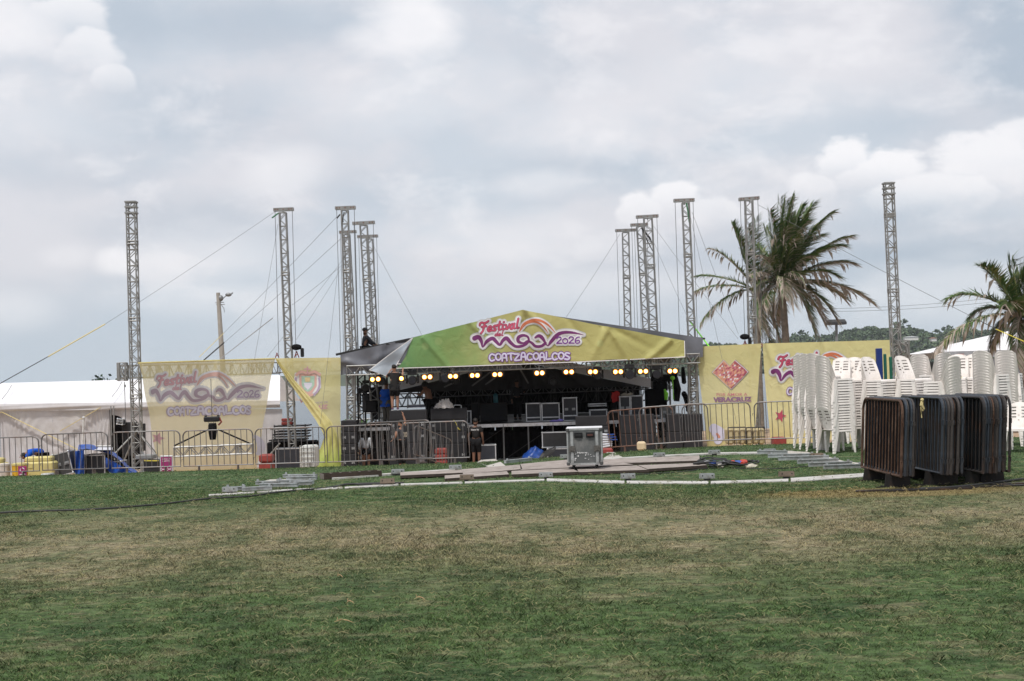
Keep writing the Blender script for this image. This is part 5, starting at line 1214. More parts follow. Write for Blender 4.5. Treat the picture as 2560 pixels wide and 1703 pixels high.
# ------------------------------------------------------------------ crowd barriers
def barrier_proto(m, L=1.88, z0=.19, z1=1.17, nb=11, curved=.16, lab='barrier'):
    t = thing('barrier', lab, 'crowd barrier')
    mb = MB(); P = [(-L/2, 0, z0)]
    for i in range(7): a = pi-pi/2*i/6; P.append((-L/2+curved+curved*cos(a), 0, z1-curved+curved*sin(a)))
    for i in range(7): a = pi/2-pi/2*i/6; P.append((L/2-curved+curved*cos(a), 0, z1-curved+curved*sin(a)))
    P.append((L/2, 0, z0)); mb.tube(P, .019, 6, closed=True); mb.build('frame', m, t, world=False)
    mb = MB()
    for i in range(1, nb+1):
        x = -L/2+L*i/(nb+1); zt = z1
        if L/2-abs(x) < curved: q = curved-(L/2-abs(x)); zt = z1-curved+sqrt(max(0, curved**2-q*q))
        mb.tube([(x, 0, z0), (x, 0, zt)], .0105, 5, False)
    mb.build('infill_bars', m, t, world=False)
    for s_ in (-1, 1):
        mb = MB(); x = s_*L*.28; mb.prism([(x-.006, -.10, 0.0), (x-.006, .10, 0.0), (x-.006, .075, z0), (x-.006, -.075, z0)], (.012, 0, 0)); mb.beam((x, -.2, .01), (x, .2, .01), .045, .012); mb.build('foot', st_dark if nb > 11 else m, t, world=False)
    for (x, z) in ((-L/2-.02, .88), (-L/2-.02, .38)):
        mb = MB(); mb.tube([(x+.02, 0, z), (x-.03, 0, z), (x-.03, 0, z-.06)], .007, 5); mb.build('hook', m, t, world=False)
    return t
fp = barrier_proto(fsteel); fr = barrier_proto(frust)
def put_barrier(proto, first, p0, Y0, p1, Y1, lab, group, dz=0.0):
    a, b = on(p0, Y0), on(p1, Y1); c = (a+b)/2; o = proto if first else copy_tree(proto)
    o.location = (c.x, c.y, gz(c.x, c.y)+dz); d = b-a; o.rotation_euler = (0, -atan2(gz(b.x, b.y)-gz(a.x, a.y), d.x), atan2(d.y, d.x)); s_ = sqrt(d.x**2+d.y**2)/1.90; o.scale = (s_, 1, 1)
    o['label'] = lab; o['group'] = group; return o
GB = 'barriers in the row along the lawn edge'
for i, (a, Ya, b, Yb, lab) in enumerate(((-76, 41, 100, 40.6, 'steel barrier at the far left edge of the picture'), (106, 39.2, 273, 38.6, 'steel barrier in front of the tilted case and blue tarpaulin'), (279, 39.1, 453, 39.0, 'steel barrier crossing the foot of the left plain tower'), (459, 39.6, 635, 39.4, 'steel barrier in front of the see-through left banner'),
     (639, 39.6, 814, 39.6, 'steel barrier in front of the decks and the water tank'), (819, 39.4, 990, 39.0, 'steel barrier starting in front of the torn banner'), (917, 37.6, 1083, 36.6, 'steel barrier overlapping two others in front of the woman in white'), (1008, 38.6, 1176, 38.2, 'steel barrier in front of the speaker stack with the yellow strap'),
     (1032, 47.5, 1128, 51.0, 'low looking steel barrier set further back behind the red road block'))):
    put_barrier(fp, i == 0, a, Ya, b, Yb, lab, GB)
put_barrier(fr, True, 1527, 38.6, 1692, 38.0, 'rusty brown barrier right of the grey flight case', GB)
for (a, Ya, b, Yb, lab) in ((1604, 37.7, 1777, 37.3, 'steel barrier overlapping the rusty one'), (1709, 38.2, 1881, 38.0, 'steel barrier in front of the heart banner'), (1889, 38.0, 2066, 37.6, 'steel barrier reaching behind the leftmost chair stack')):
    put_barrier(fp, False, a, Ya, b, Yb, lab, GB)
# the stacked barriers on the right, each one its own
SB = [barrier_proto(m, 1.95, .19, 1.16, 12, .17) for m in (st_rust, st_blue, st_grey, st_dark)]
usedp = set()
ORD = ['first', 'second', 'third', 'fourth', 'fifth', 'sixth', 'seventh', 'eighth', 'ninth', 'tenth', 'eleventh', 'twelfth', 'thirteenth', 'fourteenth', 'fifteenth', 'sixteenth', 'seventeenth', 'eighteenth', 'nineteenth', 'twentieth', 'twenty-first']
def stack_barriers():
    rnd = random.Random(21)
    for bi, (x0, x1, n, who, pal, ym) in enumerate(((4.87, 5.06, 8, 'left rusty bundle', (0, 2, 1, 2, 3, 1, 2, 3), 18.25), (5.42, 5.74, 13, 'middle bundle with the yellow rag', (1, 2, 1, 2, 2, 3, 1, 0, 2, 1, 2, 1, 3), 18.3), (5.98, 6.36, 14, 'right-hand bundle', (3, 2, 1, 1, 3, 0, 3, 2, 1, 2, 3, 2, 3, 3), 18.4))):
        for i in range(n):
            k = pal[i % len(pal)]; x = x0+(x1-x0)*i/(n-1); yn = ym+rnd.uniform(-.04, .10)+.012*i
            o = SB[k] if k not in usedp else copy_tree(SB[k]); usedp.add(k)
            o.scale = (1, 1, 1); o.rotation_euler = (rnd.uniform(.045, .06)*1.0, 0, pi/2-.035); zz = gz(x, 19)
            # rotate so the panel runs away from the camera; it leans a little to the left at the top
            o.rotation_euler = (.058+rnd.uniform(-.006, .006), 0, pi/2+.012+rnd.uniform(-.006, .006)); o.location = (x+.03, yn+.975, zz-.015+rnd.uniform(-.012, .012))
            kind = ('rusty brown', 'blue-grey', 'worn grey', 'dark')[k]
            if i == 0: lab = 'leftmost barrier of the %s, its whole face in view' % who
            elif i == n-1: lab = 'rightmost barrier of the %s' % who
            else: lab = '%s barrier, %s from the left in the %s' % (kind, ORD[i], who)
            o['label'] = lab; o['group'] = 'barriers packed in the '+who
stack_barriers()
mb = MB(); c = Vector((5.42, 18.9, 1.12)); mb.ball(c, (.02, .03, .025), 8, 6, .2); mb.tube([c, c+Vector((-.01, 0, -.07)), c+Vector((.015, 0, -.12)), c+Vector((.0, 0, -.15))], [.018, .026, .02, .008], 6); mb.tube([c, c+Vector((0, .08, -.05)), c+Vector((0, .05, -.24))], .008, 5); solo(mb, 'rag', tent_s, 'yellow rag knotted on the middle bundle of barriers', 'rag')
mb = MB()
for (x, y, w) in ((4.75, 18.1, .9), (5.2, 18.0, 1.1), (5.9, 18.2, 1.2), (6.5, 18.5, .7)): mb.box((x, y, gz(x, y)+.012), (w, .09, .02), Matrix.Rotation(.06, 3, 'Z'))
solo(mb, 'skid_bar', st_dark, 'dark flat bars on the grass under the barrier bundles', 'bars')

# ------------------------------------------------------------------ chairs
def shell(fn, nu, nv, th, keep=None):
    """double-sided sheet with thickness th, as verts/faces"""
    P = [[Vector(fn(i/nu, j/nv)) for i in range(nu+1)] for j in range(nv+1)]; N = [[None]*(nu+1) for _ in range(nv+1)]
    for j in range(nv+1):
        for i in range(nu+1):
            a = P[j][min(i+1, nu)]-P[j][max(i-1, 0)]; b = P[min(j+1, nv)][i]-P[max(j-1, 0)][i]; N[j][i] = a.cross(b).normalized()
    V = [P[j][i]+N[j][i]*th/2 for j in range(nv+1) for i in range(nu+1)]+[P[j][i]-N[j][i]*th/2 for j in range(nv+1) for i in range(nu+1)]
    o = (nu+1)*(nv+1); F_ = []; ok = lambda i, j: 0 <= i < nu and 0 <= j < nv and (keep is None or keep(i, j)); I = lambda i, j: j*(nu+1)+i
    for j in range(nv):
        for i in range(nu):
            if not ok(i, j): continue
            F_.append((I(i, j), I(i+1, j), I(i+1, j+1), I(i, j+1))); F_.append((I(i, j+1)+o, I(i+1, j+1)+o, I(i+1, j)+o, I(i, j)+o))
            for (di, dj, a, b) in ((0, -1, I(i, j), I(i+1, j)), (1, 0, I(i+1, j), I(i+1, j+1)), (0, 1, I(i+1, j+1), I(i, j+1)), (-1, 0, I(i, j+1), I(i, j))):
                if not ok(i+di, j+dj): F_.append((b, a, a+o, b+o))
    return V, F_
def make_chair(arms=False):
    t = thing('chair', 'white plastic chair', 'chair'); H = .43
    mb = MB()
    def seat(i, j):
        x = (i-.5)*.44; y = -.20+.42*j; return (x*(1+.06*j), y, H-.012*sin(pi*i)*sin(pi*j)-(.02*max(0, j-.85)/.15))
    mb.add(*shell(seat, 8, 8, .005))
    # aprons round the seat
    ap = .034
    for s_ in (-1, 1): mb.add(*shell(lambda i, j: (s_*(.22+.012*i+.006*(1-j)), -.20+.42*i, H-ap+ap*j), 4, 1, .005))
    mb.add(*shell(lambda i, j: ((i-.5)*.46, .222+.006*(1-j), H-.02-ap+ap*j), 5, 1, .005)); mb.build('seat', white_pl, t, world=False, smooth=False)
    def back(i, j):
        u = (i-.5)*2; z = H+.44*j; hw = .205*(1.0-.06*j)
        if j > .72: q = (j-.72)/.28; hw *= sqrt(max(.0, 1-(q*.80)**2.6))
        x = u*hw; return (x, -.195-.15*j**1.15+.055*u*u*(1-.3*j)-.0, z-.018*u*u*(j > .9))
    rows = (6, 8, 10, 12)
    mb = MB(); mb.add(*shell(back, 14, 16, .006, keep=lambda i, j: not ((j in rows) and (i in (2, 3, 4, 5, 9, 10, 11)) or (j in (4, 7)) and i == 7))); mb.build('backrest', white_pl, t, world=False, smooth=False)
    for (sx, sy) in ((-1, 1), (1, 1), (-1, -1), (1, -1)):
        mb = MB(); tx, ty = sx*.225, (.215 if sy > 0 else -.20); bx, by = sx*.25, (.245 if sy > 0 else -.275); zt = H-.01 if sy < 0 else H-.03
        def leg1(i, j): w = .085-.045*(1-j); return (bx+(tx-bx)*j+.002*sx, by+(ty-by)*j-sy*w*i, zt*j)
        def leg2(i, j): w = .07-.035*(1-j); return (bx+(tx-bx)*j-sx*w*i, by+(ty-by)*j, zt*j)
        mb.add(*shell(leg1, 1, 4, .006)); mb.add(*shell(leg2, 1, 4, .006)); mb.build('leg', white_pl, t, world=False)
    if arms:
        for s_ in (-1, 1):
            mb = MB(); P = [(s_*.27, .20, 0), (s_*.28, .19, .35), (s_*.285, .17, .58), (s_*.28, .06, .655), (s_*.27, -.12, .66), (s_*.23, -.26, .70)]; P = catmull(P, 4); mb.tube(P, [.022]*len(P), 6); mb.build('arm', white_pl, t, world=False, smooth=True)
    return t
chair0 = make_chair(); chair_first = [True]
def chair(x, y, z, rz, lab, group, tilt=0):
    o = chair0 if chair_first[0] else copy_tree(chair0); chair_first[0] = False
    o.location = (x, y, z); o.rotation_euler = (0, 0, rz); o['label'] = lab; o['group'] = group; o['category'] = 'chair'
# (picture column, depth, facing deg, count, what)
STK = [(2030, 28.3, -46, 21, 'leftmost stack'), (2046, 27.7, -48, 21, 'second stack from the left, back turned'), (2064, 27.0, -52, 21, 'third stack from the left, back turned'), (2092, 26.4, -62, 20, 'front left stack seen side on'),
 (2102, 30.0, 150, 20, 'rear stack over the left group, nearer the starfish'), (2133, 30.0, 152, 20, 'rear stack beside the dark red block'), (2141, 27.4, 112, 19, 'left-facing stack next to the side-on one'), (2206, 26.7, -146, 19, 'camera-facing stack before the green posts'),
 (2292, 26.5, -146, 19, 'camera-facing stack behind the middle barriers'), (2318, 29.3, -35, 20, 'shaded rear stack below the brown beam'), (2345, 28.6, 20, 20, 'stack topped by the odd chair'), (2362, 25.6, 30, 18, 'curved-back stack left of the yellow cord'),
 (2396, 27.0, 150, 19, 'slot-backed stack under the tent eave'), (2434, 27.0, 148, 19, 'second slot-backed stack under the eave'), (2484, 25.8, -50, 20, 'tall right stack with backs to camera'), (2527, 27.0, -25, 20, 'tall stack behind the lone armchair')]
def stacks():
    rnd = random.Random(2)
    for px, Y, deg, n, who in STK:
        b = on(px, Y); rz = rad(deg)
        for k in range(n):
            dz = .0495*k; nm = 'topmost' if k == n-1 else ('lowest' if k == 0 else None)
            lab = ('white plastic chair, %s of the %s' % (nm, who)) if nm else ('white plastic chair, %s from the ground, %s' % (ORD[k], who))
            q = rnd.uniform(-.006, .006)
            chair(b.x+q, Y+rnd.uniform(-.004, .004), b.z+dz, rz+rnd.uniform(-.015, .015), ' '.join(lab.split()[:16]), 'chairs in the '+who)
stacks()
ac = make_chair(True); b = on(2549, 25.0); ac.location = b; ac.rotation_euler = (0, 0, rad(-205)); ac.name = 'armchair'; ac['label'] = 'single low white plastic armchair standing at the right edge on the grass'; ac['category'] = 'armchair'
mb = MB(); c = at(2401, 948, 26.8)
for i in range(5): mb.ball(c+Vector((-.07+.03*i, 0, .01*(i % 2))), (.04, .04, .025), 7, 5, .2, i)
solo(mb, 'rope_knot', mat('cord_yellow', (.7, .62, .12), .7), 'knot of yellow cord lying between the chair stacks', 'cord')

# ------------------------------------------------------------------ palms
leaf_g = mat('palm_leaf', (.062, .115, .030), .6, 0, .35, 2.5, transl=.12); leaf_b = mat('palm_leaf_dry', (.37, .31, .26), .8, 0, .25, 2.5, transl=.1); leaf_o = mat('palm_leaf_olive', (.16, .17, .06), .7, 0, .3, 2.5, transl=.1)
trunk_m = mat('palm_trunk', (.21, .175, .14), .9, 0, .3, 6, .5)
def frond(mb, base, tip, droop, seed, dry=.3, leafL=.80, n=126, arch=None):
    """rachis from base to tip, arching up then falling; leaflets hang off both sides"""
    rnd = random.Random(seed); base = Vector(base); tip = Vector(tip); L = (tip-base).length; mid = base.lerp(tip, .5)+Vector((0, 0, droop*L))
    ctl = base.lerp(tip, .25)+Vector((0, 0, droop*L*.9)); q = lambda t: (base*(1-t)**3+3*ctl*(1-t)**2*t+3*(mid*.5+tip*.5+Vector((0, 0, droop*L*.45)))*(1-t)*t*t+tip*t**3)
    P = [q(i/14) for i in range(15)]; mb.k = 2 if dry < .7 else 1; mb.tube(P, [.035*(1-i/16) for i in range(15)], 4)
    for i in range(n):
        t = .10+.90*i/n; p = q(t); d = (q(min(1, t+.02))-q(t-.02)).normalized()
        side = d.cross(Vector((0, 0, 1)));
        if side.length < .2: side = Vector((1, 0, 0))
        side.normalize(); upv = side.cross(d)
        ll = leafL*(.5+.7*sin(min(1, t*1.12)*pi*.88))*rnd.uniform(.75, 1.12)
        for s_ in (-1, 1):
            if rnd.random() < .08: continue
            isdry = rnd.random() < (dry*.66*(.25+1.2*t)); fwd = .75+.5*t+rnd.uniform(-.15, .15); dr = (.18 if not isdry else .55)+rnd.uniform(0, .4)
            v = (side*s_*(.85-.35*t)+d*fwd+upv*.35*rnd.uniform(.2, 1.2)).normalized(); a = p+v*ll*.32+Vector((0, 0, -.05*dr*ll)); b = p+v*ll*.88+Vector((.22*ll, 0, -.60*dr*ll)); w = .022*rnd.uniform(.8, 1.3)
            wv = v.cross(Vector((0, 0, 1)));
            wv = (wv.normalized() if wv.length > .1 else d)*w+Vector((0, 0, w*.4))
            mb.k = 1 if isdry else (2 if rnd.random() < .25 else 0)
            mb.add([p, a+wv, b, a-wv], [(0, 1, 2, 3)])
            if isdry and rnd.random() < .10: mb.add([p, p+v*ll*.3-Vector((0, 0, .35*ll))+wv, p+v*ll*.35-Vector((0, 0, .75*ll))], [(0, 1, 2)])
def palm(lab, crown, base_px, Y, tips, tw=.15, seed=1, R=None, extra=True):
    c = at(crown[0], crown[1], Y); b = at(base_px[0], base_px[1], Y); zb = gz(b.x, Y); bb = Vector((b.x+(b.x-c.x)*.15, Y, zb))
    t = thing('palm_tree', lab, 'palm tree', bb, 0, 'coconut palms beyond the banners')
    mb = MB(); P = []; n = 26
    mid = b
    for i in range(n+1):
        f = i/n; p = bb*(1-f)**2+2*Vector((mid.x, Y, mid.z))*(1-f)*f*1.0+c*f*f; P.append(p)
    mb.tube(P, [tw*(1.35-.45*i/n)*(1+.06*(i % 2)) for i in range(n+1)], 12); mb.build('trunk', trunk_m, t)
    mb = MB(); rnd = random.Random(seed)
    for i in range(16):
        a = rnd.uniform(0, 2*pi); mb.tube([c+Vector((.08*cos(a), .08*sin(a), -.25)), c+Vector((.16*cos(a), .16*sin(a), .05)), c+Vector((.3*cos(a), .3*sin(a), .35))], [.05, .045, .02], 5)
    mb.build('boss', trunk_m, t)
    for i, tp in enumerate(tips):
        px, py, dy, dr, dry = tp; mb = MB(); q = at(px, py, Y+dy); frond(mb, c+Vector((0, 0, .15)), q, dr, seed*100+i, dry, .80+(.12 if dry < .5 else 0)); mb.build('frond', [leaf_g, leaf_b, leaf_o], t)
palm('near coconut palm with the bent trunk, its crown beside the leftmost lamp hood', (1955, 722), (1966, 835), 66, [
 (1950, 500, .8, .04, .10), (1985, 497, -.6, .10, .12), (2031, 513, 1.2, .10, .05), (2077, 535, 0, .12, .4), (1925, 530, -1.0, .05, .35), (1990, 540, 1.5, .06, .05), (1960, 545, 1.6, .05, .05), (2015, 560, -1.0, .14, .35), (2050, 590, 1.5, .14, .15), (2121, 592, .4, .12, .55), (2100, 615, -1.0, .16, .45), (2131, 658, -.6, .16, .75),
 (2090, 690, -1.6, .22, .55), (2177, 753, .5, .17, .8), (2110, 745, 1.5, .18, .6), (2088, 794, -.4, .30, .65), (2034, 824, -.8, .40, .5), (2060, 800, 1.2, .3, .8), (1894, 722, -.8, .22, .9), (1985, 760, -2.6, .35, .95), (1960, 740, -2.8, .30, .9), (1910, 760, -1.4, .25, .8), (1900, 640, -1.4, .14, .85), (1880, 690, -1.6, .2, .9), (1915, 570, 1.4, .05, .1), (1935, 600, 1.9, .05, .1), (1895, 615, 1.6, .08, .15), (1940, 800, 1.4, .25, .9), (1985, 600, -2.0, .12, .35), (2030, 640, -2.2, .16, .6), (2010, 700, -2.6, .25, .7), (1965, 570, -1.7, .08, .3), (2005, 520, .4, .08, .15), (1965, 505, .2, .05, .05), (2020, 535, -.4, .07, .05), (1998, 560, .9, .06, .05), (2040, 565, .8, .09, .1), (1940, 560, .2, .04, .1), (1975, 540, -1.1, .05, .1), (2060, 620, -.3, .12, .15), (1930, 640, -.5, .06, .2)], .15, 3)
palm('far coconut palm whose trunk stands behind the banner tower', (1889, 735), (1893, 835), 69, [
 (1833, 564, -.4, .06, .15), (1776, 623, .3, .16, .7), (1741, 692, 0, .12, .25), (1743, 727, -.7, .12, .65), (1756, 803, -.3, .22, .5), (1889, 550, .8, .05, .15), (1850, 600, 1.2, .08, .3), (1922, 860, -.6, .3, .9), (1947, 842, .6, .32, .6), (1904, 815, -1.2, .3, .85), (1930, 640, 1.2, .1, .2), (1870, 570, -.8, .05, .2), (1925, 700, -1.0, .2, .7), (1890, 850, 0.3, .25, .9)], .15, 7)
palm('coconut palm cut by the right edge of the picture', (2553, 806), (2562, 866), 47, [
 (2376, 745, 0, .20, .35), (2457, 668, -.4, .14, .2), (2528, 652, .5, .08, .1), (2576, 655, -.5, .08, .1), (2343, 876, -.5, .22, .85), (2640, 700, .3, .12, .2), (2700, 780, 0, .2, .4), (2480, 860, .8, .35, .6), (2610, 860, -.8, .3, .7), (2510, 715, .9, .08, .1), (2550, 685, 1.0, .05, .05), (2605, 670, .6, .06, .1), (2430, 790, .6, .28, .5), (2540, 900, -.8, .3, .9), (2680, 860, .5, .28, .6), (2515, 760, -1.2, .2, .3)], .14, 11)

# ------------------------------------------------------------------ people
def skin_obj(name, V, E, Rr, m, parent=None, loc=None, root=0, sub=1, mats=None):
    me = bpy.data.meshes.new(name); me.from_pydata([tuple(v) for v in V], E, []); ob = bpy.data.objects.new(name, me); COL.objects.link(ob)
    sk = ob.modifiers.new('s', 'SKIN'); sk.use_smooth_shade = True; sk.branch_smoothing = .6
    for i, r in enumerate(Rr):
        r = r if isinstance(r, tuple) else (r, r); me.skin_vertices[0].data[i].radius = r
    me.skin_vertices[0].data[root].use_root = True
    if sub: ss = ob.modifiers.new('u', 'SUBSURF'); ss.levels = sub; ss.render_levels = sub
    dg = bpy.context.evaluated_depsgraph_get(); m2 = bpy.data.meshes.new_from_object(ob.evaluated_get(dg)); m2.name = name
    ob.modifiers.clear(); ob.data = m2; m2.materials.clear(); m2.materials.append(m); bpy.data.meshes.remove(me)
    m2.polygons.foreach_set('use_smooth', [True]*len(m2.polygons))
    if parent is not None: ob.parent = parent
    return ob
J0 = dict(pelvis=(0, 0, .95), waist=(0, 0, 1.10), chest=(0, .0, 1.30), neck=(0, 0, 1.47), chin=(0, .01, 1.54), head=(0, .015, 1.63), crown=(0, .0, 1.70), shL=(-.18, 0, 1.40), elL=(-.24, -.02, 1.12), wrL=(-.25, .05, .87), shR=(.18, 0, 1.40), elR=(.24, -.02, 1.12), wrR=(.25, .05, .87),
 hipL=(-.09, 0, .90), knL=(-.10, .02, .49), anL=(-.10, -.02, .09), hipR=(.09, 0, .90), knR=(.10, .02, .49), anR=(.10, -.02, .09))
def person(lab, loc, yaw, skin=skin_m, pose=None, shirt=None, sleeve=.6, pants=None, leglen=1.0, hair='short', shoes=None, h=1.75, point=False, hat=None, shirt_len=0, print_=None):
    J = dict(J0); J.update(pose or {}); J = {k: Vector(v) for k, v in J.items()}; s_ = h/1.75
    V = []; Rr = []; E = []; ix = {}
    def add(n, p, r): ix[n] = len(V); V.append(Vector(p)*s_); Rr.append(tuple(q*s_ for q in r) if isinstance(r, tuple) else r*s_)
    def lk(a, b): E.append((ix[a], ix[b]))
    for n, r in (('pelvis', .15), ('waist', .14), ('chest', .16), ('neck', .062), ('chin', .075), ('head', .098), ('crown', .07)): add(n, J[n], r)
    for a, b in (('pelvis', 'waist'), ('waist', 'chest'), ('chest', 'neck'), ('neck', 'chin'), ('chin', 'head'), ('head', 'crown')): lk(a, b)
    for s2 in 'LR':
        add('sh'+s2, J['sh'+s2], .07); add('el'+s2, J['el'+s2], .048); add('wr'+s2, J['wr'+s2], .032); lk('chest', 'sh'+s2); lk('sh'+s2, 'el'+s2); lk('el'+s2, 'wr'+s2)
        d = (J['wr'+s2]-J['el'+s2]).normalized(); side = d.cross(Vector((0, 1, 0))); side = side.normalized() if side.length > .2 else Vector((1, 0, 0))
        add('pa'+s2, J['wr'+s2]+d*.06, (.034, .022)); lk('wr'+s2, 'pa'+s2)
        for k in range(4):
            ln = (.075, .085, .08, .062)[k]*(1.15 if point and s2 == 'R' and k == 0 else (.55 if point and s2 == 'R' else .9)); o = side*(.024-.016*k)
            add('f%d%s' % (k, s2), J['wr'+s2]+d*(.08)+o, .0095); add('g%d%s' % (k, s2), J['wr'+s2]+d*(.08+ln)+o*1.2+Vector((0, .012, 0)), .008); lk('pa'+s2, 'f%d%s' % (k, s2)); lk('f%d%s' % (k, s2), 'g%d%s' % (k, s2))
        add('th'+s2, J['wr'+s2]+d*.05+side*.045+Vector((0, .015, 0)), .010); lk('wr'+s2, 'th'+s2)
        add('hip'+s2, J['hip'+s2], .105); add('kn'+s2, J['kn'+s2], .07); add('an'+s2, J['an'+s2], .048); an = J['an'+s2]; kd = J['kn'+s2]
        add('toe'+s2, an+Vector((0, .15, -.05)), .03); lk('pelvis', 'hip'+s2); lk('hip'+s2, 'kn'+s2); lk('kn'+s2, 'an'+s2); lk('an'+s2, 'toe'+s2)
    body = skin_obj('person', V, E, Rr, skin); body.location = loc; body.rotation_euler = (0, 0, yaw); tag(body, lab, 'person')
    # nose, ears
    hd = J['head']*s_; mb = MB(); mb.ball(hd+Vector((0, .092*s_, -.005)), (.012, .018, .018), 6, 5)
    for q in (-1, 1): mb.ball(hd+Vector((q*.083*s_, 0, -.01)), (.010, .022, .03), 6, 5)
    # join these small features into the body mesh
    bm = bmesh.new(); bm.from_mesh(body.data); tmp = mb.mesh('x', skin, True); bm.from_mesh(tmp); bm.to_mesh(body.data); bm.free(); bpy.data.meshes.remove(tmp)
    def piece(name, names, radii, m, extra=None, sub=1):
        V = []; R_ = []; E = []
        for n, r in zip(names, radii): V.append(Vector(n) if not isinstance(n, str) else J[n]*s_); R_.append(r*s_)
        E = extra; return skin_obj(name, V, E, R_, m, body, sub=sub)
    lp = lambda a, b, t: (J[a].lerp(J[b], t))*s_
    if shirt:
        names = ['pelvis', 'waist', 'chest', lp('chest', 'neck', .75), 'shL', lp('shL', 'elL', sleeve) if sleeve <= 1 else lp('elL', 'wrL', sleeve-1), 'shR', lp('shR', 'elR', sleeve) if sleeve <= 1 else lp('elR', 'wrR', sleeve-1)]
        rad_ = [.19, .175, .20, .09, .10, .078 if sleeve <= 1 else .052, .10, .078 if sleeve <= 1 else .052]; E = [(0, 1), (1, 2), (2, 3), (2, 4), (4, 5), (2, 6), (6, 7)]
        if sleeve > 1:
            names += ['elL', 'elR']; rad_ += [.066, .066]; E = [(0, 1), (1, 2), (2, 3), (2, 4), (4, 8), (8, 5), (2, 6), (6, 9), (9, 7)]
        if shirt_len: names.append(lp('pelvis', 'hipL', .0)-Vector((0, 0, shirt_len))); rad_.append(.19); E.append((0, len(names)-1))
        piece('shirt', names, rad_, shirt, E)
    if pants:
        names = ['pelvis', 'hipL', 'hipR']; rad_ = [.18, .135, .135]; E = [(0, 1), (0, 2)]
        for k, s2 in enumerate('LR'):
            if leglen > 1: names += ['kn'+s2, lp('kn'+s2, 'an'+s2, leglen-1)]; rad_ += [.10, .08]; n = len(names); E += [(1+k, n-2), (n-2, n-1)]
            else: names += [lp('hip'+s2, 'kn'+s2, leglen)]; rad_ += [.115]; n = len(names); E += [(1+k, n-1)]
        piece('trousers', names, rad_, pants, E)
    if shoes:
        for s2 in 'LR':
            a = J['an'+s2]*s_; mb = MB(); mb.bbox(a+Vector((0, .05, -.045)), (.095, .27, .085), .03); o = mb.build('shoe', shoes, body, world=False, smooth=True)
            mb = MB(); mb.box(a+Vector((0, .05, -.085)), (.10, .28, .02)); mb.build('sole', whitep, o, world=False)
    mb = MB(); hc = J['head']*s_
    if hair:
        mb.ball(hc+Vector((0, -.022, .038)), (.094*s_, .100*s_, .088*s_), 14, 10, .05, 3)
        if hair == 'long': mb.tube([hc+Vector((0, -.05, .02)), hc+Vector((0, -.09, -.10)), hc+Vector((0, -.15, -.22)), hc+Vector((0, -.15, -.30))], [.085, .09, .075, .03], 9)
        if hair == 'puffy': mb.ball(hc+Vector((0, -.03, .03)), (.14, .14, .13), 12, 9, .12, 4)
        mb.build('hair', hair_m, body, world=False, smooth=True)
    if hat:
        mb = MB(); mb.ball(hc+Vector((0, -.005, .055)), (.105, .115, .075), 12, 8); mb.bbox(hc+Vector((0, .13, .045)), (.15, .13, .015), .005); mb.build('cap', hat, body, world=False, smooth=True)
    if print_:
        txt, m, w, hh, z = print_; vs, fs, (a, b, c, d) = text2d(txt, .02); mb = MB(); mb.add([((x-(a+b)/2)/(b-a)*w, -.205*s_, z*s_+(y-(c+d)/2)/(d-c)*hh) for x, y in vs], fs); mb.build('shirt_lettering', m, body, world=False)
    return body
tee = mat('black_tee', (.022, .021, .021), .9, 0, .2, 6, spec=.1); shorts = mat('black_shorts', (.012, .012, .013), .9, 0, .2, 6, spec=.1); blue_tee = mat('blue_shirt', (.01, .075, .42), .8, 0, .12, 5, spec=.15); tee_gr = mat('charcoal_tee', (.04, .04, .045), .9, 0, .2, 6)
p = at(988, 1026, 55.0)
person('person in black tee and shorts standing on the speaker stack, arms raised to the truss', (p.x, 55.0, p.z+.01), .1, pose=dict(elL=(-.30, .12, 1.28), wrL=(-.16, .25, 1.48), elR=(.32, .10, 1.30), wrR=(.34, .26, 1.5)), shirt=tee, shirt_len=.14, sleeve=.75, pants=shorts, leglen=.98, shoes=mat('trainers', (.08, .03, .07), .7), h=1.76)
p = at(967, 1040, 58.6)
person('person in a bright blue shirt and grey trousers behind the one on the speakers', (p.x, 58.6, ZT), -.5, skin=skin_d, shirt=blue_tee, sleeve=.7, pants=mat('grey_trousers', (.085, .08, .07), .9), leglen=1.95, shoes=black, h=1.86, shirt_len=.10)
p = at(1075, 1040, 59.2)
person('shirtless person in black trousers working behind the sheets on the stage', (p.x, 59.2, ZT), 1.0, skin=skin_m, pose=dict(chest=(0, .10, 1.27), waist=(0, .03, 1.08), neck=(0, .18, 1.43), chin=(0, .22, 1.48), head=(0, .24, 1.55), crown=(0, .24, 1.63), shL=(-.18, .12, 1.37), shR=(.18, .12, 1.37), elL=(-.24, .25, 1.15), wrL=(-.2, .45, 1.2), elR=(.26, .2, 1.1), wrR=(.22, .4, 1.0)), pants=shorts, leglen=1.95, shoes=black, h=1.86, hair='puffy')
p = at(914, 1100, 56.8)
person('person with long dark hair, white long-sleeved top and black shorts, back turned', (p.x, 56.8, -2.06), .15, shirt=mat('white_top', (.55, .58, .62), .8, 0, .08, 5), sleeve=1.8, pants=shorts, leglen=.55, hair='long', shoes=black, h=1.66)
p = at(1003, 1100, 53.2)
person('person in charcoal tee pointing up at the stage, behind the barriers', (p.x, 53.2, gz(p.x, 53.2)), .9, skin=skin_m, pose=dict(shR=(.19, .02, 1.44), elR=(.30, .05, 1.66), wrR=(.26, .10, 1.90), elL=(-.28, .02, 1.14), wrL=(-.22, .22, 1.02), head=(0, .0, 1.63)), shirt=tee_gr, sleeve=.55, pants=shorts, leglen=1.95, shoes=black, h=1.78, point=True, print_=('ooo', mat('print_cream', (.5, .45, .36), .8), .22, .2, 1.2))
p = at(1190, 1100, 54.2)
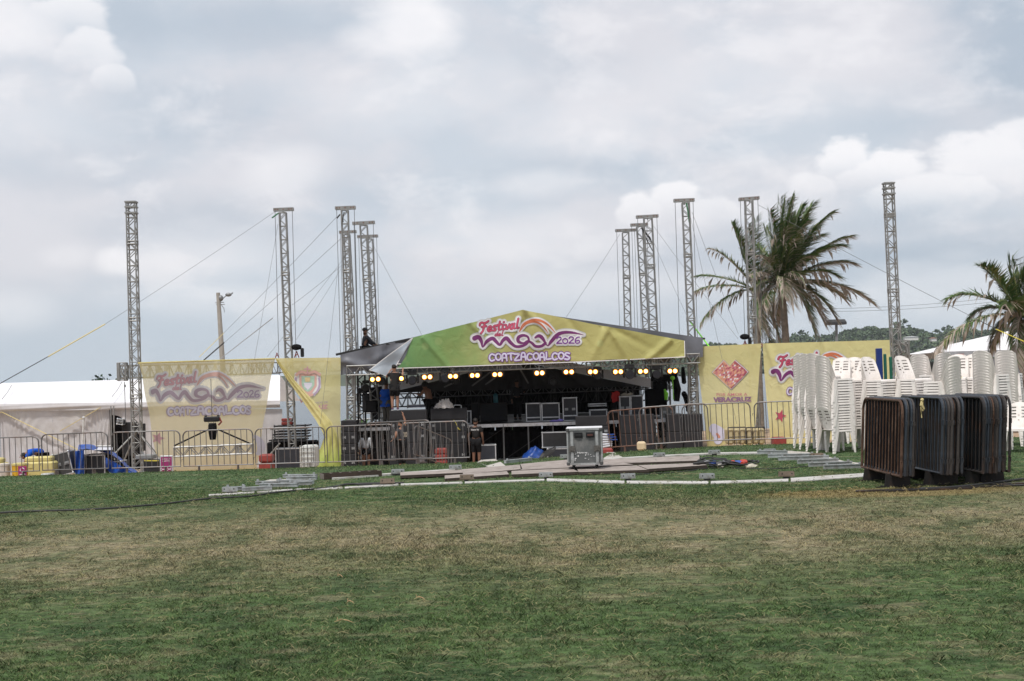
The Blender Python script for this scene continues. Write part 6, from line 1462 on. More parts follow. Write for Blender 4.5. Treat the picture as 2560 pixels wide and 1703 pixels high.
person('guard in black tee and shorts with white lettering across the back', (p.x, 54.2, gz(p.x, 54.2)), -.1, skin=skin_d, pose=dict(elL=(-.27, -.02, 1.12), wrL=(-.27, .03, .88)), shirt=tee, sleeve=.7, pants=shorts, leglen=1.05, shoes=black, h=1.78, print_=('Roberto Tilly', whitep, .30, .07, 1.32))
p = at(1294, 1040, 61.5)
person('person in black standing deep in the middle of the stage beside the lit shrub', (p.x, 61.5, ZT), pi+.3, skin=skin_d, shirt=mat('black_tee_deep', (.012, .012, .014), .9), sleeve=1.9, pants=shorts, leglen=1.95, shoes=black, h=1.75, pose=dict(elL=(-.26, .05, 1.15), wrL=(-.24, .25, 1.2)))
p = at(913, 870, 57.4)
person('person in dark long sleeves and cap sitting on the stage roof at the left', (p.x, 57.4, p.z-.93), -1.25, skin=skin_d, pose=dict(chest=(0, .05, 1.30), shL=(-.18, .05, 1.40), shR=(.18, .05, 1.40), elR=(.20, .22, 1.16), wrR=(.14, .44, 1.04), elL=(-.2, .2, 1.15), wrL=(-.1, .4, 1.02), knL=(-.10, .40, .92), anL=(-.1, .45, .5), knR=(.1, .40, .92), anR=(.1, .45, .5)), shirt=mat('dark_sweater', (.018, .02, .026), .9), sleeve=1.85, pants=shorts, leglen=1.9, shoes=black, h=1.75, hat=black)
p = at(108, 1150, 43.0)
person('person in a blue tee bent double behind the pale yellow road block', (p.x, 43.0, gz(p.x, 43)-.27), 1.9, skin=skin_m, pose=dict(waist=(0, .12, 1.06), chest=(0, .32, 1.10), neck=(0, .48, 1.02), chin=(0, .53, .97), head=(0, .57, .92), crown=(0, .62, .88), shL=(-.18, .38, 1.06), shR=(.18, .38, 1.06), elL=(-.2, .50, .82), wrL=(-.18, .55, .6), elR=(.2, .50, .82), wrR=(.18, .55, .6)), shirt=blue_tee, sleeve=.8, pants=shorts, leglen=1.95, shoes=black, h=1.75)
# ------------------------------------------------------------------ left marquee
def tent_left():
    t = thing('marquee', 'long white marquee on the beach behind the left towers', 'marquee', at(150, 1150, 62))
    Ye, Yr = 60.0, 66.0
    def eave(px): return 1010-.012*px if px < 720 else 1000
    def ridge(px): return 958-(px/330)*9 if px < 330 else 949-.0297*(px-330)
    mb = MB()
    def roof(i, j):
        px = -260+960*i; a = at(px, eave(px), Ye); b = at(px, ridge(px), Yr); p = a.lerp(b, j); p.z -= .05*sin(pi*j)*abs(sin(i*pi*3)); return p
    mb.grid(roof, 60, 8); 
    def back(i, j):
        px = -260+960*i; a = at(px, ridge(px), Yr); return Vector((a.x, Yr+6*j, a.z-1.3*j))
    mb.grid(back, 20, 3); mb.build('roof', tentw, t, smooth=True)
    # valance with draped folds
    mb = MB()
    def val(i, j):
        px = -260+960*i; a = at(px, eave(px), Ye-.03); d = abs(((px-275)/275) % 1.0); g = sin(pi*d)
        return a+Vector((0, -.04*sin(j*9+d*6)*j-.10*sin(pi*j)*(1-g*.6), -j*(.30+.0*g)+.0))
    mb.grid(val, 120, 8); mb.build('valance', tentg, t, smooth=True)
    # walls hung from the corners, drawn into fans; doorway left open at px 275-332
    def wall(x0, x1, ax, ay, fan=1.0, top=None):
        mb = MB()
        def fn(i, j):
            px = x0+(x1-x0)*i; a = at(px, eave(px), Ye+.12); z0 = a.z-.28; zz = z0+(-2.45-z0)*j; cx_ = at(ax, 1000, Ye).x; r = atan2(a.x-cx_, .4+j*2.6)
            f = .055*sin(r*46)*min(1, j*2+.15)*fan+.05*sin(j*11+i*2)*(1-fan*.5)*sin(pi*i)
            return Vector((a.x, Ye+.12-f, zz))
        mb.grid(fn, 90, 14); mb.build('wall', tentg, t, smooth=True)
    wall(-260, -2, -5, 0); wall(-2, 130, -2, 0); wall(130, 273, 273, 0)
    # half drawn curtain right of the doorway
    mb = MB()
    def cur(i, j):
        a = at(279+(705-279)*i, eave(300), Ye+.1); z0 = a.z-.28; bot = -2.45 if i > .22 else (z0-.25-2.6*(i/.22)**2.2*.9); return Vector((a.x, Ye+.1-.05*sin(i*110)*j, z0+(bot-z0)*j))
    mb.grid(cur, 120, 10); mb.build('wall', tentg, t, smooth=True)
    # black panel stands in for the unlit inside of the doorway
    mb = MB(); a, b = at(262, 1100, Ye+.9).x, at(345, 1100, Ye+.9).x; mb.box(((a+b)/2, Ye+1.4, -.8), (b-a, .05, 3.3)); mb.build('dark_inside', blackf, t)
    # straps printed against the wall
    for (x, y, x2, y2) in ((4, 1030, 196, 1125), (253, 1018, 150, 1078), (-120, 1090, 4, 1030)):
        mb = MB(); mb.beam(at(x, y, Ye-.05), at(x2, y2, Ye-.05), .02, .09, (0, 1, 0)); mb.build('wall_strap', tent_s, t)
    mb = MB()
    for px in (277, 284): mb.tube([at(px, 1015, Ye-.1), at(px+3, 1170, Ye-.1)], .03, 6)
    mb.build('door_post', alu, t)
    for (a, b, c, d) in ((305, 955, 280, 992), (29, 963, 5, 998)):
        mb = MB(); mb.tube([at(a, b, Ye-.2+3.8), at((a+c)/2+2, (b+d)/2, Ye-.2+2), at(c, d, Ye-.2)], .012, 4); mb.build('lacing', cable_m, t)
tent_left()
# tree tip behind the marquee roof
for i, (px, py) in enumerate(((247, 947), (306, 946))):
    c = at(px, py, 120); rnd = random.Random(i); t = thing('tree', ('small treetop just above the marquee roof', 'lower treetop against the left plain tower')[i], 'tree', (c.x, 120, -3.5)); mb = MB()
    for k in range(70):
        q = c+Vector((rnd.gauss(0, .35), rnd.gauss(0, .3), rnd.gauss(-.3, .3))); a = Vector((rnd.uniform(-1, 1), rnd.uniform(-1, 1), rnd.uniform(-1, 1))).normalized()*.16; b_ = a.cross(Vector((rnd.random(), 1, rnd.random())))*.8; mb.add([q-a, q+b_, q+a, q-b_], [(0, 1, 2, 3)])
    mb.build('crown', mat('far_leaf_dark', (.03, .05, .03)), t); mb = MB(); mb.tube([(c.x, 120, -3.5), c], [.12, .04], 6); mb.build('trunk', wood_d, t)

# ------------------------------------------------------------------ things behind the left barriers
yb = mat('yellow_block', (.58, .50, .19), .6, 0, .08, 3, dirt=(.4, .35, .18))
def roadblock(lab, x0, y0, x1, y1, Y, m):
    cx, z0, z1, w = rect(x0, y0, x1, y1, Y); mb = MB(); mb.bbox((cx, Y+.25, (z0+z1)/2-.3), (w, .55, z1-z0+.35), .05); mb.bbox((cx-w*.04, Y+.25, z1-.06), (w*.86, .42, .16), .04)
    mb.box((cx-w*.25, Y-.03, (z0+z1)/2), (.12, .02, .12)); return solo(mb, 'road_block', m, lab, 'road block', 'pale yellow road blocks')
roadblock('pale yellow road block in front of the person bent double', 58, 1144, 134, 1186, 42.0, yb)
roadblock('pale yellow road block cut by the left edge', -60, 1148, 9, 1188, 42.4, yb)
def bin_(lab, x0, y0, x1, y1, Y, m, lidm):
    cx, z0, z1, w = rect(x0, y0, x1, y1, Y); t = thing('rubbish_bin', lab, 'bin', (cx, Y+w/2, z0-.3)); mb = MB(); mb.tube([(cx, Y+w/2, z0-.3), (cx, Y+w/2, z1-.05)], [w*.44, w*.5], 18); mb.build('body', m, t)
    mb = MB(); mb.tube([(cx, Y+w/2, z1-.05), (cx, Y+w/2, z1), (cx, Y+w/2, z1+.02)], [w*.53, w*.52, w*.3], 18); mb.build('lid', lidm, t)
bin_('yellow drum bin with a magenta recycling sign on it', 23, 1160, 63, 1199, 41.0, ylw_bin, yb)
bin_('cream drum bin at the left edge beside the yellow one', -8, 1161, 20, 1200, 41.2, mat('bin_cream', (.55, .50, .45), .7), mat('bin_cream', (.5, .5, .5)))
mb = MB(); a = at(56, 1178, 40.7); mb.bbox(a, (.24, .02, .28), .005); mb.k = 1
for i in range(3):
    q = 2*pi*i/3+.3; pts = [a+Vector((.06*cos(q+k*.25), -.014, .03+.06*sin(q+k*.25))) for k in range(6)]; mb.tube(pts, [.012]*5+[.018], 5)
mb.box(a+Vector((0, -.013, -.09)), (.16, .004, .02)); solo(mb, 'recycling_sign', [magenta, whitep], 'magenta sign with white recycling arrows hung on the yellow bin', 'sign')
# tilted dark case
cx, z0, z1, w = rect(142, 1132, 186, 1190, 42.5); t = flight_case('tall dark flight case tipped backward beside the yellow road block', 142, 1130, 184, 1188, 42.4, .7, mat('case_char', (.05, .05, .052), .6), True, tilt=-.22)
# blue tarpaulin thrown over cases
flight_case('flight case with pale edges under the front of the blue tarpaulin', 209, 1137, 263, 1192, 41.6, .8, None, False, zmin=-1.25)
flight_case('small rack case with latches right of the tarpaulin opening', 273, 1153, 302, 1190, 41.4, .7, None, True, zmin=-1.2)
def tarp():
    P = [(190, 1190), (190, 1160), (197, 1124), (215, 1122), (250, 1129), (278, 1136), (298, 1150), (318, 1172), (335, 1184), (348, 1192)]
    mb = MB(); n = len(P)-1
    def fn(i, j):
        q = i*n; k = min(int(q), n-1); f = q-k; p = Vector(P[k]).lerp(Vector(P[k+1]), f); a = at(p.x, p.y, 41.3+1.7*j+.05*sin(i*30+j*5)); a.z += .10*sin(j*pi)+.13*mnoise.noise(Vector((i*9, j*4, 1)))*(.2+.8*min(1, j*3)); a.y += .06*mnoise.noise(Vector((i*9, j*5, 4))); return a
    mb.grid(fn, 60, 14)
    def fr(i, j):     # front flap hanging down between and beside the cases
        x = 264+(346-264)*i; ty = 1144+(1190-1142)*i**1.1; y0 = ty; y1 = min(1191, ty+10+32*(.5+.5*sin(i*9))*(.4+.6*i)+8); p = at(x, y0+(y1-y0)*j, 41.2-.10*sin(i*17+j*2)); return p
    mb.grid(fr, 40, 8)
    def fl(i, j): x = 188+(210-188)*i; p = at(x, 1128+(1193-1128)*j-3*i, 41.25-.06*sin(i*9+j*4)); return p
    mb.grid(fl, 8, 10)
    solo(mb, 'tarpaulin', blue_tarp, 'blue tarpaulin thrown over the cases at the foot of the left tower', 'tarpaulin', smooth=True)
    mb = MB(); mb.grid(lambda i, j: at(206+75*i, 1116+7*sin(i*3)*0+2*i+10*j*(1-.3*i), 41.25+.02*sin(i*20)-.02*0+.9*(1-j)), 20, 5); solo(mb, 'white_sheet', mat('sheet_pale', (.5, .5, .54), .7), 'pale sheet lying on top of the blue tarpaulin', 'sheet', smooth=True)
    mb = MB(); mb.tube([at(204, 1117, 42), at(278, 1115, 42)], .025, 5); mb.tube([at(278, 1115, 42), at(280, 1126, 42)], .02, 5); solo(mb, 'pole', alu, 'steel pole lying across the top of the tarpaulin heap', 'pole')
tarp()
block('black case with a yellow stripe beside the magenta notice', 'equipment_case', 'case', 359, 1150, 396, 1190, 43, black, .6, 1, None, -1.4, .02)
mb = MB(); mb.beam(at(361, 1152, 42.9), at(396, 1152, 42.9), .02, .03); solo(mb, 'yellow_tape', yel_strap, 'yellow tape line round the black case', 'tape')
block('grey equipment box on top of the black striped case', 'equipment_box', 'box', 338, 1137, 382, 1149, 43.2, mat('eq_grey', (.22, .22, .21), .6), .5, 1, None, None, .02)
block('low grey metal step behind the first two barriers', 'step', 'step', 101, 1184, 126, 1204, 40.6, galv, .4, 1, None, None, .02)
mb = MB(); mb.tube([at(209, 1046, 52), at(206, 1118, 52)], .035, 6); mb.ball(at(209, 1045, 52), .06, 8, 6); solo(mb, 'marker_pole', mat('pole_white', (.55, .55, .55), .6), 'thin white pole with a round cap in front of the marquee wall', 'pole')
# black speakers in the marquee doorway, chain hoist above
cabinet('big black speaker standing in the marquee doorway', 305, 1056, 331, 1140, 55, .8, ()); cabinet('tall dark cabinet behind the left plain tower, in the doorway', 333, 1060, 352, 1130, 56, .8, ())
flight_case('small black case with handle perched on the doorway speaker', 291, 1047, 306, 1062, 54.6, .4, None, True, tilt=.15)
def hoist(lab, px, py, Y, top=None, s=1.0, red=True, bag=True):
    c = at(px, py, Y); t = thing('chain_hoist', lab, 'chain hoist', c, 0, 'chain hoists on the banner trusses')
    if top: mb = MB(); mb.tube([c, at(*top, Y)], .012, 5); mb.build('chain', wire, t)
    if bag:
        mb = MB(); mb.ball(c, (.21*s, .14*s, .12*s), 12, 8, .06); mb.build('chain_bag', blackf, t, smooth=True)
        mb = MB(); mb.bbox(c+Vector((.22*s, .05, -.22*s)), (.13*s, .16*s, .36*s), .03); mb.build('motor', blackm, t)
    mb = MB(); b = c+Vector((0, 0, -.16*s))
    mb.tube([b, b+Vector((-.09*s, 0, -.26*s))], .02*s, 5); mb.tube([b, b+Vector((.09*s, 0, -.26*s))], .02*s, 5); mb.tube([b+Vector((-.09*s, 0, -.2*s)), b+Vector((.05*s, 0, -.12*s))], .018*s, 5); mb.build('shackle', mat('shackle_red', (.20, .03, .02), .5) if red else blackm, t)
hoist('chain hoist with black bag beside the second tower, above the torn banner', 741, 868, 56.5)
hoist('chain hoist with black bag on the heart banner truss', 1862, 842, 57.2, s=.95)
hoist('bare red shackle where the two left banners meet', 692, 874, 56.4, bag=False, s=.8)
hoist('bare red shackle where the two right banners meet', 1904, 850, 54.6, bag=False, s=.8)
hoist('bare red shackle at the top corner of the heart banner', 1745, 856, 57.0, bag=False, s=.8)
mb = MB(); mb.tube([at(311, 955, 47.6), at(314, 1048, 47.6)], .012, 5); mb.tube([at(312, 962, 47.6), at(312.5, 968, 47.6)], .03, 6); solo(mb, 'hoist_chain', wire, 'thin hoist chain hanging left of the left plain tower', 'chain')
# rigging truss and hoist in front of the see-through banner
def rig():
    Y = 46.0; c = at(530, 1048, Y); t = thing('rigging_hoist', 'black motor hoist lifting a short truss in front of the left banner', 'hoist', c)
    mb = MB(); mb.bbox(c, (.50, .26, .17), .03); mb.bbox(c+Vector((-.2, 0, .1)), (.05, .2, .06), .01); mb.bbox(c+Vector((.2, 0, .1)), (.05, .2, .06), .01); mb.build('motor', blackm, t)
    mb = MB(); mb.tube([c+Vector((0, 0, .08)), at(527, 947, Y)], .011, 5); mb.build('cable', wire, t)
    mb = MB(); b = at(531.5, 1080, Y); mb.tube([b+Vector((0, 0, .28)), b+Vector((0, 0, .2)), b, b+Vector((0, 0, -.25))], [.12, .14, .14, .10], 10); mb.build('chain_bag', blackf, t, smooth=True)
    mb = MB()
    for q in (-.1, -.03, .04, .1): mb.tube([c+Vector((q, -.02, -.08)), c+Vector((q*1.1, -.02, -.22))], .012, 5)
    mb.build('hook', case_e, t)
    for (x, y) in ((435, 1115), (627, 1110)): mb = MB(); mb.beam(at(521 if x < 530 else 545, 1074, Y), at(x, y, Y), .045, .045); mb.build('sling', blackf, t)
    mb = MB(); mb.tube([c+Vector((.24, 0, .03)), c+Vector((.30, 0, -.10)), c+Vector((.2, 0, -.2))], .03, 5); mb.build('strap', redm, t)
rig()
beam_truss('short aluminium truss slung from the black hoist, left banner', at(437, 1130, 46), at(632, 1122, 46), .30, .30)
# notice boards
def sign_board(lab, x0, y0, x1, y1, Y, lines):
    cx, z0, z1, w = rect(x0, y0, x1, y1, Y); z0 -= .12; t = thing('notice_board', lab, 'notice board', (cx, Y, z0)); mb = MB(); mb.bbox((cx, Y, (z0+z1)/2), (w, .05, z1-z0), .01); mb.build('frame', case_e, t)
    mb = MB(); mb.box((cx, Y-.028, (z0+z1)/2), (w-.07, .008, z1-z0-.08)); S_ = lambda px, py, off: Vector((px, Y-.033-off*.3, py))
    for i, (s_, ww, hh, dy) in enumerate(lines):
        vs, fs, (a, b, c, d) = text2d(s_, .02); mb.k = 1; mb.add([(cx+(x-(a+b)/2)/(b-a)*ww, Y-.036, z1-dy+(y-(c+d)/2)/(d-c)*hh) for x, y in vs], fs)
    for (dx, r) in ((-.09, .05), (.09, .05)): mb.k = 1; mb.tube([(cx+dx+r*cos(a), Y-.036, z1-.36+r*sin(a)) for a in [k*2*pi/14 for k in range(15)]], .007, 4); mb.tube([(cx+dx-.06, Y-.036, z1-.45), (cx+dx-.03, Y-.036, z1-.40), (cx+dx+.03, Y-.036, z1-.40), (cx+dx+.06, Y-.036, z1-.45)], .007, 4)
    mb.build('poster', [magenta, whitep], t)
sign_board('magenta notice in a silver frame standing behind the third barrier', 400, 1139, 433, 1190, 42, [('SOMOS LAS', .24, .032, .10), ('PUERTAS', .22, .032, .16), ('A LA PAZ', .24, .03, .50)])
# ------------------------------------------------------------------ utility pole, lamp hood, poles and wires
def utility():
    Y = 95; a, b = at(545, 732, Y), at(556, 905, Y); t = thing('utility_pole', 'grey concrete utility pole with a street light arm above the left banner', 'utility pole', (b.x+.1, Y, -3.2)); mb = MB(); mb.tube([(b.x+.1, Y, -3.2), b, a], [.21, .18, .13], 10); mb.build('pole', mat('concrete', (.32, .30, .27), .9, 0, .15, 3), t)
    mb = MB(); mb.tube([at(550, 755, Y), at(562, 742, Y), at(569, 738, Y)], .03, 6); mb.build('arm', alu_d, t)
    mb = MB(); mb.ball(at(571, 737, Y), (.22, .1, .13), 10, 6); mb.ball(at(551, 746, Y), (.2, .15, .22), 10, 6); mb.tube([at(571, 740, Y), at(582, 732, Y)], .05, 6); mb.build('lamp', alu_d, t, smooth=True)
    mb = MB()
    for p in ((538, 757), (540, 762)): mb.tube([at(*p, Y), at(p[0]+22, p[1]-1, Y)], .025, 4)
    mb.tube([at(552, 760, Y), at(560, 772, Y), at(561, 781, Y)], .02, 4); mb.build('bracket', alu_d, t)
utility()
def lamp_hood():
    Y = 72; t = thing('park_lamp', 'square dark lamp hood on a grey post against the far hills', 'lamp post', at(2094, 900, Y)+Vector((0, 0, -2.5)))
    mb = MB(); mb.tube([at(2095, 1000, Y), at(2091, 812, Y)], .07, 8); mb.build('post', mat('post_grey', (.22, .23, .24), .6), t)
    c = at(2090.5, 806, Y); mb = MB(); mb.box(c+Vector((0, 0, -.06)), (.90, .7, .13)); mb.box(c+Vector((0, 0, .07)), (.90, .7, .14), None, .82); mb.build('hood', mat('hood_dark', (.045, .045, .048), .5), t)
lamp_hood()
WL = [('guy wire with a yellow strap end, from the second tower down to the far left', (688, 529, 56.6), (262, 811, 50), .006, wire, 0), ('yellow strap at the lower end of the left guy wire', (262, 811, 50), (120, 892, 47), .022, tent_s, 0), ('dark end of the left guy wire leaving the picture', (120, 892, 47), (-30, 976, 44), .014, cable_m, 0),
 ('guy wire from the corner tower head down past the utility pole', (842, 542, 56), (560, 832, 66), .007, wire, 0), ('pale yellow strap ending the corner tower guy wire', (560, 832, 66), (498, 893, 67), .016, tent_s, 0),
 ('upper of two guy wires to the black ratchet by the pole', (852, 597, 60), (560, 857, 64), .007, wire, 0), ('black ratchet strap behind the left banner top, right of the pole', (560, 857, 64), (508, 902, 65), .03, cable_m, 0),
 ('guy wire crossing the second tower at half height', (868, 652, 60), (730, 763, 58), .007, wire, 0), ('grey strap slanting down just right of the utility pole', (682, 795, 60), (550, 898, 64), .018, mat('strap_grey', (.3, .3, .3), .8), 0),
 ('steep thin guy wire left of the second tower', (695, 560, 56.5), (636, 900, 52), .006, wire, 0), ('thin guy wire slanting behind the second tower to the banner top', (864, 640, 61), (668, 892, 58), .006, wire, 0), ('thin guy wire ending at the black chain bag', (860, 660, 61), (740, 850, 58), .006, wire, 0), ('near vertical thin guy wire falling across the shield banner', (846, 660, 57), (801, 1060, 52), .006, wire, 0),
 ('guy wire from the left cluster to the left slope of the gable', (929, 606, 67), (1054, 836, 58), .007, wire, 0), ('guy wire from the right cluster to the right slope of the gable', (1550, 585, 66), (1415, 794, 58), .007, wire, 0),
 ('long guy wire from the widest-headed tower toward the right banner', (1630, 560, 62), (1845, 847, 58), .006, wire, 0), ('guy wire with neon end from the right cluster', (1634, 605, 62), (1722, 800, 59), .006, wire, 0), ('neon green strap running down behind the heart banner', (1722, 800, 59), (1774, 868, 58), .03, green_strap, 0),
 ('thin guy wire from the green-strapped tower down over the heart banner', (1727, 545, 57), (1842, 1060, 50), .006, wire, 0), ('thin guy wire from the green-strapped tower to the banner truss', (1730, 530, 57), (1846, 835, 59), .006, wire, 0),
 ('long guy wire from the palm-side tower to the far right', (1895, 512, 57.5), (2446, 800, 40), .007, wire, 0), ('yellow strap end of the right guy wire against the palm', (2490, 823, 38.6), (2570, 858, 37), .012, yel_strap, 0), ('dark ratchet length joining the right wire to its yellow strap', (2446, 800, 40), (2490, 823, 38.6), .012, cable_m, 0)]
for lab, (x, y, Y), (x2, y2, Y2), r, m, s_ in WL:
    mb = MB(); mb.tube(sag(at(x, y, Y), at(x2, y2, Y2), .04 if r < .01 else 0, 6), r, 5); solo(mb, 'guy_strap' if r > .012 else 'guy_wire', m, lab, 'guy wire', 'guy wires of the towers')
mb = MB(); p, q = at(1700, 500, 57.3), at(1722, 560, 57.3); mb.tube([at(1716, 508, 57.2), at(1720, 530, 57.2), at(1722, 556, 57.2)], [.04, .03, .012], 5); solo(mb, 'green_strap', mat('strap_green_dull', (.05, .16, .08), .7), 'dull green strap tied round the head of the right corner tower', 'strap')
mb = MB(); mb.tube([at(696, 533, 56.3), at(680, 545, 56.2)], .03, 5); solo(mb, 'green_strap', mat('strap_green_dull', (.05, .16, .08), .7), 'dull green strap at the head of the second tower from the left', 'strap')
mb = MB(); mb.tube([at(1604, 570, 66.6), at(1624, 595, 66.6), at(1632, 612, 66.6)], [.04, .05, .02], 5); mb.tube([at(1604, 570, 66.6), at(1618, 602, 66.6), at(1632, 628, 66.6)], [.03, .03, .02], 5); solo(mb, 'black_strap', cable_m, 'black webbing straps hanging from the shorter twin tower', 'strap')
mb = MB(); mb.tube([at(850, 536, 56), at(842, 546, 56)], .03, 5); mb.tube([at(860, 530, 55.9), at(857, 548, 55.9), at(858, 556, 55.9)], .02, 5); solo(mb, 'black_strap', cable_m, 'black webbing strap at the head of the left corner tower', 'strap')
for i, (ya, yb_) in enumerate(((772, 749), (779, 759))):
    mb = MB(); mb.tube(sag(at(2040, ya, 160), at(2500, yb_-6, 160), .3), .018, 4); solo(mb, 'power_line', wire, ('upper', 'lower')[i]+' power line crossing the sky behind the right plain tower', 'power line', 'power lines')
mb = MB(); mb.tube([at(1942, 858, 75), at(1944, 800, 75)], .06, 6); mb.tube([at(1944, 800, 75), at(1950, 796, 75)], .05, 6); solo(mb, 'grey_post', mat('post_grey', (.22, .23, .24), .6), 'thin grey post standing between the two palm trunks', 'post')
# ------------------------------------------------------------------ right-hand marquee, shelter, playground posts
def tent_right():
    Y = 62; t = thing('marquee', 'white peaked marquee behind the chair stacks and the right palm', 'marquee', at(2480, 930, Y))
    e0, e1, pk, e2 = at(2330, 888, Y), at(2530, 880, Y), at(2520, 828, Y+5), at(2760, 872, Y)
    mb = MB(); bk = Vector((at(2330, 888, Y).x+1, Y+10, e0.z)); bk2 = Vector((e2.x, Y+10, e2.z)); mb.add([e0, e2, pk], [(0, 1, 2)]); mb.add([e0, pk, bk], [(0, 1, 2)]); mb.add([pk, e2, bk2], [(0, 1, 2)]); mb.add([bk, pk, bk2], [(0, 1, 2)]); mb.build('roof', tentw, t)
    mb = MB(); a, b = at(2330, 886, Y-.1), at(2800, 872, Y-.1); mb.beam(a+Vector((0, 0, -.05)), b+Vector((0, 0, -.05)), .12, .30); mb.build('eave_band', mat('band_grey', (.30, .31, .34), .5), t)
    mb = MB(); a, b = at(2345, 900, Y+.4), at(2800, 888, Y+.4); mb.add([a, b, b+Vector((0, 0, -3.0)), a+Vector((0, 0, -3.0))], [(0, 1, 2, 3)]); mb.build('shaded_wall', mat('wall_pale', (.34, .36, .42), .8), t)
    for px in (2420, 2520): mb = MB(); mb.tube([at(px, 890, Y), at(px+2, 1000, Y)], .05, 6); mb.build('post', alu, t)
tent_right()
def shelter():
    Y = 52; t = thing('shelter', 'low flat shelter with a weathered brown roof edge right of the banners', 'shelter', at(2300, 960, Y)); mb = MB(); a, b = at(2238, 897, Y), at(2352, 888, Y); mb.beam(a, b, .3, .22); mb.box((a+b)/2+Vector((0, 1.6, .02)), ((b-a).length, 3, .12)); mb.build('roof', mat('roof_brown', (.16, .13, .11), .9, 0, .3, 4), t)
    for px in (2242, 2290, 2345): mb = MB(); mb.tube([at(px, 895, Y+.2), at(px+3, 1010, Y+.2)], .06, 6); mb.build('post', wood_d, t)
    mb = MB(); a, b = at(2290, 908, Y+3), at(2420, 900, Y+3); mb.add([a, b, b+Vector((0, 0, -2)), a+Vector((0, 0, -2))], [(0, 1, 2, 3)]); mb.build('rear_wall', black, t)
shelter()
mb = MB(); a = at(2402, 889, 55); mb.bbox(a, (.22, .2, .13), .02); solo(mb, 'red_box', redm, 'small dark red box under the eave of the right marquee', 'box')
for (x0, y0, x1, c, lab, rnd_) in ((2194, 871, 2208, (.01, .03, .16), 'square navy blue playground post', 0), (2212, 885, 2220, (.01, .10, .075), 'green playground post beside the navy one', 1), (2226, 892, 2234, (.01, .11, .07), 'shorter green playground post, second from the navy one', 1), (2247, 911, 2253, (.6, .42, .02), 'yellow playground post seen between chair stacks', 1), (2241, 930, 2246, (.6, .42, .02), 'short yellow playground bar beside the green post', 1), (2143, 896, 2155, (.17, .02, .02), 'dark red playground block behind the chair stacks', 0), (2156, 905, 2172, (.10, .22, .35), 'light blue playground panel behind the chair stacks', 0)):
    Y = 35; cx, z0, z1, w = rect(x0, y0, x1, 1100, Y); mb = MB()
    if rnd_: mb.tube([(cx, Y, gz(cx, Y)), (cx, Y, z1-.02), (cx, Y, z1)], [w/2, w/2, w*.4], 12)
    else: mb.bbox((cx, Y, (z1+gz(cx, Y))/2), (w, w, z1-gz(cx, Y)), .01)
    solo(mb, 'playground_post', mat('play_%d' % x0, c, .5, 0, .1, 4), lab, 'playground post', 'playground posts')

# ------------------------------------------------------------------ things on the lawn
def slab(name, lab, cat, quad, th, mats, group=None, lift=0.0, pts=None):
    P = [gp(*q) for q in quad]; P = [Vector((p.x, p.y, p.z+lift)) for p in P]
    # keep the sheet flat along its length
    mb = MB(); n = len(P); top = [p+Vector((0, 0, th)) for p in P]; mb.add(top, [tuple(range(n))]); mb.k = 1
    mb.add([*P, *top], [(i, (i+1) % n, (i+1) % n+n, i+n) for i in range(n)]); return solo(mb, name, mats, lab, cat, group)
PL = [([(1154, 1180), (1300, 1168), (1302, 1180), (1158, 1193)], 'long plank left of the centre joint of the boardwalk'), ([(1301, 1168), (1425, 1156), (1427, 1167), (1306, 1180)], 'plank running up to the left wheel of the grey flight case'), ([(1001, 1191), (1154, 1184), (1157, 1192), (1001, 1199)], 'leftmost dark brown plank'), ([(1112, 1196), (1267, 1185), (1273, 1193), (1112, 1204)], 'plank nearest the white kerb boards on the left'),
 ([(1279, 1186), (1425, 1178), (1447, 1188), (1279, 1195)], 'plank just in front of the grey flight case'), ([(1310, 1180), (1430, 1167), (1557, 1166), (1584, 1171), (1442, 1178), (1300, 1185)], 'plank beneath the grey flight case'), ([(1513, 1154), (1749, 1145), (1749, 1158), (1601, 1163), (1513, 1164)], 'wide rear plank right of the grey flight case'), ([(1442, 1179), (1592, 1172), (1623, 1183), (1447, 1189)], 'plank right of the flight case, front row'), ([(1595, 1173), (1756, 1167), (1769, 1173), (1619, 1183)], 'rightmost front plank ending by the cable coils'), ([(1360, 1168), (1520, 1155), (1525, 1164), (1430, 1168)], 'rear plank behind the grey flight case')]
for i, (q, lab) in enumerate(PL): slab('plank', lab, 'plank', q, .045, [ply, plank_e], 'brown planks laid on the lawn', .01*(i % 3))
# white kerb boards in a long oval
fro = [(520, 1240), (640, 1232), (735, 1226), (860, 1221), (1000, 1213), (1160, 1208), (1365, 1201), (1565, 1207), (1775, 1208), (1975, 1202), (2200, 1187)]
for i in range(len(fro)-1):
    (a, b), (c, d) = fro[i], fro[i+1]; ww = 5.5 if i > 5 else 3.2
    if i == len(fro)-2: ww = 9
    slab('kerb_board', '%s white kerb board in the front curve, counted from the left' % ('first', 'second', 'third', 'fourth', 'fifth', 'sixth', 'seventh', 'eighth', 'ninth', 'tenth')[i], 'board', [(a+2, b+ww*.5), (a+2, b-ww*.5), (c-4, d-ww*.5), (c-4, d+ww*.5)], .014, [wboard, wboard], 'white kerb boards of the oval')
bac = [(830, 1199), (990, 1187), (1138, 1177)]; bac2 = [(1509, 1151), (1649, 1143), (1787, 1136), (1928, 1134)]
for k, L_ in enumerate((bac, bac2)):
    for i in range(len(L_)-1):
        (a, b), (c, d) = L_[i], L_[i+1]; slab('kerb_board', ('thin rear board left of the planks', 'thin rear board just left of the plank joint', 'thin rear board starting behind the grey case', 'thin rear board, middle of the right side', 'thin rear board ending at the right steel channels')[k*2+i], 'board', [(a, b+1.4), (a, b-1.0), (c, d-1.0), (c, d+1.4)], .03, [wboard, wboard], 'white kerb boards of the oval')
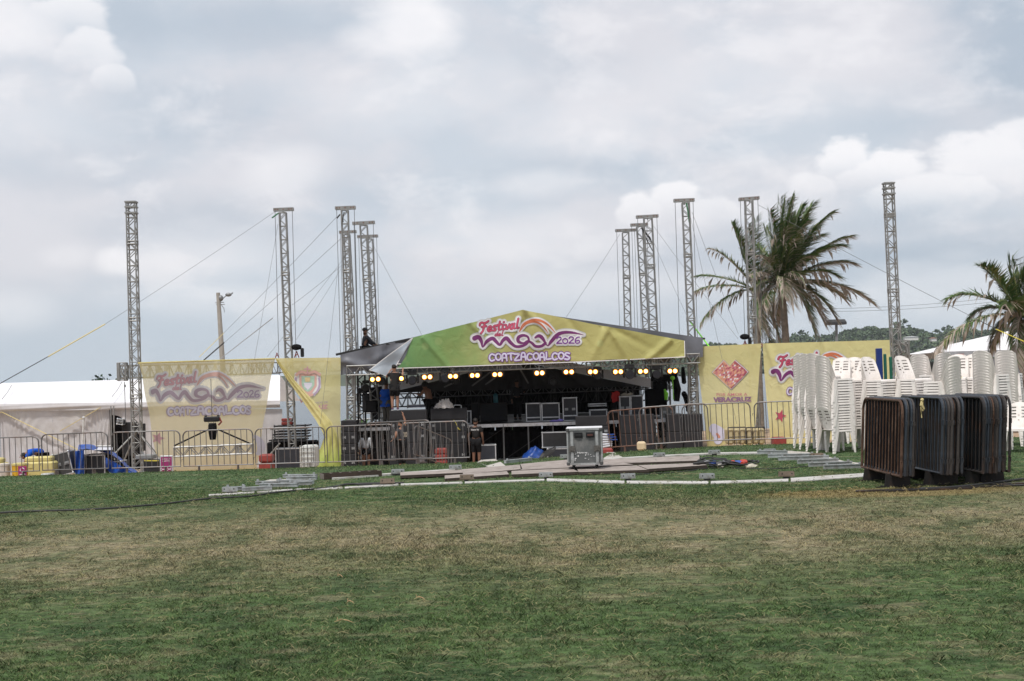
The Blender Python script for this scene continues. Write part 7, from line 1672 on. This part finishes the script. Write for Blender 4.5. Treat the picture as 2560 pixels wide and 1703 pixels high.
sheets = [([(640, 1222), (690, 1207), (722, 1203), (712, 1212), (668, 1221)], 'pale curved sheet at the left steel channels, front'), ([(655, 1207), (675, 1202), (718, 1201), (700, 1208)], 'pale curved sheet at the left steel channels, rear'),
 ([(1198, 1147), (1206, 1144), (1242, 1142), (1240, 1147), (1205, 1150)], 'rear pale sheet on the grass beside the guard'), ([(1193, 1158), (1205, 1150), (1236, 1148), (1252, 1158), (1218, 1167)], 'middle pale curved sheet beside the guard'), ([(1215, 1168), (1252, 1158), (1266, 1169), (1224, 1172)], 'front pale curved sheet beside the guard'),
 ([(1509, 1148), (1512, 1132), (1535, 1133), (1557, 1146)], 'pale sheet behind the grey flight case'), ([(1950, 1129), (1982, 1130), (2030, 1146), (2000, 1147)], 'pale board lying left of the chair stacks, rear'), ([(2030, 1148), (2075, 1146), (2110, 1156), (2160, 1162), (2160, 1172), (2110, 1168), (2060, 1158)], 'pale board lying in front of the chair stacks'), ([(1985, 1131), (2020, 1133), (2050, 1143), (2030, 1145)], 'small pale board touching the leftmost chair stack')]
for q, lab in sheets: slab('sheet', lab, 'board', q, .02, [mat('pale_sheet', (.42, .395, .36), .8, 0, .12, 6), wboard], 'pale curved sheets on the lawn')
def channel(lab, x0, y0, x1, y1, h=.05, pieces=True):
    a, b = gp(x0, y0), gp(x1, y1); t = thing('steel_channel', lab, 'steel channel', (a+b)/2, 0, 'galvanised channels on the lawn'); mb = MB(); u = Vector((0, 0, .03+h/2)); mb.beam(a+u, b+u, .05, h); mb.beam(a+u+Vector((0, 0, h/2)), b+u+Vector((0, 0, h/2)), .07, .012); mb.build('rail', galv, t)
    if pieces:
        for f in (.08, .92): p = a.lerp(b, f)+u; mb = MB(); mb.box(p+Vector((0, 0, .035)), (.03, .045, .05)); mb.build('lug', galv, t)
CH = [(709, 1199, 792, 1199), (717, 1205, 792, 1204), (694, 1213, 783, 1215), (722, 1219, 780, 1217), (650, 1223, 745, 1222), (566, 1232, 612, 1230), (640, 1217, 700, 1216), (605, 1233, 680, 1229)]
CL = ['rearmost left channel', 'second left channel from the rear', 'third left channel from the rear', 'fourth left channel, nearest the dark trough', 'long left channel by the kerb boards', 'leftmost short channel', 'channel overlapping the pale front sheet', 'channel lying along the first kerb board']
for q, l in zip(CH, CL): channel('galvanised '+l, *q)
CH = [(1895, 1139, 1968, 1140), (1920, 1149, 2040, 1147), (1946, 1156, 2072, 1152), (1994, 1164, 2096, 1160), (2022, 1172, 2130, 1168), (2060, 1178, 2158, 1175)]
for i, q in enumerate(CH): channel('galvanised channel, %s of the six in front of the chair stacks' % ('rearmost', 'second', 'third', 'fourth', 'fifth', 'frontmost')[i], *q, h=.06)
CH = [(1240, 1147, 1308, 1141), (1245, 1153, 1310, 1147), (1263, 1163, 1328, 1156)]
for i, q in enumerate(CH): channel('galvanised channel, %s of the three beside the pale sheets near the guard' % ('rear', 'middle', 'front')[i], *q)
def bracket(lab, px, py, rust=False, s=1.0):
    p = gp(px, py); t = thing('bracket', lab, 'bracket', p, 0, 'steel brackets on the oval'); m = mat('bracket_rust', (.22, .17, .13), .6, .4, .3, 9) if rust else galv
    mb = MB(); mb.box(p+Vector((0, 0, .07*s)), (.21*s, .012, .06*s)); mb.box(p+Vector((0, .05, .036)), (.22*s, .11, .010)); mb.box(p+Vector((0, .1, .07*s)), (.21*s, .012, .06*s)); mb.build('plate', m, t)
    mb = MB(); mb.box(p+Vector((0, .05, .02)), (.08*s, .1, .04)); mb.build('socket', rubber, t)
    for q in (-.07, .07): mb = MB(); mb.disc(p+Vector((q*s, -.0075, .072*s)), .011, n=8); mb.build('bolt_hole', black, t)
for px, py, r, lab in ((1138, 1178, 0, 'on the rear board left of the planks'), (994, 1189, 0, 'right of the dark trough'), (968, 1214, 1, 'rusty, on the fifth kerb board'), (1167, 1204, 1, 'rusty, at the foot of the planks'), (573, 1235, 0, 'leftmost, on the first kerb board'), (1365, 1198, 0, 'in front of the grey flight case'), (1571, 1202, 0, 'right of centre on the front curve'), (1769, 1202, 0, 'below the cable coils'), (1968, 1197, 1, 'rusty, left of the barrier bundles'), (1649, 1146, 0, 'on the rear board behind the wide plank'), (1787, 1139, 0, 'on the rear board behind the cable coils'), (1926, 1136, 0, 'at the right end of the rear boards'), (738, 1203, 0, 'among the left channels'), (2045, 1148, 1, 'rusty, beside the leftmost chair stack'), (1415, 1150, 0, 'peeping left of the grey flight case')):
    bracket('steel bracket '+lab, px, py, r)
def trough():
    a, b = gp(810, 1200), gp(954, 1191); d = (b-a); L_ = d.length; d.normalize(); n = Vector((-d.y, d.x, 0)); t = thing('trough', 'dark brown partitioned wooden trough lying on the lawn', 'trough', (a+b)/2)
    for k in (0, .22): mb = MB(); mb.beam(a+n*k+Vector((0, 0, .05)), b+n*k+Vector((0, 0, .05)), .02, .095); mb.build('side_board', wood_d, t)
    mb = MB(); mb.beam(a+n*.11+Vector((0, 0, .012)), b+n*.11+Vector((0, 0, .012)), .22, .02); mb.build('base', wood_d, t)
    for i in range(7):
        p = a.lerp(b, i/6); mb = MB(); mb.beam(p+Vector((0, 0, .05)), p+n*.22+Vector((0, 0, .05)), .014, .085); mb.build('partition', mat('partition_wood', (.20, .17, .15), .8), t)
trough()
# the grey flight case, close to
def grey_case():
    w, dep, h, wh = .575, .55, .585, .085; a = gp(1465, 1180); t = thing('flight_case', 'grey flight case on castors standing on the planks, lettered in white', 'flight case', (a.x, a.y+.1, a.z+.045), rad(-4))
    B = lambda mb, n, m, **k: mb.build(n, m, t, world=False, **k); o = wh
    mb = MB(); mb.box((0, 0, o+h/2), (w-.012, dep-.012, h-.012)); B(mb, 'panel', case_g)
    mb = MB(); e = .022
    for sx in (-1, 1):
        for sy in (-1, 1): mb.box((sx*(w/2-e/2), sy*(dep/2-e/2), o+h/2), (e, e, h-.05))
        mb.box((sx*(w/2-.085), -dep/2-.002, o+h/2-.01), (.045, .016, h-.07)); mb.box((sx*(w/2+.001), 0, o+h*.5), (.01, .05, h-.07))
    for z in (o+.012, o+h-.012):
        for s_ in (-1, 1): mb.box((0, s_*(dep/2-.006), z), (w-.04, .018, .03)); mb.box((s_*(w/2-.006), 0, z), (.018, dep-.04, .03))
    B(mb, 'edge_trim', mat('case_trim', (.40, .41, .41), .45, .5, .25, 14, dirt=(.2, .19, .18)))
    mb = MB(); mb.bbox((0, 0, o+h+.006), (w+.01, dep+.01, .022), .006); B(mb, 'lid', mat('lid_white', (.62, .62, .64), .5, .1, .1, 6))
    for sx in (-1, 1):
        for z in (o+.02, o+h-.02):
            mb = MB(); mb.bbox((sx*(w/2-.02), -dep/2+.012, z), (.06, .05, .06), .012); B(mb, 'corner', mat('corner_dark', (.09, .09, .09), .5, .5))
    for sx, m in ((-1, black), (1, mat('handle_red', (.08, .03, .025), .6))):
        x = sx*.095; z = o+h*.82; mb = MB(); mb.box((x, -dep/2-.003, z), (.135, .012, .085)); B(mb, 'handle_dish', blackm)
        mb = MB(); mb.beam((x-.045, -dep/2-.022, z), (x+.045, -dep/2-.022, z), .026, .03); B(mb, 'handle', m)
    for sx in (-1, 1):
        x = sx*(w/2-.085); z = o+h*.44; mb = MB(); mb.box((x, -dep/2-.014, z), (.10, .014, .10)); mb.box((x, -dep/2-.026, z), (.05, .014, .05)); B(mb, 'latch', mat('latch', (.13, .12, .11), .5, .5, .4, 30))
    for i, (s_, x, z, ww, hh) in enumerate((('L Nyttras', -.06, o+h*.33, .20, .035), ('L', -.155, o+h*.33, .012, .05), ('r', -.15, o+h*.15, .03, .05), ('4', -.11, o+h*.245, .03, .03))):
        vs, fs, (a_, b_, c_, d_) = text2d(s_, .015); mb = MB(); mb.add([(x+(vx-(a_+b_)/2)/(b_-a_)*ww, -dep/2-.004+.0, z+(vy-(c_+d_)/2)/(d_-c_)*hh) for vx, vy in vs], fs); B(mb, 'painted_lettering', whitep)
    rnd = random.Random(8); mb = MB()
    for i in range(14): mb.box((rnd.uniform(.0, .16), -dep/2-.005, o+h*rnd.uniform(.12, .34)), (rnd.uniform(.006, .02), .002, rnd.uniform(.004, .012)))
    B(mb, 'paint_flecks', whitep)
    for sx in (-1, 1):
        for sy in (-1, 1): mb = MB(); x, y = sx*(w/2-.10), sy*(dep/2-.09); mb.tube([(x-.014, y, .042), (x+.014, y, .042)], .042, 14); mb.box((x, y, .078), (.05, .06, .012)); mb.box((x-.02, y, .06), (.006, .035, .04)); mb.box((x+.02, y, .06), (.006, .035, .04)); B(mb, 'castor', rubber)
grey_case()
# cables on the grass
def cable(lab, pts, r=.012, m=None):
    P = [gp(*p) for p in pts]; P = catmull([(p.x, p.y, p.z+r+.006) for p in P], 6); mb = MB(); mb.tube(P, r, 6); solo(mb, 'cable', m or cable_m, lab, 'cable', 'cables lying on the lawn', smooth=True)
cable('thick black cable snaking over the lawn from the left edge', [(-30, 1287), (100, 1281), (230, 1277), (400, 1264), (520, 1250), (620, 1244), (700, 1233), (780, 1226), (840, 1219), (870, 1213), (910, 1215), (960, 1214)], .013)
cable('black cable loop on the fourth and fifth kerb boards', [(835, 1222), (852, 1217), (880, 1214), (940, 1212), (1010, 1211)], .016)
cable('thin black cable curving right of the planks', [(1700, 1148), (1740, 1146), (1775, 1158), (1800, 1163), (1830, 1158)], .016); cable('thin cable crossing the grass from the coils to the front plank', [(1810, 1170), (1760, 1174), (1700, 1182), (1600, 1188), (1560, 1192)], .008)
cable('thin cable running right from the coils to the steel channels', [(1830, 1172), (1880, 1174), (1960, 1173), (2040, 1166)], .008); cable('cable running right from under the barrier bundles to the frame edge', [(2300, 1226), (2380, 1222), (2460, 1214), (2600, 1196)], .016)
def coils():
    c = gp(1815, 1168); t = thing('cable_pile', 'heap of coiled black cables with red and blue connectors on the lawn', 'cable heap', c); rnd = random.Random(5)
    for i in range(9):
        mb = MB(); cx, cy = c.x+rnd.uniform(-.35, .3), c.y+rnd.uniform(-.3, .4); R0 = rnd.uniform(.14, .30); ph = rnd.uniform(0, 6); mb.tube([(cx+R0*cos(a)*(1+.15*sin(3*a+ph)), cy+R0*.9*sin(a), c.z+.03+.02*i*.5+.02*sin(2*a+ph)) for a in [k*2*pi/20 for k in range(20)]], .014, 5, closed=True); mb.build('coil', cable_m, t, smooth=True)
    for i, (dx, dy, m) in enumerate(((-.22, -.1, 'b'), (-.12, -.2, 'g'), (.1, -.12, 'r'), (.18, -.2, 'b'), (.3, 0, 'r'), (0, .1, 'g'), (.24, -.28, 'r'), (-.3, .1, 'g'))):
        mm = {'b': mat('conn_blue', (.03, .08, .32), .5), 'g': mat('conn_grey', (.3, .3, .32), .5), 'r': mat('conn_red', (.45, .05, .03), .5)}[m]; mb = MB(); p = Vector((c.x+dx, c.y+dy, c.z+.08)); a = rnd.uniform(0, 3); d = Vector((cos(a), sin(a), .1))*.06; mb.tube([p-d, p, p+d], [.03, .038, .028], 8); mb.build('connector', mm, t)
coils()
for i, (px, py) in enumerate(((1801, 1171), (1868, 1169), (1880, 1170))):
    p = gp(px, py); mb = MB(); mb.ball(p+Vector((0, 0, .03)), (.05+.02*i, .04, .035), 7, 5, .3, i); solo(mb, 'glove', mat('glove', (.5, .46, .38), .9), ('pale glove dropped beside the cable heap', 'pale scrap of cloth right of the cable heap', 'second pale scrap, furthest right of the cable heap')[i], 'glove')
# twigs and dry leaves on the near grass
rnd = random.Random(12)
for i, (px, py, L_, lab) in enumerate(((860, 1560, .13, 'bent dry leaf on the near lawn, left of centre'), (876, 1512, .06, 'small orange twig just above the bent dry leaf'), (1050, 1502, .08, 'short dry stem on the near lawn at centre'), (850, 1446, .05, 'pale dry blade above the small twig'))):
    p = gp(px, py); mb = MB(); mb.tube([p+Vector((-L_/2, .02, .012)), p+Vector((-L_*.1, 0, .03)), p+Vector((L_*.2, .0, .022)), p+Vector((L_/2, -.02, .01))], [.002, .005, .004, .001], 5); mb.tube([p+Vector((-L_*.3, .0, .018)), p+Vector((-L_*.35, .01, .045))], .002, 4); solo(mb, 'twig', mat('twig', (.42, .28, .15), .8), lab, 'twig')
